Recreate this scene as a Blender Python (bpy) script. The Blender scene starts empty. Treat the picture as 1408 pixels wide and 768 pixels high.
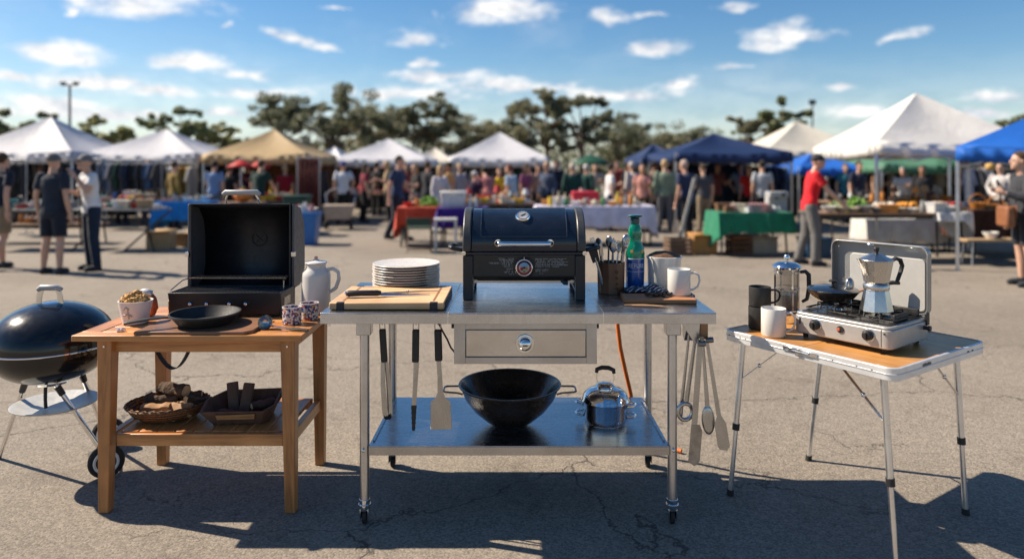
import bpy, bmesh, math, random
from mathutils import Vector, Matrix
R = math.radians
PI = math.pi
scene = bpy.context.scene
COL = scene.collection
random.seed(7)

# ------------------------------------------------------------------ mesh helper
class MB:
    def __init__(s):
        s.v = []; s.f = []
    def add(s, vs, fs):
        n = len(s.v)
        s.v += [tuple(v) for v in vs]
        s.f += [tuple(i + n for i in f) for f in fs]
        return s
    def box(s, x0, x1, y0, y1, z0, z1):
        return s.add([(x0,y0,z0),(x1,y0,z0),(x1,y1,z0),(x0,y1,z0),(x0,y0,z1),(x1,y0,z1),(x1,y1,z1),(x0,y1,z1)],
                     [(0,3,2,1),(4,5,6,7),(0,1,5,4),(1,2,6,5),(2,3,7,6),(3,0,4,7)])
    def hexa(s, b, t):                       # four bottom points, four top points
        return s.add(list(b)+list(t), [(0,3,2,1),(4,5,6,7),(0,1,5,4),(1,2,6,5),(2,3,7,6),(3,0,4,7)])
    def prism(s, poly, a, b, axis='z'):      # poly in the other two axes, extruded a..b
        n = len(poly)
        def p(u, v, w):
            return {'z':(u,v,w),'x':(w,u,v),'y':(u,w,v)}[axis]
        vs = [p(u,v,a) for u,v in poly]+[p(u,v,b) for u,v in poly]
        fs = [tuple(range(n))[::-1], tuple(range(n,2*n))]+[(i,(i+1)%n,n+(i+1)%n,n+i) for i in range(n)]
        return s.add(vs, fs)
    def lathe(s, prof, seg=32, c=(0,0,0), axis='z', sx=1, sy=1):
        vs=[]; fs=[]; rings=[]
        for r,z in prof:
            if r < 1e-6:
                rings.append([len(vs)]); vs.append((0,0,z))
            else:
                rings.append(list(range(len(vs),len(vs)+seg)))
                for i in range(seg):
                    a=2*PI*i/seg; vs.append((r*math.cos(a)*sx, r*math.sin(a)*sy, z))
        for A,B in zip(rings, rings[1:]):
            if len(A)==1 and len(B)==1: continue
            for i in range(seg):
                j=(i+1)%seg
                if len(A)==1: fs.append((A[0],B[j],B[i]))
                elif len(B)==1: fs.append((A[i],A[j],B[0]))
                else: fs.append((A[i],A[j],B[j],B[i]))
        if axis=='x': vs=[(z,x,y) for x,y,z in vs]
        if axis=='y': vs=[(x,-z,y) for x,y,z in vs]
        return s.add([(x+c[0],y+c[1],z+c[2]) for x,y,z in vs], fs)
    def tube(s, pts, r, seg=10, closed=False, sq=None):
        pts=[Vector(p) for p in pts]; n=len(pts)
        rs = r if isinstance(r,(list,tuple)) else [r]*n
        vs=[]; fs=[]; prevN=None
        for i,p in enumerate(pts):
            if closed: t=pts[(i+1)%n]-pts[i-1]
            elif i==0: t=pts[1]-p
            elif i==n-1: t=p-pts[-2]
            else: t=(pts[i+1]-p).normalized()+(p-pts[i-1]).normalized()
            t.normalize()
            if prevN is None:
                up=Vector((0,0,1)) if abs(t.z)<.9 else Vector((1,0,0))
                N=t.cross(up).normalized()
            else:
                N=(prevN-t*prevN.dot(t))
                N = N.normalized() if N.length>1e-6 else t.orthogonal().normalized()
            prevN=N; B=t.cross(N)
            k1,k2 = sq if sq else (1,1)
            for j in range(seg):
                a=2*PI*(j+.5)/seg
                vs.append(p+(N*math.cos(a)*k1+B*math.sin(a)*k2)*rs[i])
        m=n if closed else n-1
        for i in range(m):
            for j in range(seg):
                a=i*seg+j; b=i*seg+(j+1)%seg; i2=(i+1)%n
                fs.append((a,b,i2*seg+(j+1)%seg,i2*seg+j))
        if not closed:
            fs.append(tuple(range(seg))[::-1]); fs.append(tuple(range((n-1)*seg,n*seg)))
        return s.add(vs,fs)
    def cyl(s,p0,p1,r0,r1=None,seg=20):
        return s.tube([p0,p1],[r0,r0 if r1 is None else r1],seg)
    def ring(s,c,R_,r,seg=36,ts=8,axis='z',sx=1,sy=1):
        pts=[]
        for i in range(seg):
            a=2*PI*i/seg; u,v=R_*math.cos(a)*sx,R_*math.sin(a)*sy
            d={'z':(u,v,0),'x':(0,u,v),'y':(u,0,v)}[axis]
            pts.append((c[0]+d[0],c[1]+d[1],c[2]+d[2]))
        return s.tube(pts,r,ts,closed=True)
    def ell(s,c,rx,ry,rz,seg=16,rings=10,rnd=0,seed=0):
        rg=random.Random(seed); vs=[];fs=[]
        for i in range(rings+1):
            th=PI*i/rings
            for j in range(seg):
                ph=2*PI*j/seg; k=1+(rg.random()-.5)*rnd
                vs.append((c[0]+rx*math.sin(th)*math.cos(ph)*k,c[1]+ry*math.sin(th)*math.sin(ph)*k,c[2]+rz*math.cos(th)*k))
        for i in range(rings):
            for j in range(seg):
                a=i*seg+j;b=i*seg+(j+1)%seg
                fs.append((a,a+seg,b+seg,b))
        return s.add(vs,fs)
    def mesh(s,name='m',smooth=40):
        me=bpy.data.meshes.new(name); me.from_pydata(s.v,[],s.f)
        bm=bmesh.new(); bm.from_mesh(me)
        bmesh.ops.remove_doubles(bm,verts=bm.verts,dist=1e-6)
        bmesh.ops.dissolve_degenerate(bm,dist=1e-6,edges=bm.edges)
        bmesh.ops.recalc_face_normals(bm,faces=bm.faces)
        bm.to_mesh(me); bm.free()
        if smooth and len(me.polygons):
            me.polygons.foreach_set('use_smooth',[True]*len(me.polygons))
            me.set_sharp_from_angle(angle=R(smooth))
        me.update(); return me
    def obj(s,name,mat,parent=None,bevel=0,loc=None,label=None,smooth=40,solid=0,rot=None,seg=2,subsurf=0):
        o=bpy.data.objects.new(name,s.mesh(name,smooth)); COL.objects.link(o)
        if mat: o.data.materials.append(mat)
        if parent is not None: o.parent=parent
        if loc: o.location=loc
        if rot: o.rotation_euler=rot
        if solid:
            m=o.modifiers.new('s','SOLIDIFY'); m.thickness=solid; m.offset=0
        if bevel:
            m=o.modifiers.new('b','BEVEL'); m.width=bevel; m.segments=seg; m.limit_method='ANGLE'; m.angle_limit=R(40); m.harden_normals=False
        if subsurf:
            m=o.modifiers.new('ss','SUBSURF'); m.levels=subsurf; m.render_levels=subsurf
        if label: o['label']=label
        return o

def pieces(mb,name,mat,parent=None,**k):
    """every loose piece of mb as an object of its own"""
    par=list(range(len(mb.v)))
    def find(a):
        while par[a]!=a: par[a]=par[par[a]]; a=par[a]
        return a
    for f in mb.f:
        r=find(f[0])
        for i in f[1:]: par[find(i)]=r
    grp={}
    for f in mb.f: grp.setdefault(find(f[0]),[]).append(f)
    out=[]
    for fs in grp.values():
        ids=sorted({i for f in fs for i in f}); mp={i:n for n,i in enumerate(ids)}
        m=MB(); m.v=[mb.v[i] for i in ids]; m.f=[tuple(mp[i] for i in f) for f in fs]
        out.append(m.obj(name,mat,parent,**k))
    return out
def tag(o,label,cat,group=None):
    o['label']=label; o['category']=cat
    if group: o['group']=group
    return o
def thing(name,label,cat,loc=(0,0,0),rz=0,group=None):
    o=bpy.data.objects.new(name,None); COL.objects.link(o)
    o.empty_display_size=.1
    o.location=loc; o.rotation_euler=(0,0,rz)
    return tag(o,label,cat,group)
def dup(o,loc=None,rz=None,label=None,group=None,parent=None,name=None):
    def cp(s,par):
        c=s.copy(); COL.objects.link(c); c.parent=par
        for ch in s.children: cp(ch,c)
        return c
    c=cp(o,parent)
    if loc is not None: c.location=loc
    if rz is not None: c.rotation_euler=(0,0,rz)
    if label: c['label']=label
    if group: c['group']=group
    return c
def recolor(o,m):
    for sl in o.material_slots:
        sl.link='OBJECT'; sl.material=m
    return o

# ------------------------------------------------------------------ materials
def newmat(name):
    m=bpy.data.materials.new(name); m.use_nodes=True
    nt=m.node_tree; b=nt.nodes['Principled BSDF']
    return m,nt,b
def L(nt,a,b): nt.links.new(a,b)
def nnode(nt,t,**k):
    n=nt.nodes.new(t)
    for a,v in k.items(): setattr(n,a,v)
    return n
def coords(nt,scale=(1,1,1),rot=(0,0,0)):
    tc=nnode(nt,'ShaderNodeTexCoord'); mp=nnode(nt,'ShaderNodeMapping')
    mp.inputs['Scale'].default_value=scale; mp.inputs['Rotation'].default_value=rot
    L(nt,tc.outputs['Object'],mp.inputs[0]); return mp.outputs[0]
def noise(nt,vec,scale,detail=4,rough=.55,dist=0):
    n=nnode(nt,'ShaderNodeTexNoise'); n.inputs['Scale'].default_value=scale
    n.inputs['Detail'].default_value=detail; n.inputs['Roughness'].default_value=rough; n.inputs['Distortion'].default_value=dist
    if vec: L(nt,vec,n.inputs['Vector'])
    return n.outputs['Fac']
def ramp(nt,fac,stops):
    r=nnode(nt,'ShaderNodeValToRGB'); e=r.color_ramp.elements
    while len(e)<len(stops): e.new(.5)
    for i,(p,c) in enumerate(stops):
        e[i].position=p; e[i].color=(*c,1) if len(c)==3 else c
    L(nt,fac,r.inputs[0]); return r.outputs[0]
def maprange(nt,v,a,b,c,d):
    m=nnode(nt,'ShaderNodeMapRange')
    for i,x in zip(range(1,5),(a,b,c,d)): m.inputs[i].default_value=x
    L(nt,v,m.inputs[0]); return m.outputs[0]
def bump(nt,b,h,strength,dist=.01):
    n=nnode(nt,'ShaderNodeBump'); n.inputs['Strength'].default_value=strength; n.inputs['Distance'].default_value=dist
    L(nt,h,n.inputs['Height']); L(nt,n.outputs[0],b.inputs['Normal'])
def mul(c,k): return tuple(min(1,x*k) for x in c[:3])
_mc={}
def pm(name,col,rough=.5,metal=0,var=.12,vs=12,bs=0,bstr=.2,coat=0,spec=.5,rvar=.12,trans=0,ior=1.45,sheen=0,bd=.002):
    """plain painted / moulded surface with slight colour and gloss variation"""
    if name in _mc: return _mc[name]
    m,nt,b=newmat(name); c=coords(nt)
    n=noise(nt,c,vs,5)
    L(nt,ramp(nt,n,[(.3,mul(col,1-var)),(.7,mul(col,1+var))]),b.inputs['Base Color'])
    n2=noise(nt,c,vs*2.7,4)
    L(nt,maprange(nt,n2,.3,.7,max(0,rough-rvar*rough),min(1,rough+rvar)),b.inputs['Roughness'])
    b.inputs['Metallic'].default_value=metal
    b.inputs['Specular IOR Level'].default_value=spec
    b.inputs['Coat Weight'].default_value=coat; b.inputs['Coat Roughness'].default_value=.06
    b.inputs['Transmission Weight'].default_value=trans; b.inputs['IOR'].default_value=ior
    b.inputs['Sheen Weight'].default_value=sheen
    if bs: bump(nt,b,noise(nt,c,bs,4),bstr,bd)
    _mc[name]=m; return m
def wood(name,ca,cb,axis='x',scale=1,rough=.45,bumpk=.15,cc=None,coat=.15):
    if name in _mc: return _mc[name]
    m,nt,b=newmat(name)
    s={'x':(.9,14,14),'y':(14,.9,14),'z':(14,14,.9)}[axis]
    c=coords(nt,tuple(k*scale for k in s))
    n=noise(nt,c,1.6,6,.6,1.2); n2=noise(nt,c,9,4,.6,.3)
    big=noise(nt,coords(nt,(1,1,1)),7,2)
    mx=nnode(nt,'ShaderNodeMath',operation='MULTIPLY_ADD'); mx.inputs[1].default_value=.35
    L(nt,n2,mx.inputs[0]); L(nt,n,mx.inputs[2])
    cr=ramp(nt,mx.outputs[0],[(.42,cb),(.66,ca),(.85,cc or mul(ca,1.2))])
    mm=nnode(nt,'ShaderNodeMixRGB',blend_type='MULTIPLY'); mm.inputs[0].default_value=.6
    L(nt,cr,mm.inputs[1]); L(nt,ramp(nt,big,[(.3,(.7,.66,.62)),(.7,(1.15,1.1,1.05))]),mm.inputs[2])
    L(nt,mm.outputs[0],b.inputs['Base Color'])
    L(nt,maprange(nt,n2,.3,.7,rough-.08,rough+.15),b.inputs['Roughness'])
    b.inputs['Coat Weight'].default_value=coat; b.inputs['Coat Roughness'].default_value=.3
    bump(nt,b,mx.outputs[0],bumpk,.003); _mc[name]=m; return m
def steel(name,col=(.60,.58,.55),rough=.3,axis='x',k=.12,scr=.05,metal=1):
    if name in _mc: return _mc[name]
    m,nt,b=newmat(name)
    s={'x':(1.2,260,260),'y':(260,1.2,260),'z':(260,260,1.2)}[axis]
    br=noise(nt,coords(nt,s),1,3,.7); sm=noise(nt,coords(nt),5,6,.65,.8)
    fp=noise(nt,coords(nt,(1,1,1),(0,0,.6)),38,5,.7)
    L(nt,ramp(nt,sm,[(.3,mul(col,.82)),(.7,mul(col,1.08))]),b.inputs['Base Color'])
    b.inputs['Metallic'].default_value=metal
    a=nnode(nt,'ShaderNodeMath',operation='MULTIPLY_ADD'); a.inputs[1].default_value=k*1.6
    L(nt,sm,a.inputs[0]); L(nt,maprange(nt,br,.2,.8,rough-k,rough+k),a.inputs[2])
    a2=nnode(nt,'ShaderNodeMath',operation='MULTIPLY_ADD'); a2.inputs[1].default_value=.12
    L(nt,fp,a2.inputs[0]); L(nt,a.outputs[0],a2.inputs[2]); 
    a3=nnode(nt,'ShaderNodeMath',operation='SUBTRACT'); a3.inputs[1].default_value=k*.8+.06; L(nt,a2.outputs[0],a3.inputs[0])
    L(nt,a3.outputs[0],b.inputs['Roughness'])
    bump(nt,b,br,scr,.001); _mc[name]=m; return m
def cloth(name,col,rough=.9,weave=260,var=.15):
    if name in _mc: return _mc[name]
    m,nt,b=newmat(name); c=coords(nt)
    L(nt,ramp(nt,noise(nt,c,6,5),[(.3,mul(col,1-var)),(.7,mul(col,1+var))]),b.inputs['Base Color'])
    b.inputs['Roughness'].default_value=rough; b.inputs['Specular IOR Level'].default_value=.2
    b.inputs['Sheen Weight'].default_value=.15
    fo=nnode(nt,'ShaderNodeMath',operation='MULTIPLY_ADD'); fo.inputs[1].default_value=.06
    L(nt,noise(nt,c,weave,2),fo.inputs[0]); L(nt,noise(nt,coords(nt,(1,1,.55)),9,4,.55,1.4),fo.inputs[2])
    bump(nt,b,fo.outputs[0],.75,.035); _mc[name]=m; return m
def canopy_mat(name,col):
    """thin tent fabric: some sun passes through"""
    if name in _mc: return _mc[name]
    m,nt,b=newmat(name); c=coords(nt)
    r=ramp(nt,noise(nt,c,1.3,5,.6,.5),[(.3,mul(col,.86)),(.7,mul(col,1.05))])
    L(nt,r,b.inputs['Base Color']); b.inputs['Roughness'].default_value=.6; b.inputs['Specular IOR Level'].default_value=.3
    tr=nnode(nt,'ShaderNodeBsdfTranslucent'); L(nt,r,tr.inputs['Color'])
    mx=nnode(nt,'ShaderNodeMixShader'); mx.inputs[0].default_value=.22
    out=nt.nodes['Material Output']
    L(nt,b.outputs[0],mx.inputs[1]); L(nt,tr.outputs[0],mx.inputs[2]); L(nt,mx.outputs[0],out.inputs[0])
    bump(nt,b,noise(nt,c,2.2,5,.55,1.2),.6,.03); _mc[name]=m; return m

# palette
M_steel=steel('steel',(.62,.62,.63),.28,'x')
M_steelz=steel('steel_leg',(.60,.60,.61),.32,'z')
M_chrome=steel('chrome',(.80,.80,.80),.07,'x',.03,.01)
M_utensil=steel('utensil_steel',(.46,.46,.46),.24,'z',.1)
M_alu=steel('aluminium',(.82,.82,.82),.33,'z',.1)
M_black=pm('black_plastic',(.018,.018,.02),.42,0,.3,30)
M_blackmatt=pm('black_castiron',(.02,.02,.021),.55,0,.4,40,bs=420,bstr=.25)
M_enamel=pm('black_enamel',(.006,.006,.007),.16,0,.3,9,coat=.45,rvar=.08,spec=.4)
M_grillblack=pm('grill_black_paint',(.012,.013,.017),.38,0,.3,14,bs=600,bstr=.12,coat=.08)
M_grillin=pm('grill_inside_black',(.012,.013,.016),.42,0,.35,18,bs=500,bstr=.2)
M_rubber=pm('rubber',(.02,.02,.02),.75,0,.3,30)
M_white=pm('white_ceramic',(.70,.68,.64),.22,0,.015,10,coat=.4)
M_jug=pm('jug_enamel',(.60,.57,.53),.3,0,.03,14,coat=.4)
M_grey=pm('grey_plastic',(.36,.36,.36),.4,0,.08,20)
# ------------------------------------------------------------------ camera
cam=bpy.data.cameras.new('camera'); camo=bpy.data.objects.new('camera',cam); COL.objects.link(camo)
camo.location=(0,0,1.52); camo.rotation_euler=(R(90),0,0)
cam.sensor_width=36; cam.lens=950/1408*36; cam.shift_y=-(384-230)/1408
cam.clip_start=.05; cam.clip_end=2000
cam.dof.use_dof=True; cam.dof.focus_distance=3.12; cam.dof.aperture_fstop=1.0
scene.camera=camo
def X(px,Y): return (px-704)/950*Y

# ------------------------------------------------------------------ light
EL=R(42.5); HX,HY=.960,-.28
Ld=Vector((HX*math.cos(EL),HY*math.cos(EL),-math.sin(EL)))
sun=bpy.data.lights.new('sun','SUN'); sun.energy=5.0; sun.angle=R(.55); sun.color=(1,.87,.70)
so=bpy.data.objects.new('sun',sun); COL.objects.link(so); so.rotation_euler=Ld.to_track_quat('-Z','Y').to_euler()
so.location=(-20,6,20)
w=bpy.data.worlds.new('World'); scene.world=w; w.use_nodes=True
nt=w.node_tree; bg=nt.nodes['Background']; bg.inputs[1].default_value=.056
sky=nnode(nt,'ShaderNodeTexSky',sky_type='NISHITA'); sky.sun_disc=False
sky.sun_elevation=EL; sky.sun_rotation=math.atan2(-HX,-HY); sky.air_density=1.0; sky.dust_density=.35; sky.ozone_density=2.5
def M(op,a,b=None,c=None):
    n=nnode(nt,'ShaderNodeMath',operation=op)
    for i,x in enumerate((a,b,c)):
        if x is None: continue
        if isinstance(x,(int,float)): n.inputs[i].default_value=x
        else: L(nt,x,n.inputs[i])
    return n.outputs[0]
tc=nnode(nt,'ShaderNodeTexCoord'); sx=nnode(nt,'ShaderNodeSeparateXYZ'); L(nt,tc.outputs['Generated'],sx.inputs[0])
az=M('ARCTAN2',sx.outputs[0],sx.outputs[1]); el=M('ARCSINE',sx.outputs[2])
cmb=nnode(nt,'ShaderNodeCombineXYZ'); L(nt,az,cmb.inputs[0]); L(nt,M('MULTIPLY',el,2.0),cmb.inputs[1])
n1=noise(nt,cmb.outputs[0],15,9,.62,.35)
n2=noise(nt,cmb.outputs[0],3.2,5,.6,.3)
CL=[(195,6,125,40),(72,74,112,27),(128,112,118,24),(20,108,80,14),(255,88,74,20),(40,150,150,26),(215,128,70,16),(600,105,90,14),(1000,95,40,9),(330,102,58,13),(345,128,80,14),(400,55,52,17),(372,48,22,10),
    (60,140,130,22),(150,158,110,14),(310,152,90,14),(440,62,32,10),(578,56,40,18),(590,88,30,9),(690,20,88,36),(832,24,45,20),
    (905,68,42,18),(1052,62,52,28),(1102,48,60,24),(1244,51,42,14),(1000,8,48,9),(900,20,30,7),(935,115,50,12),(1180,158,70,14),(1160,118,30,10),
    (1380,134,60,17),(1340,160,60,12),(550,130,120,20),(700,120,120,16),(860,130,110,18),(470,12,24,5),(312,37,12,7),(90,14,14,9)]
wn=nnode(nt,'ShaderNodeTexNoise'); wn.inputs['Scale'].default_value=9; wn.inputs['Detail'].default_value=6; wn.inputs['Roughness'].default_value=.6; L(nt,cmb.outputs[0],wn.inputs['Vector'])
ws=nnode(nt,'ShaderNodeSeparateColor'); L(nt,wn.outputs['Color'],ws.inputs[0])
az=M('ADD',az,M('MULTIPLY',M('SUBTRACT',ws.outputs[0],.5),.11)); el=M('ADD',el,M('MULTIPLY',M('SUBTRACT',ws.outputs[1],.5),.035))
F=None
for px,py,rx,ry in CL:
    u=(px-704)/950; a0=math.atan(u); vv=(230-py)/950; e0=math.atan(vv/math.sqrt(1+u*u))
    ra=rx/950/(1+u*u); re=ry/950/math.sqrt(1+u*u)
    dx=M('MULTIPLY',M('SUBTRACT',az,a0),1/ra); dy=M('MULTIPLY',M('SUBTRACT',el,e0),1/re)
    dy=M('MAXIMUM',dy,M('MULTIPLY',dy,-1.7))
    q=M('ADD',M('MULTIPLY',dx,dx),M('MULTIPLY',dy,dy))
    f=M('SUBTRACT',1,M('POWER',q,.5))
    F=f if F is None else M('MAXIMUM',F,f)
F=M('MAXIMUM',F,-.9)
dens=M('ADD',M('MULTIPLY',F,1.15),M('MULTIPLY',M('SUBTRACT',n1,.5),2.6))
mr=nnode(nt,'ShaderNodeMapRange',interpolation_type='SMOOTHSTEP'); L(nt,dens,mr.inputs[0])
mr.inputs[1].default_value=.02; mr.inputs[2].default_value=1.05
thin=maprange(nt,n2,.48,.75,0,.22)
low=maprange(nt,el,.0,.15,.45,0)
veil=M('ADD',thin,low)
cm=M('MINIMUM',M('ADD',M('MULTIPLY',mr.outputs[0],.93),M('MULTIPLY',veil,.8)),1)
n3=noise(nt,cmb.outputs[0],22,6,.6)
mpv=nnode(nt,'ShaderNodeMapping'); mpv.inputs['Location'].default_value=(.012,-.030,0); L(nt,cmb.outputs[0],mpv.inputs[0])
n1b=noise(nt,mpv.outputs[0],15,9,.62,.35)
cc=ramp(nt,M('ADD',.55,M('MULTIPLY',M('SUBTRACT',n1,n1b),2.4)),[(.2,(.60,.64,.72)),(.75,(1,.985,.96))])
sc=nnode(nt,'ShaderNodeVectorMath',operation='SCALE'); L(nt,cc,sc.inputs[0]); sc.inputs['Scale'].default_value=11.0
hs=nnode(nt,'ShaderNodeHueSaturation'); hs.inputs['Saturation'].default_value=1.30; hs.inputs['Value'].default_value=1.22; L(nt,sky.outputs[0],hs.inputs['Color'])
mix=nnode(nt,'ShaderNodeMixRGB'); L(nt,cm,mix.inputs[0]); L(nt,hs.outputs[0],mix.inputs[1]); L(nt,sc.outputs[0],mix.inputs[2])
L(nt,mix.outputs[0],bg.inputs[0])
w.cycles.sampling_method='MANUAL'; w.cycles.sample_map_resolution=512
vs=scene.view_settings; vs.view_transform='Standard'; vs.look='None'; vs.exposure=.84; vs.gamma=1
scene.cycles.use_denoising=True; scene.cycles.max_bounces=8; scene.cycles.diffuse_bounces=3; scene.cycles.glossy_bounces=5
scene.cycles.transmission_bounces=8; scene.cycles.transparent_max_bounces=8; scene.cycles.sample_clamp_indirect=8
scene.cycles.caustics_reflective=False; scene.cycles.caustics_refractive=False; scene.cycles.blur_glossy=.3

# ------------------------------------------------------------------ ground
m,gt,b=newmat('asphalt'); c=coords(gt)
def gm(op,a,b_=None):
    n=nnode(gt,'ShaderNodeMath',operation=op)
    for i,x in enumerate((a,b_)):
        if x is None: continue
        if isinstance(x,(int,float)): n.inputs[i].default_value=x
        else: L(gt,x,n.inputs[i])
    return n.outputs[0]
vo=nnode(gt,'ShaderNodeTexVoronoi'); vo.inputs['Scale'].default_value=120; L(gt,c,vo.inputs['Vector'])
vsep=nnode(gt,'ShaderNodeSeparateColor'); L(gt,vo.outputs['Color'],vsep.inputs[0])
fine=noise(gt,c,210,4,.7); mid=noise(gt,c,16,5,.6); large=noise(gt,c,.55,6,.6,.6); st=noise(gt,c,1.7,5,.62,1.5)
agg=gm('ADD',gm('MULTIPLY',vsep.outputs[0],.5),gm('MULTIPLY',fine,.6))
base=ramp(gt,agg,[(.20,(.110,.094,.078)),(.42,(.202,.175,.144)),(.62,(.245,.212,.173)),(.90,(.34,.297,.245))])
def gmul(a,bb,f):
    n=nnode(gt,'ShaderNodeMixRGB',blend_type='MULTIPLY'); n.inputs[0].default_value=f; L(gt,a,n.inputs[1]); L(gt,bb,n.inputs[2]); return n.outputs[0]
base=gmul(base,ramp(gt,mid,[(.3,(.86,.86,.86)),(.7,(1.1,1.1,1.1))]),.8)
base=gmul(base,ramp(gt,large,[(.3,(.78,.775,.77)),(.7,(1.14,1.13,1.12))]),.8)
base=gmul(base,ramp(gt,st,[(.28,(.62,.60,.58)),(.40,(1,1,1))]),.7)
# cracks: warped voronoi edges, kept only in patches
wv=nnode(gt,'ShaderNodeTexNoise'); wv.inputs['Scale'].default_value=2.6; wv.inputs['Detail'].default_value=9; wv.inputs['Roughness'].default_value=.6; L(gt,c,wv.inputs['Vector'])
va=nnode(gt,'ShaderNodeVectorMath',operation='SCALE'); L(gt,wv.outputs['Color'],va.inputs[0]); va.inputs['Scale'].default_value=.45
vadd=nnode(gt,'ShaderNodeVectorMath',operation='ADD'); L(gt,c,vadd.inputs[0]); L(gt,va.outputs[0],vadd.inputs[1])
def cracks(sc_,wd,off):
    mp=nnode(gt,'ShaderNodeMapping'); mp.inputs['Location'].default_value=off; mp.inputs['Scale'].default_value=(.75,1.25,1); L(gt,vadd.outputs[0],mp.inputs[0])
    v=nnode(gt,'ShaderNodeTexVoronoi',feature='DISTANCE_TO_EDGE'); v.inputs['Scale'].default_value=sc_; L(gt,mp.outputs[0],v.inputs['Vector'])
    return maprange(gt,v.outputs['Distance'],wd*.25,wd,1,0)
ck=gm('MULTIPLY',cracks(.6,.0045,(3.1,.7,0)),maprange(gt,noise(gt,c,.5,2),.36,.48,0,1)); ck2=gm('MULTIPLY',cracks(2.0,.0075,(.3,5,0)),maprange(gt,noise(gt,c,.8,3),.56,.64,0,1))
crk=gm('MAXIMUM',ck,ck2)
mxn=nnode(gt,'ShaderNodeMixRGB'); L(gt,gm('MULTIPLY',crk,.8),mxn.inputs[0]); L(gt,base,mxn.inputs[1]); mxn.inputs[2].default_value=(.045,.04,.036,1)
L(gt,mxn.outputs[0],b.inputs['Base Color']); b.inputs['Roughness'].default_value=.88; b.inputs['Specular IOR Level'].default_value=.3
h=gm('SUBTRACT',gm('ADD',gm('MULTIPLY',gm('SUBTRACT',1,vo.outputs['Distance']),.6),gm('MULTIPLY',fine,.8)),gm('MULTIPLY',crk,1.5))
bump(gt,b,h,.55,.004)
g=MB(); g.add([(-300,-60,0),(300,-60,0),(300,500,0),(-300,500,0)],[(0,1,2,3)])
go=g.obj('ground',m); go['kind']='structure'
# ------------------------------------------------------------------ wooden table
W_x=wood('table_wood_x',(.52,.225,.070),(.25,.095,.027),'x',1,.38,cc=(.60,.29,.10))
W_y=wood('table_wood_y',(.50,.215,.066),(.25,.095,.027),'y',1,.38)
W_z=wood('table_wood_z',(.46,.195,.062),(.24,.092,.028),'z',1,.42)
W_board=wood('walnut_board',(.20,.095,.05),(.085,.038,.02),'x',1.3,.5)
def TX(px,Y): return X(px,Y)
t=thing('wooden_table','golden brown slatted wooden table holding the open grill and skillet','table',(-1.38,3.3,0))
# local: x -0.54..0.47, y -.30...32, top .79
x0,x1,y0,y1,zt=-.535,.467,-.30,.32,.79
mb=MB()
mb.box(x0,x1,y0,y0+.075,zt-.026,zt); mb.box(x0,x1,y1-.07,y1,zt-.026,zt)
pieces(mb,'end_board',W_x,t,bevel=.003)
mb=MB(); mb.box(x0,x0+.085,y0+.0765,y1-.0715,zt-.026,zt); mb.box(x1-.085,x1,y0+.0765,y1-.0715,zt-.026,zt); pieces(mb,'side_board',W_y,t,bevel=.003)
mb=MB(); n=5; yy0=y0+.0785; yy1=y1-.0735; sw=(yy1-yy0)/n
for i in range(n): mb.box(x0+.0875,x1-.0875,yy0+i*sw+.0025,yy0+(i+1)*sw-.0025,zt-.024,zt-.0015)
mb.obj('tabletop',W_x,t,.0025)
mb=MB(); mb.box(-.43,.40,-.238,-.216,zt-.088,zt-.028); mb.obj('apron',W_x,t,.002)
mb=MB(); mb.box(-.43,.40,.236,.258,zt-.088,zt-.028); mb.obj('apron',W_x,t,.002)
for s in (-.42,.385):
    mb=MB(); mb.box(s-.011,s+.011,-.214,.234,zt-.088,zt-.028); mb.obj('apron',W_y,t,.002)
for lx,ly,dx in ((-.408,-.24,-.01),(.395,-.24,.008),(-.412,.25,0),(.392,.25,.004)):
    mb=MB(); a,bq=.032,.023
    mb.hexa([(lx+dx-bq,ly-bq,0),(lx+dx+bq,ly-bq,0),(lx+dx+bq,ly+bq,0),(lx+dx-bq,ly+bq,0)],
            [(lx-a,ly-a,zt-.029),(lx+a,ly-a,zt-.029),(lx+a,ly+a,zt-.029),(lx-a,ly+a,zt-.029)])
    mb.obj('leg',W_z,t,.004)
sh=MB(); n=9; sx0,sx1=-.375,.36; swd=(sx1-sx0)/n
for i in range(n): sh.box(sx0+i*swd+.004,sx0+(i+1)*swd-.004,-.205,.215,.322,.340)
sh.obj('shelf',W_y,t,.0025)
mb=MB(); mb.box(-.375,.365,-.236,-.214,.285,.338); mb.box(-.375,.36,.222,.244,.285,.338); pieces(mb,'shelf_rail',W_x,t,bevel=.003)
mb=MB(); mb.box(-.425,-.392,-.205,.218,.285,.3375); mb.box(.378,.405,-.205,.218,.285,.3375); pieces(mb,'shelf_rail',W_y,t,bevel=.003)
# screw heads
mb=MB()
for lx in (-.408,.395): mb.lathe([(0,0),(.0045,0),(.0045,.0015),(0,.0025)],12,(lx,-.2735,.735),'y')
pieces(mb,'screw',M_chrome,t)

# cutting board under skillet
t=thing('chopping_board','dark walnut chopping board lying under the black skillet','chopping board',(-1.385,3.155,.790))
mb=MB(); mb.prism([(-.265,-.145),(.215,-.145),(.245,-.11),(.245,.14),(-.20,.14),(-.265,.07)],0,.0142); mb.obj('board',W_board,t,.003)
# skillet
t=thing('skillet','black cast iron skillet with its handle towards the kettle grill','frying pan',(-1.405,3.165,.804))
mb=MB(); mb.lathe([(0,0),(.108,0),(.114,.004),(.150,.050),(.154,.052),(.1545,.048),(.154,.055),(.147,.055),(.144,.050),(.110,.008),(0,.006)],48); mb.obj('pan',M_blackmatt,t)
mb=MB(); mb.tube([(-.13,-.06,.043),(-.16,-.085,.045),(-.20,-.11,.046),(-.27,-.15,.040),(-.285,-.158,.037)],[.008,.009,.0115,.014,.010],10,sq=(1.25,.6)); mb.obj('handle',M_blackmatt,t)
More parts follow.
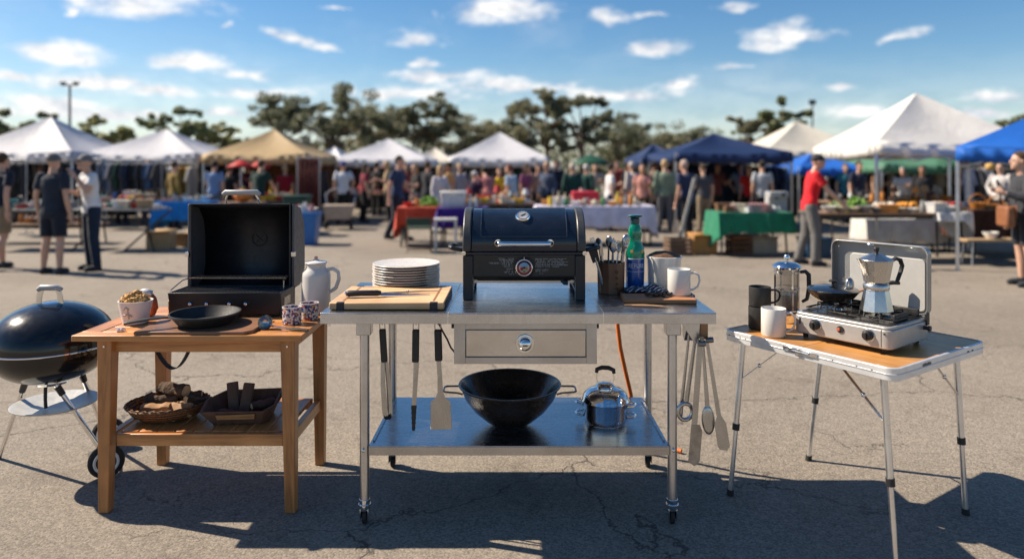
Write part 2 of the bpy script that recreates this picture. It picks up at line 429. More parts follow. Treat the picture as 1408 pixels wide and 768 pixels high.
# open grill -------------------------------------------------------------
t=thing('open_grill','black tabletop gas grill with its lid raised open on the wooden table','grill',(-1.40,3.36,.790))
bx0,bx1,by0,by1=-.275,.275,0,.225
mb=MB()
mb.hexa([(bx0+.008,by0+.008,.012),(bx1-.008,by0+.008,.012),(bx1-.008,by0+.016,.012),(bx0+.008,by0+.016,.012)],[(bx0,by0,.120),(bx1,by0,.120),(bx1,by0+.008,.120),(bx0,by0+.008,.120)])
mb.box(bx0,bx0+.008,by0+.0085,by1,.012,.120); mb.box(bx1-.008,bx1,by0+.0085,by1,.012,.120)
mb.box(bx0+.0085,bx1-.0085,by1-.008,by1,.012,.120); mb.box(bx0+.009,bx1-.009,by0+.017,by1-.009,.013,.020)
mb.obj('firebox',M_grillblack,t,.002)
mb=MB()
for i in range(-1,2,2):
    for j in (.02,.19): mb.box(i*.24-.015,i*.24+.015,j,j+.03,0,.012)
pieces(mb,'foot',M_rubber,t)
mb=MB()
for i in range(29): 
    xx=bx0+.018+i*(bx1-bx0-.036)/28; mb.cyl((xx,by0+.012,.114),(xx,by1-.012,.114),.0028,seg=6)
for yy in (.015,.075,.145,.21): mb.cyl((bx0+.01,yy,.110),(bx1-.01,yy,.110),.0035,seg=6)
mb.obj('grate',pm('grate_enamel',(.16,.16,.165),.3,.6,.2,20),t)
for kx in (-.165,-.085,.025,.105):
    mb=MB(); mb.lathe([(0,.004),(.008,.004),(.0085,.010),(.004,.016),(0,.017)],14,(kx,by0+.004,.066),'y'); mb.obj('knob',M_chrome,t)
# lid (open): shell behind rim plane
ly=.205
prof=[(ly,.105),(ly+.10,.108),(ly+.160,.135),(ly+.185,.20),(ly+.185,.36),(ly+.165,.45),(ly+.11,.515),(ly,.54)]
mb=MB()
for i in range(len(prof)-1):
    (ya,za),(yb,zb)=prof[i],prof[i+1]
    mb.add([(bx0+.012,ya,za),(bx1-.012,ya,za),(bx1-.012,yb,zb),(bx0+.012,yb,zb)],[(0,1,2,3)])
lid=mb.obj('lid',M_grillin,t,solid=.005)
for sgn,xx in ((-1,bx0),(1,bx1)):
    mb=MB(); pr=[(y+(.004 if i else 0),z) for i,(y,z) in enumerate(prof)]
    mb.prism(pr,xx-.012 if sgn>0 else xx,xx if sgn>0 else xx+.012,'x'); mb.obj('lid_side',pm('grill_side_grey',(.085,.085,.09),.35,0,.1),lid,.003)
mb=MB(); r=.006
mb.tube([(bx0+.02,ly-.002,.11),(bx0+.02,ly-.002,.54),(bx1-.02,ly-.002,.54),(bx1-.02,ly-.002,.11)],r,8); mb.obj('rim',M_grillblack,lid)
mb=MB(); mb.ring((.03,ly+.179,.345),.040,.004,30,8,'y')
for a in (45,135):
    ca,sa=math.cos(R(a))*.026,math.sin(R(a))*.026
    mb.tube([(.03-ca,ly+.179,.345-sa),(.03+ca,ly+.179,.345+sa)],.0045,6)
mb.obj('emblem',M_grillblack,lid)
mb=MB()
for sx_ in (-.075,.075): mb.tube([(.0+sx_*1.15,ly+.03,.535),(sx_*1.12,ly+.02,.565),(sx_*.95,ly+.01,.592)],.0045,8)
hd=pieces(mb,'handle_bracket',M_chrome,lid)[0]
mb=MB(); mb.tube([(-.096,ly+.01,.590),(-.08,ly+.01,.60),(.08,ly+.01,.60),(.096,ly+.01,.590)],[.010,.0145,.0145,.010],14); mb.obj('grip',M_grey,hd)
# warming rack
mb=MB()
for k in range(5): mb.cyl((bx0+.03,by1-.06+k*.02,.165),(bx1-.03,by1-.06+k*.02,.165),.0022,seg=6)
for k in range(26):
    xx=bx0+.035+k*(bx1-bx0-.07)/25; mb.cyl((xx,by1-.062,.168),(xx,by1+.022,.168),.0018,seg=6)
mb.tube([(bx0+.03,by1-.02,.165),(bx0-.005,by1-.06,.155),(bx0-.015,by0+.06,.122)],.003,6); mb.tube([(bx1-.03,by1-.02,.165),(bx1-.03,by1-.09,.158),(bx1-.03,by1-.092,.118)],.003,6)
mb.obj('warming_rack',M_chrome if False else steel('rack_wire',(.38,.38,.38),.25,'x'),t)
for xx in (bx0-.001,bx1-.006):
    mb=MB(); mb.box(xx-.006,xx+.012,ly-.012,ly+.012,.27,.295); mb.obj('lid_latch',M_chrome,lid,.002)
mb=MB()
for i in range(5): mb.box(bx1+.001,bx1+.004,.05+i*.018,.058+i*.018,.05,.09)
mb.obj('side_vent',M_chrome,t)
# cup of granola
t=thing('granola_cup','white tapered cup heaped with golden granola clusters on the wooden table','cup',(-1.765,3.24,.790)); t.scale=(1.08,1.08,1.08)
mb=MB(); mb.lathe([(0,0),(.045,0),(.050,.004),(.068,.095),(.069,.100),(.064,.100),(.060,.092),(.046,.010),(0,.008)],36); mb.obj('cup',pm('cup_white',(.72,.66,.63),.4,0,.06),t)
mb=MB(); rg=random.Random(3)
for i in range(80):
    a=rg.random()*2*PI; rr=.053*math.sqrt(rg.random()); hz=.090+.042*(1-(rr/.06)**2)*(1 if math.cos(a)*rr<.01 else .8)
    s=rg.uniform(.008,.016); mb.ell((rr*math.cos(a),rr*math.sin(a),hz),s,s*.8,s*.8,6,5,.5,i)
mb.obj('granola',pm('granola',(.50,.27,.09),.8,0,.5,60,bs=200,bstr=.5),t)
mb=MB(); mb.tube([(-.018,-.063,.07),(-.006,-.066,.082),(.006,-.064,.07)],.003,6); mb.tube([(-.02,-.058,.045),(0,-.060,.050),(.016,-.058,.040)],.0035,6); mb.tube([(0,-.063,.07),(.002,-.057,.03)],.0028,6)
mb.obj('printed_mark',pm('mark_tan',(.45,.36,.28),.6),t)
# red snack bag
t=thing('snack_bag','small orange and white snack bag standing behind the granola cup','snack bag',(-1.785,3.40,.790))
mb=MB(); rg=random.Random(5)
mb.ell((0,0,.055),.042,.030,.060,14,10,.18,4); mb.obj('bag',pm('bag_red',(.50,.13,.06),.35,0,.5,40,bs=80,bstr=.6),t)
mb=MB(); mb.ell((-.015,-.005,.112),.035,.024,.022,12,8,.3,6); mb.obj('bag_top',pm('bag_white',(.6,.58,.56),.4,0,.4,60,bs=90,bstr=.5),t)
# brass box / lighter
t=thing('brass_tin','small brass tin with a wire loop behind the corner of the open grill','tin',(-1.725,3.545,.790))
mb=MB(); mb.box(-.030,.030,-.022,.022,0,.052); mb.obj('tin',pm('brass',(.42,.24,.10),.35,.8),t,.003)
mb=MB(); mb.tube([(-.016,0,.052),(-.016,0,.082),(.024,0,.084),(.024,0,.052)],.004,8); mb.obj('wire_loop',pm('brass',(0,0,0)),t)
# steel ring/cap
t=thing('silver_trinket','small crumpled silver trinket lying on the corner of the wooden table','trinket',(-1.745,3.075,.790))
mb=MB(); mb.ring((0,0,.006),.013,.005,20,8,'z',1,.7); mb.ell((.012,.004,.007),.011,.008,.007,10,6,.5,3); mb.obj('cap',M_chrome,t)
# ladle
t=thing('ladle','steel ladle lying on its side beside the walnut board','ladle',(-1.115,3.12,.790),R(-10))
mb=MB(); pts=[(.033*math.sin(R(a)),.033*-math.cos(R(a))) for a in range(0,100,12)]
prof_=[(abs(p[0]),p[1]) for p in pts]+[(.030,-.002),(.026,-.013),(.014,-.025),(0,-.030)]
mb.lathe(prof_,28); bow=mb.obj('bowl',M_utensil,t,rot=(R(62),R(8),0),loc=(0,0,.031))
mb=MB(); mb.tube([(.025,.0,.020),(.06,-.004,.012),(.11,-.008,.009)],[.004,.0045,.005],8); mb.obj('shaft',M_chrome,t)
mb=MB(); mb.tube([(.11,-.008,.009),(.16,-.011,.010),(.215,-.014,.008)],[.006,.009,.007],10,sq=(1.2,.7)); mb.obj('handle',M_black,t)
# patterned cups
def mosaic():
    m,nt,b=newmat('mosaic_glaze'); c=coords(nt,(1,1,1))
    v=nnode(nt,'ShaderNodeTexVoronoi'); v.inputs['Scale'].default_value=120; L(nt,c,v.inputs['Vector'])
    s=nnode(nt,'ShaderNodeSeparateColor'); L(nt,v.outputs['Color'],s.inputs[0])
    r=ramp(nt,s.outputs[0],[(0,(.7,.66,.6)),(.3,(.03,.05,.2)),(.5,(.65,.6,.55)),(.65,(.35,.05,.03)),(.8,(.55,.3,.12)),(.9,(.06,.08,.18))])
    nt.nodes[-1].color_ramp.interpolation='CONSTANT' if hasattr(nt.nodes[-1],'color_ramp') else None
    L(nt,r,b.inputs['Base Color']); b.inputs['Roughness'].default_value=.25; return m
M_mos=mosaic()
t=thing('patterned_cup','small mosaic patterned cup nearest the ladle','cup',(-1.03,3.235,.790))
mb=MB(); mb.lathe([(0,0),(.040,0),(.043,.003),(.044,.076),(.0425,.079),(.040,.076),(.039,.008),(0,.006)],32); mb.obj('cup',M_mos,t)
mb=MB(); mb.lathe([(.0405,.0766),(.0445,.0766),(.0445,.080),(.0405,.080),(.0405,.0766)],32); mb.obj('rim',M_white,t)
t2=dup(t,(-.975,3.325,.790),1.3,'second mosaic patterned cup, between the first one and the white jug')
# white jug
t=thing('enamel_jug','white enamel jug with a lid and a big loop handle','jug',(-.985,3.475,.790))
mb=MB(); mb.lathe([(0,0),(.064,0),(.070,.006),(.071,.185),(.067,.205),(.050,.222),(.046,.235),(.050,.245),(.050,.249),(0,.249)],40); mb.obj('body',M_jug,t)
mb=MB(); mb.lathe([(0,.272),(.010,.270),(.020,.262),(.052,.256),(.055,.252),(.054,.2495),(0,.2495)],36); mb.obj('lid',M_white,t)
mb=MB(); mb.lathe([(0,.284),(.008,.281),(.010,.275),(.006,.2705),(0,.2705)],16); mb.obj('knob',pm('peach_knob',(.6,.25,.15),.5),t)
mb=MB(); mb.tube([(.048,0,.215),(.085,-.004,.222),(.112,-.005,.205),(.116,-.005,.17),(.100,-.003,.125),(.070,0,.105)],[.007,.008,.008,.008,.008,.007],10,sq=(1,1.2)); mb.obj('handle',M_jug,t)
# strap under the table
t=thing('strap','dark webbing strap hanging in a loop beneath the wooden tabletop','strap',(-1.66,3.38,0))
mb=MB(); pts=[]
for i in range(17):
    a=i/16; xx=-.10+a*.21; zz=.70-.155*math.sin(PI*a)**.8-.02*(1-a)
    pts.append((xx,.01*math.sin(a*5),zz))
mb.tube(pts,.019,6,sq=(1,.12)); mb.obj('webbing',cloth('strap_navy',(.025,.032,.045)),t)
# baskets with firewood --------------------------------------------------
def wicker(name,ca,cb):
    m,nt,b=newmat(name); c=coords(nt)
    w1=nnode(nt,'ShaderNodeTexWave'); w1.inputs['Scale'].default_value=26; w1.inputs['Distortion'].default_value=4; w1.bands_direction='Z'; w1.inputs['Detail'].default_value=3; L(nt,c,w1.inputs['Vector'])
    v=nnode(nt,'ShaderNodeTexVoronoi'); v.inputs['Scale'].default_value=90; L(nt,c,v.inputs['Vector'])
    mm=nnode(nt,'ShaderNodeMath',operation='MULTIPLY'); L(nt,w1.outputs['Fac'],mm.inputs[0]); L(nt,v.outputs['Distance'],mm.inputs[1])
    L(nt,ramp(nt,mm.outputs[0],[(.05,cb),(.5,ca)]),b.inputs['Base Color']); b.inputs['Roughness'].default_value=.7
    bump(nt,b,mm.outputs[0],.9,.006); return m
M_wick=wicker('wicker',(.27,.13,.05),(.05,.024,.012))
t=thing('wicker_basket','round shallow wicker basket on the wooden shelf','basket',(-1.625,3.27,.341),R(8))
mb=MB(); mb.lathe([(0,0),(.10,0),(.125,.006),(.165,.035),(.182,.062),(.186,.066),(.180,.070),(.172,.064),(.155,.042),(.115,.013),(0,.010)],48,sy=.82); mb.obj('bowl',M_wick,t)
mb=MB()
for k in range(2):
    pts=[]
    for i in range(60):
        a=2*PI*i/60; rr=.182+.005*math.sin(a*15+k*PI); pts.append((rr*math.cos(a),rr*.82*math.sin(a),.069+.005*math.cos(a*15+k*PI)))
    mb.tube(pts,.005,6,closed=True)
mb.obj('rim',M_wick,t)
M_bark=pm('bark',(.085,.05,.03),.9,0,.6,25,bs=55,bstr=1,bd=.012)
M_cut=wood('split_wood',(.36,.20,.09),(.17,.08,.035),'x',1.6,.7,.4,coat=0)
M_cutl=pm('cut_end',(.62,.40,.20),.8,0,.25,50,bs=90,bstr=.8,bd=.006)
M_dw=wood('dark_board_wood',(.11,.062,.042),(.045,.025,.018),'z',1.2,.75,.4,coat=0)
def log(seed,Lg,r,half=True):
    rg=random.Random(seed); n=9 if half else 12
    sec=[]
    a0=rg.uniform(-.2,.2)
    for i in range(n):
        a=PI*i/(n-1) if half else 2*PI*i/n
        rr=r*(1+rg.uniform(-.22,.2)); sec.append((rr*math.cos(a+a0),rr*math.sin(a+a0)))
    st_=9; vs=[];m=len(sec)
    for k in range(st_+1):
        xx=-Lg/2+Lg*k/st_; kk=1+rg.uniform(-.13,.13)
        for (u,v) in sec: vs.append((xx+rg.uniform(-.002,.002),u*kk+.003*math.sin(k),v*kk))
    fs=[(k*m+i,k*m+(i+1)%m,(k+1)*m+(i+1)%m,(k+1)*m+i) for k in range(st_) for i in range(m)]
    return vs,fs,m,st_,sec
def make_log(label,loc,rot,seed,Lg,r,mat=None,half=True,group='split firewood in the round basket'):
    rg=random.Random(seed); vs,fs,m,st_,sec=log(seed,Lg,r,half)
    mb=MB(); mb.add(vs,fs); mb.add(vs[:m],[tuple(range(m))]); mb.add(vs[st_*m:],[tuple(range(m))])
    t=mb.obj('firewood',mat or M_bark,smooth=50); t.location=loc; t.rotation_euler=rot
    tag(t,label,'firewood',group)
    mb=MB(); e=.0012
    mb.add([(x+e,y*.88,z*.88+r*.03) for x,y,z in vs[st_*m:]],[tuple(range(m))]); mb.add([(x-e,y*.88,z*.88+r*.03) for x,y,z in vs[:m]],[tuple(range(m))])
    pieces(mb,'cut_end',M_cutl,t)
    return t
cx,cy,cz=-1.625,3.27,.341
make_log('thick bark covered log lying on top of the pile in the basket',(cx+.0,cy+.045,cz+.112),(R(10),R(4),R(-12)),1,.135,.036,half=False)
make_log('long dark stick of firewood under the topmost log',(cx-.045,cy+.02,cz+.070),(R(20),R(-3),R(5)),2,.15,.024)
make_log('flat split wedge facing the front of the round basket',(cx-.035,cy-.045,cz+.042),(R(75),0,R(6)),3,.125,.034,M_cut)
make_log('broad half round split lying across the middle of the basket',(cx+.075,cy-.035,cz+.046),(R(78),R(-4),R(-14)),4,.13,.035,M_cut)
make_log('pale ended firewood piece at the basket rim beside the tray',(cx+.125,cy+.01,cz+.058),(R(30),R(18),R(50)),5,.11,.027)
make_log('low dark log at the front edge of the basket',(cx-.075,cy-.065,cz+.032),(R(25),R(-8),R(-20)),6,.11,.021,half=False)
make_log('short log with pale end at the back of the basket',(cx+.06,cy+.075,cz+.062),(R(0),R(-6),R(14)),7,.12,.03)
make_log('knobbly bark piece at the back near the table leg',(cx-.10,cy+.065,cz+.056),(R(10),R(6),R(-35)),8,.10,.024,half=False)
make_log('small pale split chip low in the basket front',(cx+.02,cy-.088,cz+.026),(R(60),0,R(4)),9,.10,.018,M_cutl)
# wooden tray
t=thing('wooden_tray','dark wooden trough tray with curved ends on the slatted shelf','tray',(-1.265,3.245,.341),R(6))
mb=MB()
bot=[(-.115,-.075),(.115,-.075),(.125,.08),(-.105,.08)]; top=[(-.16,-.115),(.125,-.118),(.172,-.06),(.165,.115),(-.11,.125),(-.172,.02)]
bot6=[(-.11,-.07),(.105,-.075),(.13,-.04),(.125,.08),(-.09,.085),(-.12,.01)]
ins=lambda P,k:[(x*k,y*k) for x,y in P]
A_=[(x,y,0) for x,y in bot6]; B_=[(x,y,z) for (x,y),z in zip(top,(.075,.070,.085,.105,.100,.090))]
C_=[(x*.92,y*.90,z) for x,y,z in B_]; D_=[(x*.9,y*.88,.010) for x,y in bot6]
n=6; vs=A_+B_+C_+D_; fs=[tuple(range(6))[::-1],tuple(range(18,24))]
for i in range(6):
    j=(i+1)%6
    for q in (0,6,12): fs.append((q+i,q+j,q+6+j,q+6+i))
mb.add(vs,fs); tr=mb.obj('body',M_dw,t,.003)
mb=MB(); mb.hexa([(-.085,-.103,.034),(.08,-.107,.034),(.08,-.104,.034),(-.085,-.100,.034)],[(-.088,-.118,.060),(.085,-.119,.060),(.085,-.113,.060),(-.088,-.113,.060)]); mb.obj('front_plaque',M_cut,t,.001)
mb=MB(); mb.tube([(.155,.0,.07),(.172,.01,.10),(.186,.02,.145)],[.008,.008,.006],8); mb.obj('handle',M_black,t)
for (lx,ly,lz,ln,tl,lb) in ((-.05,.02,.075,.155,-14,'upright dark plank standing in the trough tray'),(.015,.01,.078,.145,14,'second upright dark plank leaning right beside the first in the tray')):
    mb=MB(); mb.box(-.024,.024,-.013,.013,-ln/2,ln/2); o=mb.obj('firewood',M_dw,None,.003); o.location=(-1.265+lx,3.245+ly,.352+lz); o.rotation_euler=(R(-12),R(tl*.55),R(8)); tag(o,lb,'firewood','planks standing in the trough tray')
for (lx,ly,lz,rz,lb) in ((.085,.03,.05,40,'short dark block lying in the tray near its handle'),(-.04,-.045,.03,-8,'dark block lying low along the front of the trough tray')):
    make_log(lb,(-1.265+lx,3.245+ly,.341+lz),(R(10),0,R(rz)),int(rz)+50,.11,.026,M_dw,group='blocks lying in the trough tray')
# kettle grill -----------------------------------------------------------
t=thing('kettle_grill','round black kettle grill on a wheeled tripod, lid closed','grill',(-2.275,3.42,0),0)
zr=.645; rr=.272
mb=MB(); pr=[(rr*math.sin(R(a)),zr-.185*math.cos(R(a))) for a in range(0,91,6)]; pr[0]=(0,pr[0][1])
mb.lathe(pr+[(rr-.006,zr),(rr-.012,zr-.01),(.15,zr-.15),(0,zr-.165)],64); mb.obj('bowl',M_enamel,t)
mb=MB(); pr=[(rr*1.012*math.sin(R(a)),zr+.006+.205*math.cos(R(a))**.92 if a<90 else zr+.006) for a in range(90,-1,-6)]; pr[-1]=(0,pr[-1][1])
mb.lathe([(rr*1.0,zr+.001),(rr*1.012,zr+.003)]+pr,64); lid=mb.obj('lid',M_enamel,t)
mb=MB(); mb.ring((0,0,zr+.002),rr+.002,.0042,72,8); mb.obj('rim',M_chrome,t)
zl=zr+.205
mb=MB()
for s in (-1,1): mb.tube([(s*.055,-.02,zl-.018),(s*.050,-.02,zl+.045),(s*.040,-.02,zl+.072)],.0095,8,sq=(.35,1.6))
hd=pieces(mb,'handle_bracket',M_chrome,lid)[0]
mb=MB(); mb.tube([(-.058,-.02,zl+.068),(-.04,-.02,zl+.079),(.04,-.02,zl+.079),(.058,-.02,zl+.068)],[.011,.015,.015,.011],12); mb.obj('grip',M_grey,hd)
mb=MB(); mb.lathe([(.062,zl-.014),(.060,zl-.004),(.040,zl+.006),(0,zl+.009)],28); mb.obj('vent',M_chrome,lid)
mb=MB(); mb.lathe([(0,zr-.192),(.07,zr-.190),(.075,zr-.182),(.085,zr-.172)],36); mb.obj('bowl_base',M_chrome,t)
mb=MB(); mb.lathe([(0,.335),(.12,.340),(.185,.362),(.190,.368),(.184,.368),(.118,.346),(0,.341)],48,c=(.03,-.02,0)); mb.obj('ash_catcher',pm('ash_tray_alu',(.50,.50,.49),.42,.35,.1,20),t)
mb=MB(); mb.tube([(.0,-.05,.46),(.005,-.06,.39),(.008,-.06,.35)],.008,8); mb.obj('damper_lever',M_black,t)
legs=[((-.11,-.03,.475),(-.405,.19,.004)),((.085,-.10,.475),(.270,-.01,.095)),((.08,.10,.475),(.075,.31,.095))]
for a,bq in legs:
    mb=MB(); mb.cyl(a,bq,.0115,seg=14); lg=mb.obj('leg',M_chrome,t)
    d=Vector(bq)-Vector(a); p=Vector(a)+d*.02; q=Vector(a)+d*.13
    mb=MB(); mb.cyl(p,q,.0165,.0145,14); mb.obj('leg_socket',M_black,lg)
W1=Vector((.285,-.03,.081)); W2=Vector((.085,.33,.081)); ang=math.atan2((W2-W1).y,(W2-W1).x)-PI/2
for wp in (W1,W2):
    mb=MB(); mb.lathe([(.045,-.018),(.072,-.018),(.080,-.010),(.080,.010),(.072,.018),(.045,.018),(.045,-.018)],36,(0,0,0),'y'); ty=mb.obj('wheel',M_rubber,t,loc=wp,rot=(0,0,ang))
    for s in (-1,1):
        mb=MB(); mb.lathe([(.044,.019*s),(.052,.0215*s),(.057,.0185*s)],30,(0,0,0),'y'); mb.obj('hub_ring',M_white,ty)
    mb=MB(); mb.lathe([(0,-.015),(.0445,-.015),(.0445,.015),(0,.015)],24,(0,0,0),'y'); mb.obj('hub',M_black,ty)
mb=MB(); mb.cyl(W1-(W2-W1).normalized()*.02,W2,.006); mb.obj('axle',M_chrome,t)
# ------------------------------------------------------------------ steel prep table
H=.916; PX0,PX1,PY0,PY1=-.797,.849,2.87,3.63
t=thing('steel_prep_table','stainless steel prep table on casters with a drawer and lower shelf','table',(0.025,3.22,0))
def lx(x): return x-.025
def ly_(y): return y-3.22
def top_piece(a,b_,dz=0):
    mb=MB(); mb.box(lx(a),lx(b_),ly_(PY0),ly_(PY1),H-.004,H+dz)
    mb.box(lx(a),lx(b_),ly_(PY0),ly_(PY0)+.003,H-.046,H-.0045); mb.box(lx(a),lx(b_),ly_(PY1)-.003,ly_(PY1),H-.046,H-.0045)
    return mb
for i,(a,b_) in enumerate(((PX0,-.2675),(-.2655,.3795),(.3815,PX1))):
    mb=top_piece(a,b_)
    if i==0: mb.box(lx(a),lx(a)+.003,ly_(PY0)+.0035,ly_(PY1)-.0035,H-.046,H-.0045)
    if i==2: mb.box(lx(b_)-.003,lx(b_),ly_(PY0)+.0035,ly_(PY1)-.0035,H-.046,H-.0045)
    mb.obj('worktop',M_steel,t,.0012)
LEG=[(-.628,2.945),(.683,2.945),(-.606,3.505),(.689,3.505)]
for (x,y) in LEG:
    x,y=lx(x),ly_(y)
    mb=MB(); mb.cyl((x,y,.105),(x,y,H-.05),.0205,seg=24); lg=mb.obj('leg',M_steelz,t)
    mb=MB(); mb.box(x-.031,x+.031,y-.031,y+.031,H-.105,H-.006); mb.obj('leg_bracket',M_steelz,lg,.004)
    mb=MB(); mb.cyl((x,y,.07),(x,y,.112),.023,seg=20); mb.cyl((x,y,.082),(x,y,.092),.027,seg=20)
    mb.box(x-.019,x-.014,y-.016,y+.034,.026,.072); mb.box(x+.014,x+.019,y-.016,y+.034,.026,.072); mb.box(x-.0135,x+.0135,y-.016,y+.030,.062,.072)
    cf=mb.obj('caster',M_chrome,t,.002)
    mb=MB(); mb.lathe([(0,-.011),(.024,-.011),(.032,-.008),(.032,.008),(.024,.011),(0,.011)],24,(x,y+.014,.032),'x'); mb.obj('wheel',M_rubber,cf)
mb=MB(); mb.box(lx(-.607),lx(.667),ly_(2.925),ly_(3.545),.338,.342)
mb.box(lx(-.607),lx(.667),ly_(2.925),ly_(2.928),.302,.3375); mb.box(lx(-.607),lx(.667),ly_(3.542),ly_(3.545),.302,.3375)
mb.box(lx(-.607),lx(-.604),ly_(2.9285),ly_(3.5415),.302,.3375); mb.box(lx(.664),lx(.667),ly_(2.9285),ly_(3.5415),.302,.3375)
mb.box(lx(-.598),lx(-.590),ly_(2.97),ly_(3.50),.3425,.349); mb.box(lx(.650),lx(.658),ly_(2.97),ly_(3.50),.3425,.349)
shelf=mb.obj('shelf',steel('shelf_steel',(.45,.45,.46),.27,'x'),t,.001)
for (x,y) in LEG[:2]:
    mb=MB(); mb.lathe([(0,0),(.008,0),(.008,.004),(.004,.007),(0,.007)],6,(lx(x),ly_(y)-.0235,.325),'y'); mb.obj('shelf_bolt',M_chrome,t)
# drawer box
dx0,dx1=lx(-.244),lx(.357); dy=ly_(2.905); z0,z1=.694,H-.048
px0_,px1_,pz0,pz1=lx(-.196),lx(.313),.722,.839
mb=MB(); mb.box(dx0,px0_,dy,dy+.45,z0,z1); mb.box(px1_,dx1,dy,dy+.45,z0,z1); mb.box(px0_,px1_,dy+.0005,dy+.45,z0,pz0); mb.box(px0_,px1_,dy+.0005,dy+.45,pz1,z1); mb.box(px0_,px1_,dy+.03,dy+.44,pz0,pz1)
mb.obj('drawer_housing',steel('housing_steel',(.52,.51,.51),.36,'x'),t,.0015)
mb=MB(); mb.box(px0_+.003,px1_-.003,dy+.002,dy+.026,pz0+.003,pz1-.003); dr=mb.obj('drawer',steel('drawer_steel',(.64,.63,.62),.20,'x'),t,.0015)
mb=MB(); mb.lathe([(.040,-.003),(.0405,.003),(.038,.008),(.033,.009),(.029,.008),(.0285,.016),(.026,.025),(.020,.032),(.012,.036),(0,.037)],36,(lx(.055),dy,.780),'y'); kn=mb.obj('knob',M_chrome,dr)
mb=MB(); mb.box(lx(.055)-.010,lx(.055)+.010,dy-.040,dy-.036,.7775,.7825); mb.obj('keyhole',M_black,kn,.001)
mb=MB(); mb.box(dx0-.012,dx0-.001,dy+.01,dy+.03,H-.075,H-.047); mb.box(dx1+.001,dx1+.010,dy+.01,dy+.03,H-.075,H-.047); pieces(mb,'mounting_clip',M_black,t,bevel=.002)
# side bracket with hooks
mb=MB(); mb.prism([(ly_(2.93),H-.048),(ly_(3.02),H-.048),(ly_(3.02),H-.13),(ly_(2.99),H-.145)],lx(.745),lx(.790),'x')
mb.prism([(lx(.712),H-.047),(lx(.795),H-.047),(lx(.790),H-.135),(lx(.775),H-.145)],ly_(2.920),ly_(2.928),'y')
mb.obj('side_bracket',M_steel,t,.002)
mb=MB(); mb.box(lx(.797),lx(.832),ly_(2.93),ly_(3.0),H-.125,H-.048); mb.obj('wood_block',wood('block_wood',(.35,.18,.08),(.15,.07,.03),'z',1,.5),t,.003)
mb=MB(); mb.box(lx(.8495),lx(.862),ly_(3.25),ly_(3.42),H-.055,H+.004); mb.obj('side_latch',M_black,t,.004)
# hooks row below left edge
HK=[(-.560,2.975),(-.414,2.975),(-.320,2.975)]
for x,y in HK:
    mb=MB(); mb.tube([(lx(x),ly_(y),H-.005),(lx(x),ly_(y),H-.066),(lx(x),ly_(y)+.006,H-.074),(lx(x),ly_(y)+.010,H-.068)],.0018,6); mb.obj('hook',M_utensil,t)
def loop(mb,x,y,z,w=.013,h=.030):
    mb.tube([(x-w,y,z-h),(x-w,y,z-.008),(x-w*.5,y,z),(x+w*.5,y,z),(x+w,y,z-.008),(x+w,y,z-h)],.0022,6)
def hang(name,label,cat,x,y,tilt=0):
    return thing(name,label,cat,(x,y,H-.074+.004),0,'barbecue tools hanging below the prep table')
# tongs 1
t=hang('tongs','slim black handled tongs hanging nearest the steel table leg','tongs',HK[0][0],HK[0][1]+.004); t.rotation_euler=(0,R(-3.5),0)
mb=MB(); loop(mb,0,0,.006,.011,.03); mb.obj('hanging_loop',M_utensil,t)
mb=MB(); mb.box(-.014,.014,-.010,.010,-.165,-.022); mb.obj('handle',M_black,t,.005)
for s in (-1,1):
    mb=MB(); mb.tube([(s*.007,s*.004,-.165),(s*.011,s*.006,-.26),(s*.010,s*.008,-.36),(s*.007,s*.004,-.395)],[.009,.011,.012,.014],8,sq=(.35,1)); mb.obj('arm',M_utensil,t)
mb=MB(); rg=random.Random(2)
for k in range(7): mb.ell((-.012+k*.004,0,-.398-.004*(k%2)),.005,.011,.012,8,6)
mb.obj('tip',M_black,t)
# fork-tongs 2
t=hang('barbecue_tongs','long black handled tongs with serrated jaws hanging from the middle hook','tongs',HK[1][0],HK[1][1]+.004); t.rotation_euler=(0,R(.8),0)
mb=MB(); loop(mb,0,0,.006,.012,.03); mb.obj('hanging_loop',M_utensil,t)
mb=MB(); mb.box(-.015,.015,-.010,.010,-.165,-.024); mb.obj('handle',M_black,t,.005)
mb=MB(); mb.tube([(.004,0,-.165),(.001,0,-.25),(-.004,0,-.36)],[.013,.011,.010],8,sq=(.4,1)); mb.obj('arm',M_utensil,t)
mb=MB(); mb.tube([(-.004,0,-.35-k*.011) for k in range(11)],[.012-.0006*k+(.0018 if k%2 else 0) for k in range(11)],8,sq=(.45,1))
mb.obj('jaw',M_blackmatt,t)
# spatula 3
t=hang('spatula','broad steel spatula with black handle hanging beside the drawer','spatula',HK[2][0],HK[2][1]+.004); t.rotation_euler=(0,R(-1.5),0)
mb=MB(); loop(mb,0,0,.006,.013,.03); mb.obj('hanging_loop',M_utensil,t)
mb=MB(); mb.box(-.016,.016,-.010,.010,-.160,-.024); mb.obj('handle',M_black,t,.006)
mb=MB(); mb.tube([(0,0,-.160),(.003,0,-.23),(.003,0,-.30)],[.011,.011,.013],8,sq=(.35,1)); mb.obj('shaft',M_utensil,t)
mb=MB(); mb.prism([(-.010,-.298),(.016,-.298),(.024,-.318),(.046,-.335),(.049,-.455),(-.043,-.455),(-.040,-.335),(-.018,-.318)],-.0012,.0012,'y'); mb.obj('blade',M_utensil,t,.0008)
# black cable beside drawer
t=thing('cable','short black cable curving from below the worktop to the drawer box','cable',(-.30,2.99,H-.06))
mb=MB(); mb.tube([(-.012,0,.013),(-.015,0,-.015),(.0,0,-.045),(.02,0,-.08),(.035,.0,-.115),(.052,.0,-.135)],.004,8); mb.ell((-.01,0,.005),.018,.012,.010,12,8); mb.obj('cable_sleeve',M_black,t)
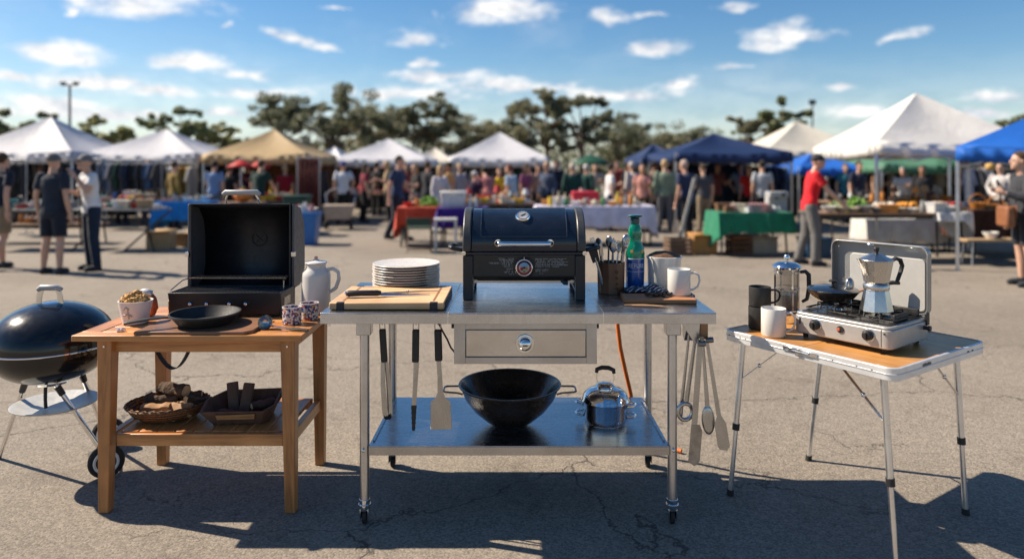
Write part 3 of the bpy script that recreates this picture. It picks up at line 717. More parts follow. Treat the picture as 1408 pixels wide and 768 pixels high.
# orange hose
t=thing('gas_hose','orange gas hose hanging behind the prep table','hose',(.50,3.59,0))
mb=MB(); mb.tube([(.05,0,.868),(.048,.005,.80),(.050,.01,.70),(.065,.015,.58),(.095,.03,.45),(.125,.05,.33),(.145,.07,.20),(.16,.09,.08),(.19,.12,.015),(.32,.15,.014),(.40,.08,.014)],.011,12,sq=(1,1)); mb.obj('hose',pm('orange_hose',(.70,.16,.02),.35,0,.08),t)
# ------------------------------------------------ hanging tools at the right end
def tool(name,label,cat,x,y,z,tilt,yaw=0):
    o=thing(name,label,cat,(x,y,z),0,'steel kitchen tools hanging from the end bracket'); o.rotation_euler=(0,R(tilt),R(yaw)); return o
bxx,byy,bz=.79,2.905,H-.15
t=tool('skimmer_ladle','long handled ladle with a ring shaped bowl hanging behind the others','ladle',bxx-.012,byy+.03,bz+.02,8)
mb=MB(); mb.tube([(0,0,.01),(0,0,-.10),(0,0,-.27)],[.005,.006,.007],8,sq=(.55,1.5)); mb.obj('shaft',M_utensil,t)
mb=MB(); mb.ring((0,0,-.305),.030,.009,28,8,'y',1,1.15); mb.obj('bowl',M_utensil,t)
t=tool('thin_ladle','thin steel rod tool hanging nearest the table leg','kitchen tool',bxx-.035,byy+.05,bz+.02,6)
mb=MB(); mb.tube([(0,0,.02),(0,0,-.12),(0,0,-.33)],[.004,.005,.007],8,sq=(.6,1.3)); mb.obj('shaft',M_utensil,t)
t=tool('long_scraper','longest flat steel scraper with a pale worn blade hanging from the bracket','scraper',bxx,byy,bz,4)
mb=MB(); mb.box(-.012,.012,-.002,.002,-.34,.03); mb.obj('shaft',M_utensil,t,.001)
mb=MB(); mb.prism([(-.014,-.33),(.022,-.325),(.034,-.35),(.032,-.48),(.012,-.50),(-.016,-.485)],-.0035,-.0005,'y'); mb.obj('blade',pm('worn_blade',(.40,.33,.26),.45,.6,.25,30),t,.0008)
t=tool('serving_spoon','serving spoon hanging between the scraper and the small turner','spoon',bxx+.018,byy+.02,bz+.01,-4)
mb=MB(); mb.tube([(0,0,.02),(0,0,-.12),(0,0,-.27)],[.004,.005,.007],8,sq=(.55,1.5)); mb.obj('shaft',M_utensil,t)
mb=MB(); mb.ell((0,0,-.325),.028,.010,.062,20,14); mb.obj('bowl',M_utensil,t)
t=tool('small_turner','narrow steel turner hanging on the outer side of the bracket','turner',bxx+.035,byy+.005,bz+.0,-9)
mb=MB(); mb.tube([(0,0,.02),(0,0,-.15),(0,0,-.30)],[.005,.006,.007],8,sq=(.55,1.5)); mb.obj('shaft',M_utensil,t)
mb=MB(); mb.prism([(-.008,-.295),(.010,-.295),(.026,-.33),(.026,-.43),(.010,-.445),(-.018,-.435),(-.024,-.42),(-.024,-.325)],-.0012,.0012,'y'); mb.obj('blade',M_utensil,t,.0008)
t=thing('hanging_clamp','dark metal clamp gripping the tools under the end of the worktop','clamp',(bxx+.005,byy,bz+.018))
mb=MB(); mb.cyl((-.014,-.012,.0),(.014,-.012,.0),.013,seg=14); mb.cyl((0,-.012,.0),(0,-.012,.03),.009,seg=10); mb.cyl((.022,.0,.01),(.05,.0,.012),.012,seg=12); mb.obj('clamp_body',steel('dark_clamp',(.22,.22,.22),.35,'x'),t)
# ------------------------------------------------ items on the worktop
W_bam=wood('bamboo',(.66,.42,.22),(.46,.26,.12),'x',.8,.5,cc=(.72,.49,.28))
W_bame=wood('bamboo_edge',(.62,.37,.18),(.44,.24,.10),'x',.8,.5)
t=thing('bamboo_board','thick pale bamboo cutting board with black corner grips and juice groove','cutting board',(-.53,3.12,H),0)
mb=MB(); mb.box(-.243,.243,-.205,.205,.003,.034); mb.obj('board',W_bam,t,.005)
mb=MB()
gx0,gx1,gy0,gy1=-.195,.20,-.170,.175
gv=M_groove=pm('groove_brown',(.26,.12,.05),.6)
for q in ((gx0,gx1,gy1-.008,gy1),(gx1-.010,gx1,gy0,gy1-.009),(gx0,gx0+.010,gy0,gy1-.009)): mb.box(*q,.030,.0345)
mb.obj('juice_groove',gv,t)
for gx in (-.212,.182):
    for gy in (-.2065,.1850):
        mb=MB(); mb.box(gx-.0,gx+.034,gy,gy+.0215,.0,.0346); mb.obj('corner_grip',M_black,t,.002)
mb=MB(); mb.box(.236,.2455,-.17,.17,.0,.026); mb.obj('edge_grip',M_black,t,.002)
t=thing('chef_knife','kitchen knife with a thick black handle lying on the bamboo board','knife',(-.66,3.03,H+.035),R(8))
mb=MB(); mb.tube([(-.065,0,.017),(-.055,0,.018),(.0,0,.018),(.070,0,.017),(.085,0,.016)],[.011,.0165,.015,.0155,.011],12,sq=(1,.85)); mb.obj('handle',M_black,t)
mb=MB(); mb.lathe([(0,0),(.010,0),(.0125,.006)],16,(0,0,0),'x'); mb.obj('end_cap',M_chrome,t,loc=(-.071,0,.017))
mb=MB(); mb.hexa([(.085,-.012,.006),(.300,.006,.002),(.300,.009,.002),(.085,.012,.006)],[(.085,-.002,.017),(.300,.007,.004),(.300,.008,.004),(.085,.002,.017)]); mb.obj('blade',M_chrome,t)
t=thing('carving_fork','thin steel carving fork resting beside the knife on the bamboo board','fork',(-.50,3.11,H+.036),R(14))
mb=MB(); mb.tube([(-.10,0,.006),(0,0,.006),(.10,0,.007),(.17,0,.005)],[.003,.004,.003,.0018],8); mb.ell((.03,0,.008),.006,.008,.008,10,6); mb.obj('fork',M_utensil,t)
# plates
ordn=['bottom','second','third','fourth','fifth','sixth','seventh','eighth','ninth','topmost']
pl=None
for i in range(10):
    lab='bottom white dinner plate of the stack behind the bamboo board' if i==0 else ('topmost white dinner plate of the stack behind the bamboo board' if i==9 else f'{ordn[i]} white plate counted from the bottom of the stack')
    loc=(-.527+.0015*math.sin(i*2.3),3.445+.0015*math.cos(i*3.1),H+.0005+i*.0122)
    if pl is None:
        mb=MB(); mb.lathe([(0,.003),(.095,.003),(.098,0),(.102,0),(.104,.004),(.130,.009),(.164,.0165),(.1665,.0185),(.165,.0205),(.160,.0195),(.128,.0125),(.106,.0085),(0,.007)],72)
        pl=mb.obj('dinner_plate',pm('plate_cream',(.66,.60,.53),.25,0,.015,10,coat=.3)); pl.location=loc; tag(pl,lab,'plate','stack of white dinner plates')
    else: dup(pl,loc,i*.7,lab)
# closed grill -----------------------------------------------------------
gx,gy=.055,3.135
t=thing('closed_grill','navy black tabletop grill with closed curved lid and round badge','grill',(gx,gy,H))
hw=.278; M_nav=pm('grill_navy',(.008,.013,.025),.17,0,.25,10,bs=700,bstr=.08,coat=.3)
dep=.36
# side panels = legs
for s in (-1,1):
    xa=s*hw; xb=s*(hw-.045)
    xa,xb=min(xa,xb),max(xa,xb)
    for yy in (0,dep-.03):
        mb=MB(); mb.box(xa,xb,yy,yy+.035,0,.205); mb.obj('leg',M_grillblack,t,.004)
    mb=MB(); mb.box(xa+.004,xb-.004,.036,dep-.031,.09,.205); mb.obj('side_panel',M_grillblack,t,.003)
    mb=MB(); mb.box(xa+.003,xb-.003,.036,dep-.031,.03,.045); mb.obj('stretcher',M_grillblack,t,.003)
ix=hw-.046
mb=MB(); mb.box(-ix,ix,.004,dep-.004,.108,.222); mb.hexa([(-ix+.02,.03,.085),(ix-.02,.03,.085),(ix-.02,dep-.03,.085),(-ix+.02,dep-.03,.085)],[(-ix,.006,.1075),(ix,.006,.1075),(ix,dep-.006,.1075),(-ix,dep-.006,.1075)]); fb=mb.obj('firebox',pm('firebox_dark',(.022,.021,.019),.40,0,.2,12,bs=500,bstr=.1),t,.003)
mb=MB(); mb.box(-hw-.004,hw+.004,-.004,dep+.002,.2065,.221); mb.obj('firebox_flange',M_nav,t,.004)
# lid profile (y,z)
lp=[(-.006,.222),(-.012,.245),(-.006,.285),(.012,.325),(.045,.362),(.095,.392),(.15,.405),(.21,.405),(.27,.392),(.32,.355),(.352,.30),(.360,.222)]
lidm=MB(); lidm.prism(lp,-hw+.038,hw-.038,'x'); lid=lidm.obj('lid',M_nav,t,.004,smooth=30)
lc=(.175,.222)
def sc_prof(k): return [(lc[0]+(y-lc[0])*k, lc[1]+(z-lc[1])*k if z>.223 else z) for y,z in lp]
for s in (-1,1):
    a,b_=(s*(hw-.0375),s*(hw+.001)); mb=MB(); mb.prism(sc_prof(1.035),min(a,b_),max(a,b_),'x')
    mb.obj('lid_end',pm('lid_end_grey',(.045,.047,.05),.38,0,.15,20,bs=300,bstr=.2),lid,.006,smooth=30)
# raised panel on the lid
mb=MB(); sp=[(y,z) for y,z in lp if z>.27 and y<.15]; 
sp=[(-.002,.288)]+[p for p in lp[3:7]]
vs=[];
outer=[]
for y,z in sp:
    v=Vector((0,y-lc[0],z-lc[1])); v=v*(1+.004/v.length); outer.append((v.y+lc[0],v.z+lc[1]))
for xx in (-.195,.195):
    mb.tube([(xx,y,z) for y,z in outer],.0028,8)
mb.tube([(-.195,)+outer[0],(.195,)+outer[0]],.0028,8); mb.tube([(-.195,)+outer[-1],(.195,)+outer[-1]],.0028,8)
mb.obj('pressed_outline',M_nav,lid)
# handle
mb=MB(); mb.tube([(-.118,-.002,.262),(-.122,-.030,.262),(-.112,-.048,.262),(-.09,-.050,.262),(.09,-.050,.262),(.112,-.048,.262),(.122,-.030,.262),(.118,-.002,.262)],[.009,.010,.0115,.0115,.0115,.0115,.010,.009],14); mb.obj('lid_handle',M_chrome,lid)
mb=MB()
for s in (-1,1): mb.lathe([(0,0),(.016,0),(.016,.005),(0,.006)],18,(s*.118,-.008,.262),'y')
pieces(mb,'handle_mount',M_chrome,lid)
# thermometer
mb=MB(); mb.lathe([(0,-.006),(.032,-.006),(.034,.002),(.030,.008),(.026,.009)],30); th=mb.obj('thermometer',M_chrome,lid,loc=(-.005,.062,.378),rot=(R(38),0,0))
mb=MB(); mb.lathe([(0,.007),(.026,.0085)],30); mb.obj('dial',pm('dial_face',(.35,.36,.38),.2),th)
mb=MB(); mb.tube([(-.010,-.006,.0095),(.012,.008,.0095)],.0016,6); mb.ell((0,0,.0095),.004,.004,.0012,10,6)
for a in range(-120,121,30): mb.tube([(.019*math.sin(R(a)),.019*math.cos(R(a)),.0090),(.024*math.sin(R(a)),.024*math.cos(R(a)),.0092)],.0009,5)
mb.obj('needle',M_black,th)
# side handles
for s in (-1,1):
    mb=MB(); mb.tube([(s*hw,.03,.224),(s*(hw+.052),.02,.236),(s*(hw+.062),.035,.238),(s*(hw+.062),.12,.238),(s*(hw+.052),.135,.236),(s*hw,.13,.224)],[.009,.010,.011,.011,.010,.009],10); mb.box(min(s*(hw+.002),s*(hw+.05)),max(s*(hw+.002),s*(hw+.05)),.045,.11,.224,.234); mb.obj('side_handle',M_black,t,.002)
    mb=MB(); mb.lathe([(0,0),(.010,0),(.010,.006),(0,.007)],14,(s*(hw-.004)+(.0),-.004,.215),'y'); mb.obj('hinge_bolt',M_chrome,t)
# badge
mb=MB(); mb.lathe([(0,0),(.047,0),(.047,.008),(.043,.012),(0,.012)],44,(0,.003,.150),'y'); kb=mb.obj('control_knob',M_black,t)
mb=MB(); mb.ring((0,-.010,.150),.0355,.0028,44,8,'y'); mb.obj('badge_ring',M_chrome,kb)
def disc(cx_,cz_,r_,y_,a0=0,a1=360,ri=0,n_=24):
    m_=MB(); pts=[]
    for i in range(n_+1):
        a=R(a0+(a1-a0)*i/n_); pts.append((cx_+r_*math.cos(a),cz_+r_*math.sin(a)))
    if ri:
        pts+= [(cx_+ri*math.cos(R(a0+(a1-a0)*i/n_)),cz_+ri*math.sin(R(a0+(a1-a0)*i/n_))) for i in range(n_,-1,-1)]
        k=len(pts)//2; vs=[(x,y_,z) for x,z in pts]; fs=[(i,i+1,len(pts)-2-i,len(pts)-1-i) for i in range(k-1)]
        return m_.add(vs,fs)
    return m_.add([(x,y_,z) for x,z in pts]+[(cx_,y_,cz_)],[(i,i+1,len(pts)) for i in range(len(pts)-1)])
def flat(name,mb,mat,par): return mb.obj(name,mat,par,solid=.0008)
flat('badge_field',disc(0,.150,.034,-.0098),pm('badge_blue',(.02,.03,.10),.25),kb)
flat('badge_red',disc(0,.150,.032,-.0108,150,380,.024),pm('badge_red',(.42,.03,.03),.3),kb)
flat('badge_disc',disc(0,.150,.0235,-.0112),pm('badge_cream',(.62,.60,.50),.35),kb)
flat('badge_sky',disc(0,.152,.019,-.0124,10,170),pm('badge_paleblue',(.25,.42,.60),.35),kb)
flat('badge_figure',disc(-.011,.146,.008,-.0134),pm('badge_red',(0,0,0)),kb)
flat('badge_figure',disc(.010,.147,.007,-.0134),pm('badge_orange',(.55,.22,.05),.4),kb)
flat('badge_figure',disc(.0,.138,.008,-.0136,200,340),pm('badge_green',(.20,.28,.08),.4),kb)
flat('badge_figure',disc(.0,.150,.005,-.0138),M_black,kb)
mb=MB(); mb.box(-.0015,.0015,-.0095,-.0085,.188,.198); mb.obj('knob_pointer',M_white,kb)
# lettering: rows of tiny strokes on both sides of the badge
def script(rows,seed):
    rg=random.Random(seed); m_=MB()
    for (xa,xb,z,hh) in rows:
        x=xa
        while x<xb:
            w=rg.uniform(.0018,.0036); k=rg.random()
            if k<.84:
                h1=hh*rg.uniform(.55,1)
                m_.box(x,x+w*.35,.0026,.0036,z,z+h1)
                if k<.5: m_.box(x,x+w,.0024,.0034,z+h1*.8,z+h1)
                if k>.3: m_.box(x,x+w,.0022,.0032,z,z+hh*.2)
            x+=w+.0010
            if rg.random()<.16: x+=.0022
    return m_
rows=[(-.115,-.045,.187-.0065*i,.0048) for i in range(4)]
rows=[(-.118,-.046,.188,.0048),(-.112,-.048,.1815,.0048),(-.105,-.050,.175,.0048),(-.160,-.050,.167,.0058),(-.098,-.052,.160,.0042),(-.092,-.052,.152,.004),(-.082,-.054,.142,.004),(-.082,-.052,.134,.004),(-.088,-.050,.126,.005),(-.066,-.046,.118,.0035)]
rows+=[(.050,.195,.187,.0045),(.052,.178,.180,.0045),(.053,.198,.173,.0045),(.053,.180,.166,.0045),(.053,.198,.159,.0045),(.052,.160,.152,.0045),(.052,.112,.138,.004),(.052,.108,.131,.004),(.070,.090,.121,.003)]
script(rows,4).obj('printed_lettering',pm('label_grey',(.60,.60,.60),.5),t,smooth=0)
mb=MB(); mb.tube([(.175,.03,.088),(.185,.02,.078),(.20,.02,.078)],[.010,.011,.012],10); mb.obj('gas_valve',M_black,t)
mb=MB(); mb.box(-.235,.235,.05,.055,.072,.0845); mb.obj('drip_rail',M_utensil,t)
# utensil holder ---------------------------------------------------------
t=thing('utensil_holder','dark wooden block holder packed with cutlery beside the closed grill','utensil holder',(.478,3.335,H),0)
W_hold=wood('holder_wood',(.16,.075,.035),(.06,.028,.015),'z',.8,.5)
mb=MB(); mb.lathe([(0,0),(.062,0),(.064,.003),(.067,.147),(.064,.150),(.058,.147),(.056,.012),(0,.010)],10); mb.obj('holder',W_hold,t,.001,smooth=20)
mb=MB()
for (zz,rr_) in ((.030,.005),(.052,.004),(.080,.005),(.108,.006)): mb.ring((.018,-.0665+.0005,zz),rr_,.0014,14,5,'y')
mb.obj('carved_mark',pm('mark_dark',(.03,.015,.01),.7),t)
rg=random.Random(11)
kinds=['spoon','fork','whisk','spoon','fork','spoon','knife','spatula','spoon','fork','knife']
for i,k in enumerate(kinds):
    a=2*PI*i/len(kinds)+.3; rb=.028; ox,oy=rb*math.cos(a),rb*math.sin(a); tx,ty_=math.cos(a)*rg.uniform(8,17),math.sin(a)*rg.uniform(4,12)
    hgt=rg.uniform(.22,.268)
    if k=='spatula': ox,oy=-.035,-.035; tx,ty_=-19,-6; hgt=.215
    u=thing(k,'', k,(.478+ox,3.335+oy,H+.02),0,'cutlery standing in the wooden holder')
    pos={0:'behind',1:'behind'}
    sidew='beside the bottle' if math.cos(a)>.3 else ('beside the grill' if math.cos(a)<-.3 else 'in the middle')
    dep_='rear' if math.sin(a)>0 else 'front'
    u['label']=f'steel {k} standing at the {dep_} {sidew} in the wooden holder'+(' , leaning' if 0 else '')
    if k=='spatula': u['label']='dark slotted spatula leaning out of the wooden holder towards the grill'
    u.rotation_euler=(R(-ty_),R(tx),R(rg.uniform(-40,40)))
    mb=MB(); mb.tube([(0,0,0),(0,0,hgt*.4),(0,0,hgt-.05)],[.004,.0035,.003],8,sq=(.6,1.6)); mb.obj('handle',M_utensil,u)
    mb=MB()
    if k=='spoon': mb.ell((0,0,hgt-.03),.019,.006,.030,16,12); nm='bowl'
    elif k=='fork':
        nm='tines'; mb.ell((0,0,hgt-.045),.012,.004,.012,12,8)
        for q in (-.009,-.003,.003,.009): mb.cyl((q,0,hgt-.045),(q,.003,hgt),.0016,seg=6)
    elif k=='whisk':
        nm='wires'
        for q in range(5):
            an=PI*q/5; pts=[]
            for s_ in range(13):
                th_=PI*s_/12; pts.append((.022*math.sin(th_)*math.cos(an)*(1 if s_<7 else 1),.022*math.sin(th_)*math.sin(an),hgt-.06+.075*(s_/12)))
            mb.tube(pts,.0013,5)
    elif k=='knife': nm='blade'; mb.prism([(-.008,hgt-.06),(.008,hgt-.06),(.010,hgt-.02),(.0,hgt+.005),(-.008,hgt-.01)],-.001,.001,'y')
    else: nm='blade'; mb.prism([(-.018,hgt-.07),(.018,hgt-.07),(.022,hgt),(-.022,hgt)],-.0015,.0015,'y')
    mb.obj(nm,M_black if k=='spatula' else M_utensil,u)
# bottle -----------------------------------------------------------------
t=thing('glass_bottle','tall bottle, green glass above and blue below, with a dark stopper','bottle',(.603,3.39,H))
M_gg=pm('green_glass',(.0,.28,.17),.08,0,.15,20,coat=.6,trans=.55,ior=1.45); M_bg=pm('blue_glass',(.01,.09,.42),.10,0,.2,20,coat=.6,trans=.35)
low=[(0,0),(.040,0),(.045,.006),(.0455,.06),(.0465,.12),(.0465,.160)]
hi=[(.0465,.160),(.047,.185),(.044,.21),(.034,.232),(.029,.248),(.033,.265),(.033,.300),(.026,.318),(.021,.326),(.0205,.350),(0,.350)]
mb=MB(); mb.lathe(low+[(0,.160)],36); mb.obj('lower_body',M_bg,t)
mb=MB(); mb.lathe([(0,.1605)]+hi,36); mb.obj('upper_body',M_gg,t)
mb=MB(); mb.lathe([(.0212,.326),(.0225,.330),(.0225,.352),(.018,.356),(.035,.360),(.038,.366),(.036,.371),(.018,.373),(0,.374)],30); mb.obj('stopper',pm('stopper_teal',(.01,.07,.08),.2,0,.2,20,coat=.5),t)
lm=pm('label_white',(.55,.62,.70),.5)
fnt=None
def text(body,size,mat,par,loc,rot,name,ext=.0006,wid=1):
    cu=bpy.data.curves.new(name,'FONT'); cu.body=body; cu.size=size; cu.extrude=ext; cu.align_x='CENTER'; cu.align_y='CENTER'
    o0=bpy.data.objects.new('tmp',cu); COL.objects.link(o0); dg=bpy.context.evaluated_depsgraph_get(); me=bpy.data.meshes.new_from_object(o0.evaluated_get(dg))
    bpy.data.objects.remove(o0); o=bpy.data.objects.new(name,me); COL.objects.link(o); me.materials.clear(); me.materials.append(mat); o.parent=par; o.location=loc; o.rotation_euler=rot; o.scale=(wid,1,1); return o
# curved lettering like the print on the bottle
for i,ch in enumerate('REPURR'):
    a=R(-90+(i-2.5)*17); 
    text(ch,.030,lm,t,(.0468*math.cos(a),.0468*math.sin(a),.126),(R(90),0,a+PI/2),'letter',wid=.75)
mb=MB(); mb.lathe([(.0467,.158),(.0473,.158),(.0473,.162),(.0467,.162),(.0467,.158)],36); mb.lathe([(.0462,.098),(.0470,.098),(.0470,.100),(.0462,.100),(.0462,.098)],36); mb.obj('band',lm,t)
for a,zz in ((-118,.196),(-52,.194)):
    a=R(a); mb=MB(); mb.lathe([(0,0),(.0085,0),(.0085,.003),(0,.004)],16); mb.obj('medallion',pm('gold',(.60,.33,.10),.4,.3),t,loc=(.0445*math.cos(a),.0445*math.sin(a),zz),rot=(R(90),0,a+PI/2))
# crock with cork mound --------------------------------------------------
t=thing('ceramic_crock','wide white crock heaped with dark brown coffee grounds','crock',(.742,3.37,H))
mb=MB(); mb.lathe([(0,0),(.074,0),(.078,.005),(.081,.155),(.086,.166),(.086,.172),(.081,.173),(.078,.166),(.072,.02),(0,.018)],44); mb.obj('crock',M_white,t)
mb=MB(); mb.lathe([(0,.150),(.080,.150),(.0805,.1725),(.070,.180),(.045,.192),(0,.198)],30); o=mb.obj('coffee_grounds',pm('coffee',(.10,.05,.028),.9,0,.5,60,bs=160,bstr=1),t)
# mug
def mug(name,label,loc,rz,r=.050,h=.118,mat=None,group=None,hs=1):
    t=thing(name,label,'mug',loc,rz,group)
    mb=MB(); mb.lathe([(0,.003),(r*.80,.003),(r*.84,0),(r*.90,0),(r,.008),(r,h-.003),(r*.985,h),(r*.95,h),(r*.93,h-.004),(r*.92,.012),(0,.009)],44); mb.obj('cup',mat or M_white,t)
    mb=MB(); k=hs
    mb.tube([(r*.96,0,h*.84),(r+.020*k,0,h*.86),(r+.036*k,0,h*.76),(r+.040*k,0,h*.56),(r+.032*k,0,h*.34),(r+.014*k,0,h*.22),(r*.97,0,h*.19)],[.007,.0062,.006,.006,.006,.0062,.007],10,sq=(1.25,.8)); mb.obj('handle',mat or M_white,t)
    return t
mug('mug','white enamel mug at the corner of the steel worktop',(.765,3.165,H+.0215),R(-8),.052,.118)
# small board, napkin, beans, sticks
t=thing('serving_board','small reddish wooden serving board in front of the white mug','serving board',(.675,3.12,H),R(-3))
mb=MB(); mb.box(-.175,.145,-.065,.100,0,.021); mb.obj('board',wood('serving_wood',(.42,.19,.08),(.22,.09,.04),'x',1,.5),t,.004)
t=thing('striped_tray','dark tray with folded blue striped napkin beside the bottle','tray',(.62,3.245,H),R(-4))
mb=MB(); mb.hexa([(-.095,-.050,.0),(.11,-.050,0),(.11,.055,0),(-.095,.055,0)],[(-.11,-.058,.022),(.125,-.055,.022),(.115,.065,.022),(-.095,.065,.022)]); mb.obj('tray',M_black,t,.004)
m,nt_,b_=newmat('striped_napkin'); c=coords(nt_,(1,1,1),(0,0,R(52)))
wv_=nnode(nt_,'ShaderNodeTexWave'); wv_.inputs['Scale'].default_value=17; wv_.inputs['Distortion'].default_value=1.2; L(nt_,c,wv_.inputs['Vector'])
L(nt_,ramp(nt_,wv_.outputs['Fac'],[(.86,(.018,.024,.045)),(.92,(.45,.5,.58))]),b_.inputs['Base Color']); b_.inputs['Roughness'].default_value=.85
mb=MB(); nn=14; vs=[];fs=[]; rg=random.Random(9)
for i in range(nn+1):
    for j in range(nn+1):
        u,v=i/nn,j/nn; vs.append((-.09+.19*u,-.045+.10*v,.026+.035*math.sin(PI*u)*math.sin(PI*v)*(.6+.4*math.sin(u*7+v*3))+.006*rg.random()))
for i in range(nn):
    for j in range(nn): a=i*(nn+1)+j; fs.append((a,a+nn+1,a+nn+2,a+1))
mb.add(vs,fs); nk=mb.obj('napkin',m,t,solid=.004)
t=thing('bean_pile','small pile of dark glossy beans on the serving board','beans',(.655,3.125,H+.021))
mb=MB(); rg=random.Random(8)
for i in range(46):
    mb.ell((rg.gauss(0,.026),rg.gauss(0,.012),.004+rg.random()*.012),.0085,.006,.005,8,6,.1,i)
mb.obj('beans',pm('beans',(.055,.030,.022),.35,0,.7,80),t)
for i,(dx,dy,rz) in enumerate(((-.085,-.095,-6),(-.055,-.115,-13))):
    t=thing('skewer','thin wooden skewer in front of the board, '+('the rear one' if i==0 else 'the one nearer the worktop edge'),'skewer',(.655+dx,3.10+dy,H+.004),R(rz),'wooden skewers on the worktop')
    mb=MB(); mb.tube([(-.08,0,0),(0,0,.002),(.085,0,0)],[.003,.004,.002],8); mb.obj('stick',wood('skewer_wood',(.5,.3,.17),(.35,.18,.09),'x'),t)
# ------------------------------------------------ on the lower shelf
zs=.3425
t=thing('wok','large black wok bowl with two wire handles on the lower steel shelf','wok',(-.010,3.175,zs))
mb=MB(); mb.lathe([(0,.006),(.070,.006),(.072,0),(.080,0),(.083,.008),(.115,.028),(.165,.072),(.205,.125),(.226,.176),(.233,.182),(.233,.186),(.226,.186),(.220,.178),(.198,.127),(.158,.078),(.11,.036),(.06,.018),(0,.016)],72)
mb.obj('bowl',pm('wok_black',(.018,.017,.017),.20,.3,.3,14,bs=300,bstr=.08,coat=.2),t)
mb=MB(); mb.ring((0,0,.184),.2325,.0035,80,8); mb.obj('rim',pm('wok_black',(0,0,0)),t)
for s in (-1,1):
    mb=MB(); mb.tube([(s*.214,-.045,.150),(s*.235,-.05,.158),(s*.292,-.042,.160),(s*.302,-.030,.160),(s*.302,.030,.160),(s*.292,.042,.160),(s*.235,.05,.158),(s*.214,.045,.150)],.0045,8); mb.obj('handle',steel('dark_wire',(.2,.2,.2),.3,'x'),t)
t=thing('stock_pot','shiny lidded chrome pot with curved black top handle on the lower shelf','pot',(.432,3.20,zs),R(-10))
mb=MB(); mb.lathe([(0,0),(.088,0),(.095,.006),(.103,.03),(.106,.095),(.108,.100),(.104,.101),(.100,.096),(.090,.01),(0,.008)],48); mb.obj('body',M_chrome,t)
mb=MB(); mb.lathe([(.111,.101),(.112,.105),(.108,.112),(.098,.135),(.075,.152),(.045,.160),(.020,.163),(0,.163)],48); lid=mb.obj('lid',M_chrome,t)
mb=MB(); mb.lathe([(.040,.161),(.043,.170),(.032,.180),(.012,.184),(0,.184)],28); mb.obj('lid_dome',M_chrome,lid)
mb=MB()
for s in (-1,1): mb.tube([(s*.030,-.004,.172),(s*.040,-.004,.20),(s*.037,-.004,.235)],.003,6)
hd=mb.obj('lid_handle',M_chrome,lid)
mb=MB(); mb.tube([(-.040,-.004,.228),(-.038,-.004,.243),(-.015,-.004,.252),(.015,-.004,.252),(.038,-.004,.243),(.040,-.004,.228)],[.008,.010,.0105,.0105,.010,.008],10); mb.obj('grip',M_black,hd)
for s in (-1,1):
    for zz in (.035,.085):
        mb=MB(); mb.tube([(s*.100,-.028,zz),(s*.128,-.024,zz+.004),(s*.137,0,zz+.006),(s*.128,.024,zz+.004),(s*.100,.028,zz)],.006,8); mb.obj('side_handle',M_chrome,t)
# ------------------------------------------------------------------ folding camp table
CX,CY=1.535,3.14; ANG=R(-56); u=Vector((math.cos(ANG),math.sin(ANG),0)); v=Vector((-math.sin(ANG),math.cos(ANG),0))
t=thing('camp_table','folding camp table, aluminium edged wood grain top on splayed silver legs','table',(CX,CY,0),ANG)
# local axes: x = u (towards the near corner), y = v (towards the far right)
hx,hy,zt=.40,.385,.76
def rrect(hx,hy,r,n=8):
    P=[]
    for (cx_,cy_,a0) in ((hx-r,hy-r,0),(-hx+r,hy-r,90),(-hx+r,-hy+r,180),(hx-r,-hy+r,270)):
        for i in range(n+1):
            a=R(a0+90*i/n); P.append((cx_+r*math.cos(a),cy_+r*math.sin(a)))
    return P
W_camp=wood('camp_wood',(.50,.245,.075),(.40,.185,.05),'x',.7,.38,.05,coat=.12)
W_camp.node_tree.nodes['Principled BSDF'].inputs['Coat Roughness'].default_value=.2
def cl(P,f): # clip polygon in x at plane, keep side f
    out=[]
    for i,p in enumerate(P):
        q=P[(i+1)%len(P)]
        if f*p[0]>=.0012: out.append(p)
        if (f*p[0]-.0012)*(f*q[0]-.0012)<0:
            tt=(f*.0012-p[0])/(q[0]-p[0]); out.append((f*.0012,p[1]+tt*(q[1]-p[1])))
    return out
for f in (-1,1):
    mb=MB(); mb.prism(cl(rrect(hx-.010,hy-.010,.035),f),zt-.016,zt-.002); mb.obj('tabletop',W_camp,t,.0012)
Mal=steel('edge_alu',(.80,.80,.80),.42,'x',.1,.03,.55)
mb=MB(); mb.ring((0,0,0),1,.1,4,4); mb=MB()
O=rrect(hx,hy,.045); I=rrect(hx-.0095,hy-.0095,.036); n=len(O); vs=[]
for P,zz in ((O,zt-.048),(O,zt-.001),(I,zt+.0015),(I,zt-.048)): vs+=[(x,y,zz) for x,y in P]
fs=[]
for k in range(4):
    for i in range(n):
        j=(i+1)%n; k2=(k+1)%4; fs.append((k*n+i,k*n+j,k2*n+j,k2*n+i))
mb.add(vs,fs); mb.obj('edge_frame',Mal,t,.0008)
mb=MB(); pts=[(x*1.0025,y*1.0025,zt-.024) for x,y in rrect(hx,hy,.045)]; mb.tube(pts,.0022,6,closed=True); mb.obj('edge_bead',Mal,t)
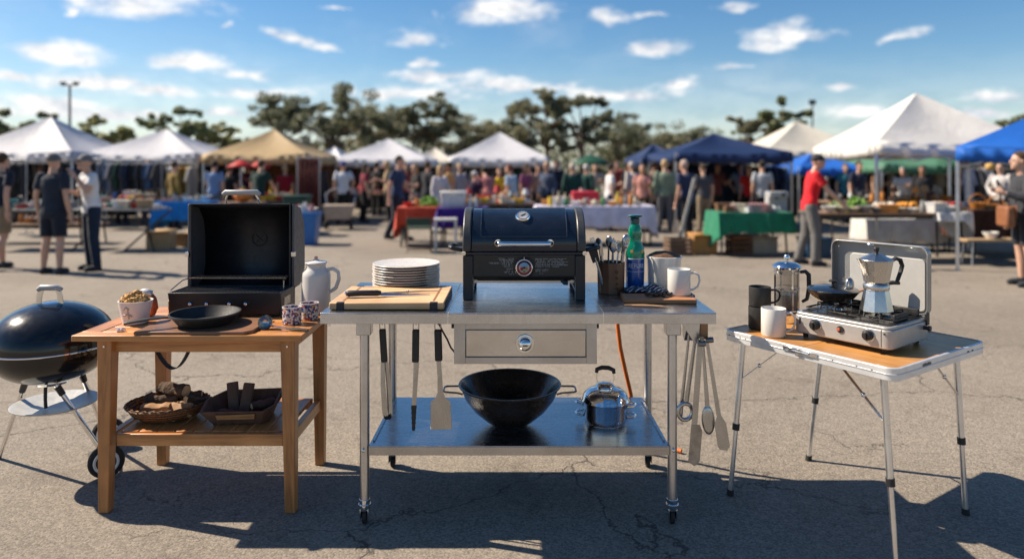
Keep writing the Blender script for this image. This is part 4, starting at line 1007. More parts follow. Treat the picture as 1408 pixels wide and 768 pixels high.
# centre seam lies along local x=0 ; latch at near-left edge (y=-hy)
mb=MB(); mb.box(-.075,-.006,-hy-.006,-hy-.0005,zt-.028,zt-.008); mb.box(.004,.085,-hy-.006,-hy-.0005,zt-.030,zt-.010); mb.box(-.012,.012,-hy-.012,-hy-.0065,zt-.038,zt-.006)
mb.cyl((-.03,-hy-.010,zt-.018),(.05,-hy-.010,zt-.020),.004,seg=10); mb.obj('latch',M_chrome,t,.0015)
mb=MB(); 
for q in (-.36,-.30,-.27,.15,.25,.31): mb.lathe([(0,0),(.004,0),(.0035,.002),(0,.0025)],10,(q,-hy-.0003,zt-.022),'y')
for q in range(5): mb.box(hx+.0003,hx+.0012,-.18+q*.014,-.172+q*.014+.003,zt-.020,zt-.011+.002*(q%2))
for q in (.2,.24): mb.box(hx+.0003,hx+.0012,q,q+.015,zt-.024,zt-.016)
pieces(mb,'rivet',pm('dark_rivet',(.08,.08,.08),.4),t)
Minv=Matrix.Rotation(-ANG,3,'Z')
def loc(px_,py_,z): 
    p=Minv@Vector((px_-CX,py_-CY,0)); return Vector((p.x,p.y,z))
FE=[((1.078,3.215),(1.013,3.209),'A'),((1.432,2.665),(1.461,2.63),'B'),((1.965,3.06),(1.99,3.03),'C'),((1.605,3.55),(1.54,3.59),'D')]
cen=loc(CX,CY,0)
for top,ft,nm in FE:
    a=loc(*top,zt-.03); b_=loc(*ft,0.0)
    # keep top inside frame
    a.x=max(-hx+.025,min(hx-.025,a.x)); a.y=max(-hy+.025,min(hy-.025,a.y))
    d=(b_-a)
    mid=a+d*.56
    mb=MB(); mb.cyl(a,mid,.0135,seg=20); lg=mb.obj('leg',M_alu,t)
    mb=MB(); mb.cyl(mid,a+d*.975,.0112,seg=20); mb.obj('lower_leg',M_alu,lg)
    mb=MB(); mb.cyl(a+d*.545,a+d*.585,.0165,seg=18); mb.obj('collar',M_black,lg)
    mb=MB(); mb.cyl(a+d*.965,a+d*.999,.0150,.0165,18); mb.obj('foot',M_rubber,lg)
    # brace towards the other leg of the same half (along y)
    s=-1 if a.y>0 else 1
    p0=a+d*.27; p1=Vector((a.x,a.y+s*.22,zt-.035))
    if nm in 'A': p1=Vector((a.x+.20,a.y+.02,zt-.035))
    if nm in 'B': p1=Vector((a.x-.20,a.y+.02,zt-.035))
    if nm in 'C': p1=Vector((a.x-.03,a.y-.20,zt-.035)); p0=a+d*.30
    mb=MB(); mb.tube([p0,(p0+p1)/2,p1],.0085,6,sq=(1,.35)); br=mb.obj('brace',M_alu,lg)
    mb=MB(); 
    for q in (p0,p0*.55+p1*.45): mb.ell(q,.010,.010,.010,10,8)
    pieces(mb,'rivet',M_chrome,br)
# ------------------------------------------------------------------ camp stove
# stove frame: origin at front-left corner, local x along front, y to the back
SA=math.atan2(-.334,.252)+R(-.3); o0=(1.269,3.118)
t=thing('camp_stove','silver two burner camp stove with its lid raised as a windshield','stove',(o0[0],o0[1],zt),SA)
Lx,Ly=.425,.36; sz0,sz1=.022,.112
Ms=pm('stove_silver',(.42,.41,.395),.34,.4,.06,25,bs=500,bstr=.06,coat=.15)
def rr2(x0,x1,y0,y1,r): return [(x+(x0+x1)/2,y+(y0+y1)/2) for x,y in rrect((x1-x0)/2,(y1-y0)/2,r,6)]
mb=MB(); mb.prism(rr2(0,Lx,0,Ly,.030),sz0,sz1-.012); 
mb.obj('body',Ms,t,.005)
mb=MB(); mb.prism(rr2(.004,Lx-.004,.004,Ly-.004,.028),sz1-.0118,sz1); mb.obj('top_rim',Ms,t,.004)
mb=MB(); mb.prism(rr2(.018,Lx-.018,.028,Ly-.018,.02),sz1+.0005,sz1+.004); mb.obj('hob_plate',pm('hob_black',(.02,.02,.022),.25,0,.3,20,coat=.3),t)
for fx in (.03,Lx-.05):
    for fy in (.025,Ly-.05):
        mb=MB(); mb.cyl((fx+.01,fy+.01,0),(fx+.01,fy+.01,sz0),.011,.013,12); mb.obj('foot',M_rubber,t)
for kx in (.105,.335):
    mb=MB(); mb.ring((kx,-.002,.068),.0255,.002,30,6,'y'); mb.lathe([(0,-.001),(.025,-.001),(.025,.001),(0,.002)],28,(kx,-.001,.068),'y'); bz=mb.obj('knob_bezel',M_chrome,t)
    mb=MB(); mb.lathe([(0,.001),(.021,.001),(.020,.014),(.016,.020),(0,.021)],24,(kx,-.002,.068),'y'); mb.box(kx-.004,kx+.004,-.030,-.023,.053,.083); mb.obj('knob',M_black,t,.001)
mb=MB(); mb.lathe([(0,0),(.015,0),(.015,.003),(0,.004)],20,(.218,-.001,.070),'y'); ig=mb.obj('igniter',M_black,t)
mb=MB(); mb.lathe([(0,0),(.0075,0),(.006,.004),(0,.005)],14,(.212,-.0045,.070),'y'); mb.obj('igniter_button',pm('red_orange',(.5,.12,.05),.4),ig)
mb=MB(); mb.box(.386,.3875,-.0012,.0,.030,.100); mb.box(.030,.036,-.0015,.0,.062,.090); mb.cyl((.40,-.003,.085),(.40,0,.085),.004,seg=10); pieces(mb,'front_trim',M_black,t)
# side hose coupling
mb=MB(); mb.cyl((Lx,.30,.075),(Lx+.018,.30,.075),.009,seg=14); mb.cyl((Lx+.018,.30,.075),(Lx+.026,.30,.075),.012,seg=14); mb.obj('gas_coupling',M_black,t)
# burners and grates
for bxc in (.115,.310):
    byc=.185
    mb=MB(); mb.lathe([(0,.004),(.055,.004),(.058,.007),(.052,.008),(.035,.006),(.032,.014),(.028,.018),(0,.020)],32,(bxc,byc,sz1)); mb.obj('burner',steel('burner_steel',(.35,.34,.33),.3,'x'),t)
    mb=MB()
    gx0,gx1=bxc-.090,bxc+.090
    mb.tube([(gx0,byc-.115,sz1+.014),(gx1,byc-.115,sz1+.014),(gx1,byc+.115,sz1+.014),(gx0,byc+.115,sz1+.014)],.0042,8,closed=True)
    for a in range(0,360,45):
        ca,sa=math.cos(R(a+22)),math.sin(R(a+22))
        p=Vector((bxc+ca*.03,byc+sa*.03,sz1+.030)); q=Vector((bxc+ca*.085,byc+sa*.105,sz1+.030)); e=Vector((bxc+ca*.088,byc+sa*.112,sz1+.012))
        mb.tube([p,q,e],.0042,8)
    mb.obj('pan_support',M_blackmatt,t)
mb=MB()
for (wx,wy,w2,wd2) in ((.045,Ly-.055,.155,.012),(.245,Ly-.055,.155,.012),(.385,.10,.012,.12)): mb.box(wx,wx+w2,wy,wy+wd2,sz1+.004,sz1+.036)
pieces(mb,'burner_guard',M_blackmatt,t,bevel=.004)
# lid: vertical plate at back, slightly leaning back
Mlid=pm('lid_grey',(.27,.27,.27),.30,.4,.08,20,bs=600,bstr=.04,coat=.2)
lh=.30
mb=MB(); P=[(x+Lx/2,z+sz1+lh/2+.004) for x,z in rrect(Lx/2+.002,lh/2,.034,7)]
P2=[(x+Lx/2,z+sz1+lh/2+.004) for x,z in rrect(Lx/2-.003,lh/2-.005,.029,7)]
n=len(P); y0_,y1_=Ly-.030,Ly+.008
vs=[(x,y1_,z) for x,z in P]+[(x,y0_,z) for x,z in P]+[(x,y0_,z) for x,z in P2]+[(x,y1_-.004,z) for x,z in P2]
fs=[tuple(range(n)),tuple(range(3*n,4*n))[::-1]]
for k in range(3):
    for i in range(n):
        j=(i+1)%n; fs.append((k*n+i,k*n+j,(k+1)*n+j,(k+1)*n+i))
mb.add(vs,fs); lid=mb.obj('lid',Mlid,t,.0015)
Pp=[(x+Lx/2+.028,z+sz1+lh/2-.018) for x,z in rrect(Lx/2-.047,lh/2-.036,.02,6)]
mb=MB(); mb.prism(Pp,y1_-.0115,y1_-.0045,'y'); mb.obj('lid_panel',pm('lid_panel_pale',(.46,.45,.43),.4,.1,.04,30,bs=800,bstr=.05),lid,.002)
mb=MB()
for zz in (sz1+.02,sz1+lh-.03): mb.lathe([(0,0),(.005,0),(.004,.003),(0,.0035)],12,(.018,y1_-.0045,zz),'y')
mb.ell((Lx*.43,y0_+.002,sz1+lh-.006),.016,.003,.004,12,8,.4,3); mb.ell((Lx*.86,y0_-.001,sz1+lh-.004),.012,.002,.002,10,6)
pieces(mb,'lid_rivet',M_chrome,lid)
# back corner latch blocks
mb=MB(); mb.box(-.006,.006,Ly-.045,Ly-.018,sz1-.03,sz1+.022); mb.box(Lx-.006,Lx+.006,Ly-.045,Ly-.018,sz1-.03,sz1+.022); pieces(mb,'hinge',M_black,t,bevel=.003)
# ------------------------------------------------------------------ frying pan with lid on the left burner
gz=zt+sz1+.0345
t=thing('lidded_frying_pan','small frying pan with a domed steel lid on the stove','frying pan',(1.475,3.175,gz),R(-14))
mb=MB(); mb.lathe([(0,0),(.050,0),(.062,.004),(.090,.022),(.108,.044),(.111,.050),(.107,.052),(.10,.046),(.055,.006),(0,.004)],48); mb.obj('pan',pm('pan_bronze',(.030,.024,.020),.28,.3,.5,18,coat=.3),t)
mb=MB(); mb.lathe([(.111,.0525),(.112,.055),(.104,.060),(.07,.068),(.03,.073),(0,.074)],48); ld=mb.obj('lid',steel('pan_lid',(.30,.29,.28),.25,'x'),t)
mb=MB(); mb.lathe([(0,.073),(.006,.073),(.006,.084),(.017,.088),(.019,.093),(.014,.097),(0,.098)],24); mb.obj('lid_knob',M_black,ld)
mb=MB(); mb.tube([(.098,-.03,.052),(.125,-.038,.064),(.150,-.042,.078)],[.009,.008,.009],8,sq=(1.4,.6)); mb.obj('handle_bracket',pm('copper_bracket',(.45,.2,.12),.3,.7),t)
mb=MB(); mb.tube([(.146,-.042,.077),(.185,-.050,.094),(.235,-.055,.103),(.262,-.06,.102)],[.009,.012,.012,.009],10,sq=(1.2,.8)); mb.obj('handle',M_black,t)
# ------------------------------------------------------------------ moka pot
t=thing('moka_pot','large faceted aluminium moka coffee pot with black handle on the front burner','coffee pot',(1.560,2.958,gz),R(12))
Mm=steel('moka_alu',(.62,.60,.57),.30,'z',.08,.02)
def lofted(prof,nseg,mb,off=0):
    return mb.lathe(prof,nseg)
mb=MB(); mb.lathe([(0,0),(.064,0),(.066,.004),(.050,.085),(.048,.092),(0,.092)],8); mb.obj('boiler',Mm,t,.0015,smooth=15)
mb=MB(); mb.lathe([(0,.0925),(.050,.0925),(.052,.096),(.052,.112),(.047,.118),(0,.118)],40); mb.obj('collar',Mm,t)
mb=MB(); mb.lathe([(0,.1185),(.044,.1185),(.050,.126),(.065,.212),(.066,.216),(0,.216)],8); mb.obj('upper_chamber',Mm,t,.0015,smooth=15)
mb=MB(); mb.prism([(-.050,.150),(-.084,.222),(-.090,.226),(-.062,.214)],-.014,.014,'y'); mb.prism([(-.054,.165),(-.094,.228),(-.060,.2155)],-.006,.006,'y'); mb.obj('spout',Mm,t,.003)
mb=MB(); mb.lathe([(.0675,.2165),(.068,.219),(.030,.240),(.012,.247),(0,.248)],8); ld=mb.obj('lid',Mm,t,.001,smooth=15)
mb=MB(); mb.lathe([(0,.247),(.007,.247),(.009,.254),(.013,.266),(.011,.272),(0,.273)],10); mb.obj('lid_knob',M_black,ld,smooth=25)
mb=MB(); mb.tube([(.060,0,.214),(.078,0,.212)],.010,8); mb.obj('hinge',M_chrome,t)
mb=MB(); mb.tube([(.076,0,.210),(.095,0,.222),(.118,0,.214),(.128,0,.190),(.121,0,.165),(.106,0,.130),(.100,0,.117)],[.008,.010,.011,.010,.0095,.009,.007],8,sq=(1.1,.85)); mb.obj('handle',M_black,t)
# spoon leaning on lid
t=thing('steel_spoon','steel spoon standing behind the moka pot against the stove lid','spoon',(1.535,3.13,gz-.012)); t.rotation_euler=(R(-14),R(6),0)
mb=MB(); mb.tube([(0,0,0),(0,0,.05),(0,.002,.075)],[.004,.003,.003],8); mb.obj('shaft',M_utensil,t)
mb=MB(); mb.ell((0,.002,.098),.019,.007,.028,16,12); mb.obj('bowl',M_utensil,t)
# ------------------------------------------------------------------ french press
t=thing('french_press','glass and chrome french press with domed lid behind the black mugs','coffee press',(1.362,3.425,zt),R(-25))
mb=MB(); mb.lathe([(0,0),(.062,0),(.064,.004),(.064,.060),(.058,.064),(0,.064)],40); mb.obj('base',M_chrome,t)
mg,ng,bgl=newmat('press_glass'); bgl.inputs['Base Color'].default_value=(.75,.72,.68,1); bgl.inputs['Roughness'].default_value=.03; bgl.inputs['Transmission Weight'].default_value=.9; bgl.inputs['IOR'].default_value=1.4
mb=MB(); mb.lathe([(.056,.0645),(.059,.066),(.059,.255),(.057,.255),(.0565,.068),(.056,.0645)],40); mb.obj('glass',mg,t)
mb=MB(); mb.lathe([(0,.066),(.054,.066),(.054,.135),(0,.135)],36); mb.obj('coffee',pm('coffee_dark',(.02,.012,.008),.15,0,.2),t)
mb=MB()
for a in range(0,360,90): mb.box(.0600*math.cos(R(a+30))-.004,.0600*math.cos(R(a+30))+.004,.0600*math.sin(R(a+30))-.004,.0600*math.sin(R(a+30))+.004,.0645,.262)
mb.ring((0,0,.245),.061,.0035,40,6); mb.ring((0,0,.165),.061,.0025,40,6); mb.obj('frame',M_chrome,t)
mb=MB(); mb.lathe([(0,.262),(.066,.262),(.068,.268),(.064,.278),(.045,.289),(.012,.294),(0,.294)],40); ld=mb.obj('lid',M_chrome,t)
mb=MB(); mb.lathe([(0,.294),(.008,.294),(.008,.304),(.014,.308),(.015,.318),(.010,.326),(0,.327)],20); mb.obj('plunger_knob',M_chrome,ld)
mb=MB(); mb.tube([(.062,0,.245),(.085,0,.250),(.100,0,.235),(.102,0,.17),(.092,0,.115),(.070,0,.100)],[.008,.010,.011,.011,.009,.007],10); mb.obj('handle',M_black,t)
# mugs
Mbm=pm('matt_black_mug',(.022,.021,.021),.5,0,.25,30,bs=300,bstr=.1)
g='stacked matt black mugs'
mug('mug','lower matt black mug of the stacked pair on the camp table',(1.168,3.262,zt),R(60),.050,.105,Mbm,g)
mug('mug','upper matt black mug stacked on the other at the camp table corner',(1.170,3.262,zt+.1055),R(-14),.050,.093,Mbm,g)
mug('mug','white mug standing in front of the black mugs on the camp table',(1.183,3.125,zt),R(-20),.054,.125,M_white,None,.95)
# ------------------------------------------------------------------ people
def remesh(mb,voxel,smooth_it=4):
    me=mb.mesh('tmp',0); o=bpy.data.objects.new('tmp',me); COL.objects.link(o)
    m=o.modifiers.new('r','REMESH'); m.mode='VOXEL'; m.voxel_size=voxel; m.use_smooth_shade=True
    if smooth_it:
        s=o.modifiers.new('s','SMOOTH'); s.factor=.5; s.iterations=smooth_it
    dg=bpy.context.evaluated_depsgraph_get(); r=bpy.data.meshes.new_from_object(o.evaluated_get(dg))
    bpy.data.objects.remove(o); 
    r.polygons.foreach_set('use_smooth',[True]*len(r.polygons))
    r.materials.clear(); r.materials.append(None); return r
def limb(mb,pts,rs,seg=12,sq=None):
    mb.tube(pts,rs,seg,sq=sq)
    for p,r in ((pts[0],rs[0]),(pts[-1],rs[-1])): mb.ell(p,r*.98,r*.98,r*.98,12,8)
def pose(kind):
    """joints, figure faces -Y, 1.72 m tall"""
    J={}
    lean={'stand':0,'hold':4,'reach':9,'walk':4,'hips':0,'phone':6,'lean':30}[kind]
    ca,sa=math.cos(R(lean)),math.sin(R(lean))
    def sp(x,y,z):  # spine point, rotate about hip
        zz=z-.93; return Vector((x,y*ca-zz*sa*1,.93+zz*ca+y*sa*0))
    J['pel']=Vector((0,0,.93)); J['waist']=sp(0,.0,1.08); J['chest']=sp(0,0,1.27); J['neck']=sp(0,.012,1.43)
    J['nk2']=sp(0,0,1.50)+Vector((0,-.01,0)); hd=.02*(lean/10)
    J['head']=J['nk2']+Vector((0,-.012-hd*1.2,.105-hd*.35))
    J['shL']=sp(-.175,.01,1.395); J['shR']=sp(.175,.01,1.395)
    def arm(s,k):
        S=J['shR'] if s>0 else J['shL']
        if k=='down': return S+Vector((s*.055,.03,-.29)),S+Vector((s*.065,-.03,-.54))
        if k=='fwd': return S+Vector((s*.04,-.06,-.27)),S+Vector((-s*.04,-.27,-.20))
        if k=='reach': return S+Vector((s*.03,-.16,-.24)),S+Vector((-s*.0,-.33,-.40))
        if k=='hips': return S+Vector((s*.13,.06,-.24)),S+Vector((s*.02,-.02,-.45))
        if k=='swing+': return S+Vector((s*.04,.10,-.27)),S+Vector((s*.05,.10,-.52))
        if k=='swing-': return S+Vector((s*.04,-.06,-.28)),S+Vector((s*.03,-.22,-.46))
        if k=='up': return S+Vector((s*.06,-.10,-.22)),S+Vector((-s*.05,-.22,.0))
    ak={'stand':('down','down'),'hold':('down','fwd'),'reach':('reach','down'),'walk':('swing+','swing-'),'hips':('hips','down'),'phone':('fwd','up'),'lean':('reach','reach')}[kind]
    J['elL'],J['wrL']=arm(-1,ak[0]); J['elR'],J['wrR']=arm(1,ak[1])
    for s,n in ((-1,'L'),(1,'R')):
        J['hip'+n]=Vector((s*.088,.0,.90))
        if kind=='walk': dy=.17*s; J['kn'+n]=Vector((s*.09,-.07-dy*.35,.49)); J['an'+n]=Vector((s*.09,.02-dy,.085+(.03 if s<0 else 0)))
        elif kind in('reach','lean'): J['kn'+n]=Vector((s*.10,-.02+.05*s,.49)); J['an'+n]=Vector((s*.12,.05+.10*s,.085))
        else: J['kn'+n]=Vector((s*.105,-.01,.49)); J['an'+n]=Vector((s*.125,.03,.085))
    return J
def fig(kind):
    J=pose(kind); out={}
    b=MB()
    up=(J['neck']-J['pel']).normalized()
    def torso(mb,k,top=True):
        pts=[J['pel']-up*.05,J['pel']+up*.03,J['waist'],J['chest'],J['neck']-up*.07,J['neck']-up*.015]
        rs=[.085,.098,.088,.104,.085,.05]
        # elliptical tube, wide in x
        n=len(pts); vs=[];fs=[];seg=20
        B=Vector((0,1,0)); B=(B-up*B.dot(up)).normalized(); wide=[1.65,1.62,1.5,1.62,1.9,1.3]
        for i,p in enumerate(pts):
            for j in range(seg):
                a=2*PI*j/seg; vs.append(p+Vector((1,0,0))*math.cos(a)*(rs[i]*wide[i]+k)+B*math.sin(a)*(rs[i]+k))
        for i in range(n-1):
            for j in range(seg): fs.append((i*seg+j,i*seg+(j+1)%seg,(i+1)*seg+(j+1)%seg,(i+1)*seg+j))
        fs.append(tuple(range(seg))[::-1]); fs.append(tuple(range((n-1)*seg,n*seg)))
        mb.add(vs,fs)
    torso(b,0)
    limb(b,[J['neck']-up*.03,J['nk2'],J['head']-Vector((0,0,.06))],[.060,.053,.055])
    H_=J['head']
    b.ell(H_+Vector((0,.012,.015)),.076,.092,.100,20,14); b.ell(H_+Vector((0,-.022,-.045)),.058,.066,.072,16,12)
    b.tube([H_+Vector((0,-.080,.015)),H_+Vector((0,-.105,-.018)),H_+Vector((0,-.088,-.030))],[.009,.014,.012],8)
    b.ell(H_+Vector((0,-.080,-.058)),.022,.010,.008,10,8); b.ell(H_+Vector((0,-.072,-.092)),.022,.018,.016,10,8)
    for s in (-1,1): b.ell(H_+Vector((s*.078,.012,-.005)),.010,.018,.030,10,8)
    for s,n in ((-1,'L'),(1,'R')):
        S,E,W=J['sh'+n],J['el'+n],J['wr'+n]
        limb(b,[S,(S+E)/2,E],[.052,.046,.037]); limb(b,[E,(E*.6+W*.4),W],[.037,.038,.024])
        d=(W-E).normalized(); side=Vector((0,-1,0)) if abs(d.y)<.6 else Vector((0,0,1)); side=(side-d*side.dot(d)).normalized(); nrm=d.cross(side)
        P0=W+d*.045
        limb(b,[W,W+d*.03,P0+d*.03],[.022,.032,.032],12,None)
        for q in range(4):
            o_=side*(.027-.018*q); l=(.078,.088,.082,.064)[q]
            a0=P0+d*.035+o_; a1=a0+d*l*.55+nrm*s*-.006; a2=a1+d*l*.40+nrm*s*-.018
            limb(b,[a0,a1,a2],[.0098,.0092,.0080],8)
        a0=W+d*.025+side*.026; a1=a0+d*.030+side*.022; a2=a1+d*.030+side*.006; limb(b,[a0,a1,a2],[.013,.011,.009],8)
    for n in 'LR':
        h,k,a=J['hip'+n],J['kn'+n],J['an'+n]
        limb(b,[h,(h+k)/2,k],[.090,.077,.055]); limb(b,[k,k*.65+a*.35+Vector((0,.012,0)),a],[.053,.056,.036])
        limb(b,[a-Vector((0,-.02,.04)),a+Vector((0,-.12,-.055))],[.036,.028])
    out['body']=remesh(b,.0095,3)
    # shirt
    def sleeve(mb,n,f,k=.014):
        S,E,W=J['sh'+n],J['el'+n],J['wr'+n]; e=S+(E-S)*f if f<=1 else E
        mb.tube([S,e],[.060+k*.3,(.052 if f<1 else .046)+k],14); mb.ell(S,.062,.062,.062,12,8)
        if f>1: mb.tube([E,W+(E-W)*.05],[.045+k,.032+k],14); mb.ell(E,.045+k,.045+k,.045+k,12,8)
    def shirt(f):
        mb=MB(); torso(mb,.017)
        p=J['pel']; mb.tube([p-Vector((0,0,.07)),p+up*.08],[.118,.112],20,sq=(1.0,1.0)); 
        # hem skirt, wider in x
        vs=[];fs=[];seg=22
        for i,(zz,rx,ry) in enumerate(((-.09,.178,.125),(.05,.172,.120))):
            for j in range(seg):
                a=2*PI*j/seg; vs.append((p.x+rx*math.cos(a)*(1+.02*math.sin(a*5)),p.y+ry*math.sin(a),p.z+zz))
        fs=[(j,(j+1)%seg,seg+(j+1)%seg,seg+j) for j in range(seg)]+[tuple(range(seg))[::-1],tuple(range(seg,2*seg))]
        mb.add(vs,fs)
        mb.ell(J['neck']-up*.03,.085,.070,.045,14,10)
        sleeve(mb,'L',f);sleeve(mb,'R',f); return remesh(mb,.016,3)
    out['shirt']=shirt(.66); out['jumper']=shirt(1.5)
    def legs(f):
        mb=MB(); p=J['pel']
        vs=[];seg=22
        for (zz,rx,ry) in ((-.13,.168,.118),(-.03,.172,.122),(.06,.160,.108)):
            for j in range(seg):
                a=2*PI*j/seg; vs.append((p.x+rx*math.cos(a),p.y+ry*math.sin(a),p.z+zz))
        fs=[(i*seg+j,i*seg+(j+1)%seg,(i+1)*seg+(j+1)%seg,(i+1)*seg+j) for i in range(2) for j in range(seg)]+[tuple(range(seg))[::-1],tuple(range(2*seg,3*seg))]
        mb.add(vs,fs)
        for n in 'LR':
            h,k,a=J['hip'+n],J['kn'+n],J['an'+n]
            if f<1: e=h+(k-h)*.90; mb.tube([h,e],[.103,.090],16); mb.ell(h,.1,.1,.1,12,8)
            else: mb.tube([h,k],[.101,.074],16); mb.ell(k,.074,.074,.074,12,8); mb.tube([k,(k+a)/2,a+Vector((0,0,-.015))],[.074,.068,.060],16); mb.ell(h,.1,.1,.1,12,8)
        return remesh(mb,.016,3)
    out['shorts']=legs(.5); out['trousers']=legs(2)
    for n in 'LR':
        sh=MB()
        a=J['an'+n]; z0=a.z-.085
        sh.tube([Vector((a.x,a.y+.055,z0+.040)),Vector((a.x,a.y-.02,z0+.045)),Vector((a.x,a.y-.13,z0+.034)),Vector((a.x,a.y-.175,z0+.026))],[.038,.046,.044,.026],14); sh.cyl(Vector((a.x,a.y,z0+.04)),Vector((a.x,a.y+.005,z0+.095)),.045,.043,14)
        out['shoe'+n]=remesh(sh,.010,2)
    def hair(kind_):
        mb=MB()
        if kind_=='short':
            mb.ell(H_+Vector((0,.022,.030)),.084,.096,.100,18,12,.04,1)
        elif kind_=='long':
            mb.ell(H_+Vector((0,.025,.028)),.090,.098,.102,18,12,.04,2); mb.ell(H_+Vector((0,.055,-.07)),.092,.062,.135,16,12,.06,3); mb.ell(H_+Vector((0,.065,-.16)),.085,.050,.09,16,12,.06,4)
        else:
            mb.ell(H_+Vector((0,.018,.040)),.086,.100,.082,18,12); 
            mb.prism([(-.075,-.06),(-.06,-.13),(-.02,-.165),(.02,-.165),(.06,-.13),(.075,-.06)],.035,.047)
            n0=len(mb.v)-12
            mb.v[n0:]=[(x+H_.x,y+H_.y,z+H_.z) for x,y,z in mb.v[n0:]]
        if kind_!='cap':
            # cut the face out: drop the front by flattening
            me=mb.mesh('h',0)
            vs=[]
            for (x,y,z) in mb.v:
                ry=y-H_.y; rz_=z-H_.z
                lim=-.045-.2*max(0,rz_-.05) if rz_>.055 else (-.0 if rz_<.0 else -.02)
                if ry<lim and rz_<.075: y=H_.y+lim
                vs.append((x,y,z))
            mb.v=vs
        return remesh(mb,.013,2)
    out['short']=hair('short'); out['long']=hair('long'); out['cap']=hair('cap')
    # eyes
    for s,n in ((-1,'L'),(1,'R')):
        e=MB(); e.ell(H_+Vector((s*.030,-.082,.018)),.012,.007,.008,10,8); m_=e.mesh('eye'); m_.materials.append(None); out['eye'+n]=m_
    out['J']=J
    return out
FIG={}
def person(label,loc,rz,kind,shirt,legs,head,skin,h=1.70,ss='shirt',ls='trousers',hs='short',shoes=(.03,.03,.035),group=None,shirtm=None):
    if kind not in FIG: FIG[kind]=fig(kind)
    F=FIG[kind]
    t=thing('person',label,'person',loc,rz,group); k=h/1.70; t.scale=(k*random.uniform(.97,1.05),k,k)
    def add(nm,key,mat,par=t):
        o=bpy.data.objects.new(nm,F[key]); COL.objects.link(o); o.parent=par
        o.material_slots[0].link='OBJECT'; o.material_slots[0].material=mat; return o
    cm=lambda c,r=.85: cloth('cloth_%d_%d_%d'%tuple(int(x*250) for x in c),c,r,90,.15)
    bd=add('body','body',pm('skin_%d'%int(skin[0]*100),skin,.5,0,.1,15))
    add('top',ss,cm(shirt)); add(ls,ls,cm(legs)); add('shoe','shoeL',cm(shoes,.6)); add('shoe','shoeR',cm(shoes,.6))
    add('cap' if hs=='cap' else 'hair',hs,cm(head))
    add('eye','eyeL',M_black); add('eye','eyeR',M_black)
    t['J']=0
    del t['J']
    return t
SK1=(.46,.25,.17); SK2=(.52,.31,.22); SK3=(.28,.14,.085)
NV=(.012,.018,.035); BK=(.012,.012,.014); WH=(.68,.68,.70); GY=(.10,.10,.11); KH=(.22,.17,.11); JN=(.02,.035,.075); RD=(.55,.02,.025)
BR=(.06,.035,.02); BL=(.45,.32,.16); DK=(.02,.014,.01)
def PP(px,Y,rz,*a,**k):
    return person(a[0],(X(px,Y),Y,0),R(rz),*a[1:],**k)
PP(-2,10.3,170,'man in navy T-shirt and khaki shorts cut by the photo edge','walk',NV,KH,BR,SK2,ls='shorts',h=1.72)
PP(73,9.9,176,'man in navy T-shirt, dark shorts and grey cap seen from behind','stand',(.018,.026,.042),(.014,.018,.03),(.12,.12,.13),SK2,h=1.70,ls='shorts',hs='cap')
PP(126,10.24,-40,'man in white shirt, dark jeans and cap holding something to his chest','phone',WH,(.012,.022,.045),(.16,.16,.17),SK2,h=1.70,hs='cap')
PP(294,17,185,'person in pale blue shirt at the tan tent','hold',(.16,.24,.40),GY,DK,SK2,h=1.66)
PP(315,18,170,'person in black with dark hair beneath the tan tent','stand',BK,BK,DK,SK2,h=1.55)
PP(355,16.2,160,'person in dark green shirt bending at the tan tent stall','reach',(.01,.035,.03),JN,BR,SK2,h=1.68)
PP(392,18.5,190,'person in deep red top inside the tan tent','stand',(.25,.01,.02),BK,BL,SK2,h=1.55)
PP(340,20.5,0,'seller in plum shirt at the rear of the tan tent','hold',(.09,.02,.07),BK,DK,SK2,h=1.62)
PP(438,18.8,30,'white haired person in a dark coat beside the blue tub','stand',(.03,.03,.035),NV,(.5,.48,.45),SK1,h=1.66,ss='jumper')
PP(472,18.2,178,'man in white T-shirt and blue cap with his back turned','hips',(.55,.57,.62),BK,(.03,.06,.25),SK1,h=1.66,hs='cap')
PP(500,19,120,'woman in burgundy top with brown hair among the shoppers','hold',(.18,.015,.035),BK,BR,SK2,h=1.60,hs='long')
PP(518,21.5,150,'shopper in a black jacket and dark hair behind the burgundy top','stand',BK,BK,DK,SK2,h=1.66,ss='jumper')
PP(546,14.4,75,'tall man in navy T-shirt walking past the orange clothed table','walk',(.015,.035,.09),NV,DK,SK2,h=1.74)
PP(573,17.5,-60,'woman with tan hair turning towards the navy T-shirt man','hold',BK,GY,(.3,.18,.09),SK2,h=1.58,hs='long')
PP(604,15.9,50,'blonde woman in a white cardigan beside the purple clothed table','hold',(.55,.53,.56),WH,BL,SK1,h=1.55,ss='jumper',hs='long')
PP(632,19,30,'person in a grey coat under the middle white tent','stand',(.3,.29,.33),GY,BL,SK2,h=1.6,ss='jumper')
PP(652,16.2,160,'person in dark purple with a white sun hat','hold',(.03,.012,.04),BK,(.45,.44,.46),SK1,h=1.42,hs='cap')
PP(672,16.6,200,'person in pink top leaning in beside the yellow shirt','lean',(.4,.14,.14),JN,DK,SK1,h=1.60)
PP(686,17.6,10,'person in a bright yellow top','hold',(.70,.45,.02),BR,BR,SK2,h=1.50)
PP(706,15.6,-120,'brown haired person in a light blue T-shirt stooping to the table','reach',(.27,.38,.50),JN,(.14,.05,.03),SK1,h=1.58)
PP(739,18.5,20,'person in checked tan top under the white tent pole','hold',(.3,.18,.15),BK,DK,SK2,h=1.6)
PP(765,20,0,'man in a dark jacket standing behind the white clothed table','stand',NV,BK,DK,SK3,h=1.7,ss='jumper')
PP(787,17.6,180,'woman in bottle green coat with pale hair by the green umbrella','stand',(.012,.05,.045),BK,(.5,.42,.34),SK1,h=1.6,ss='jumper')
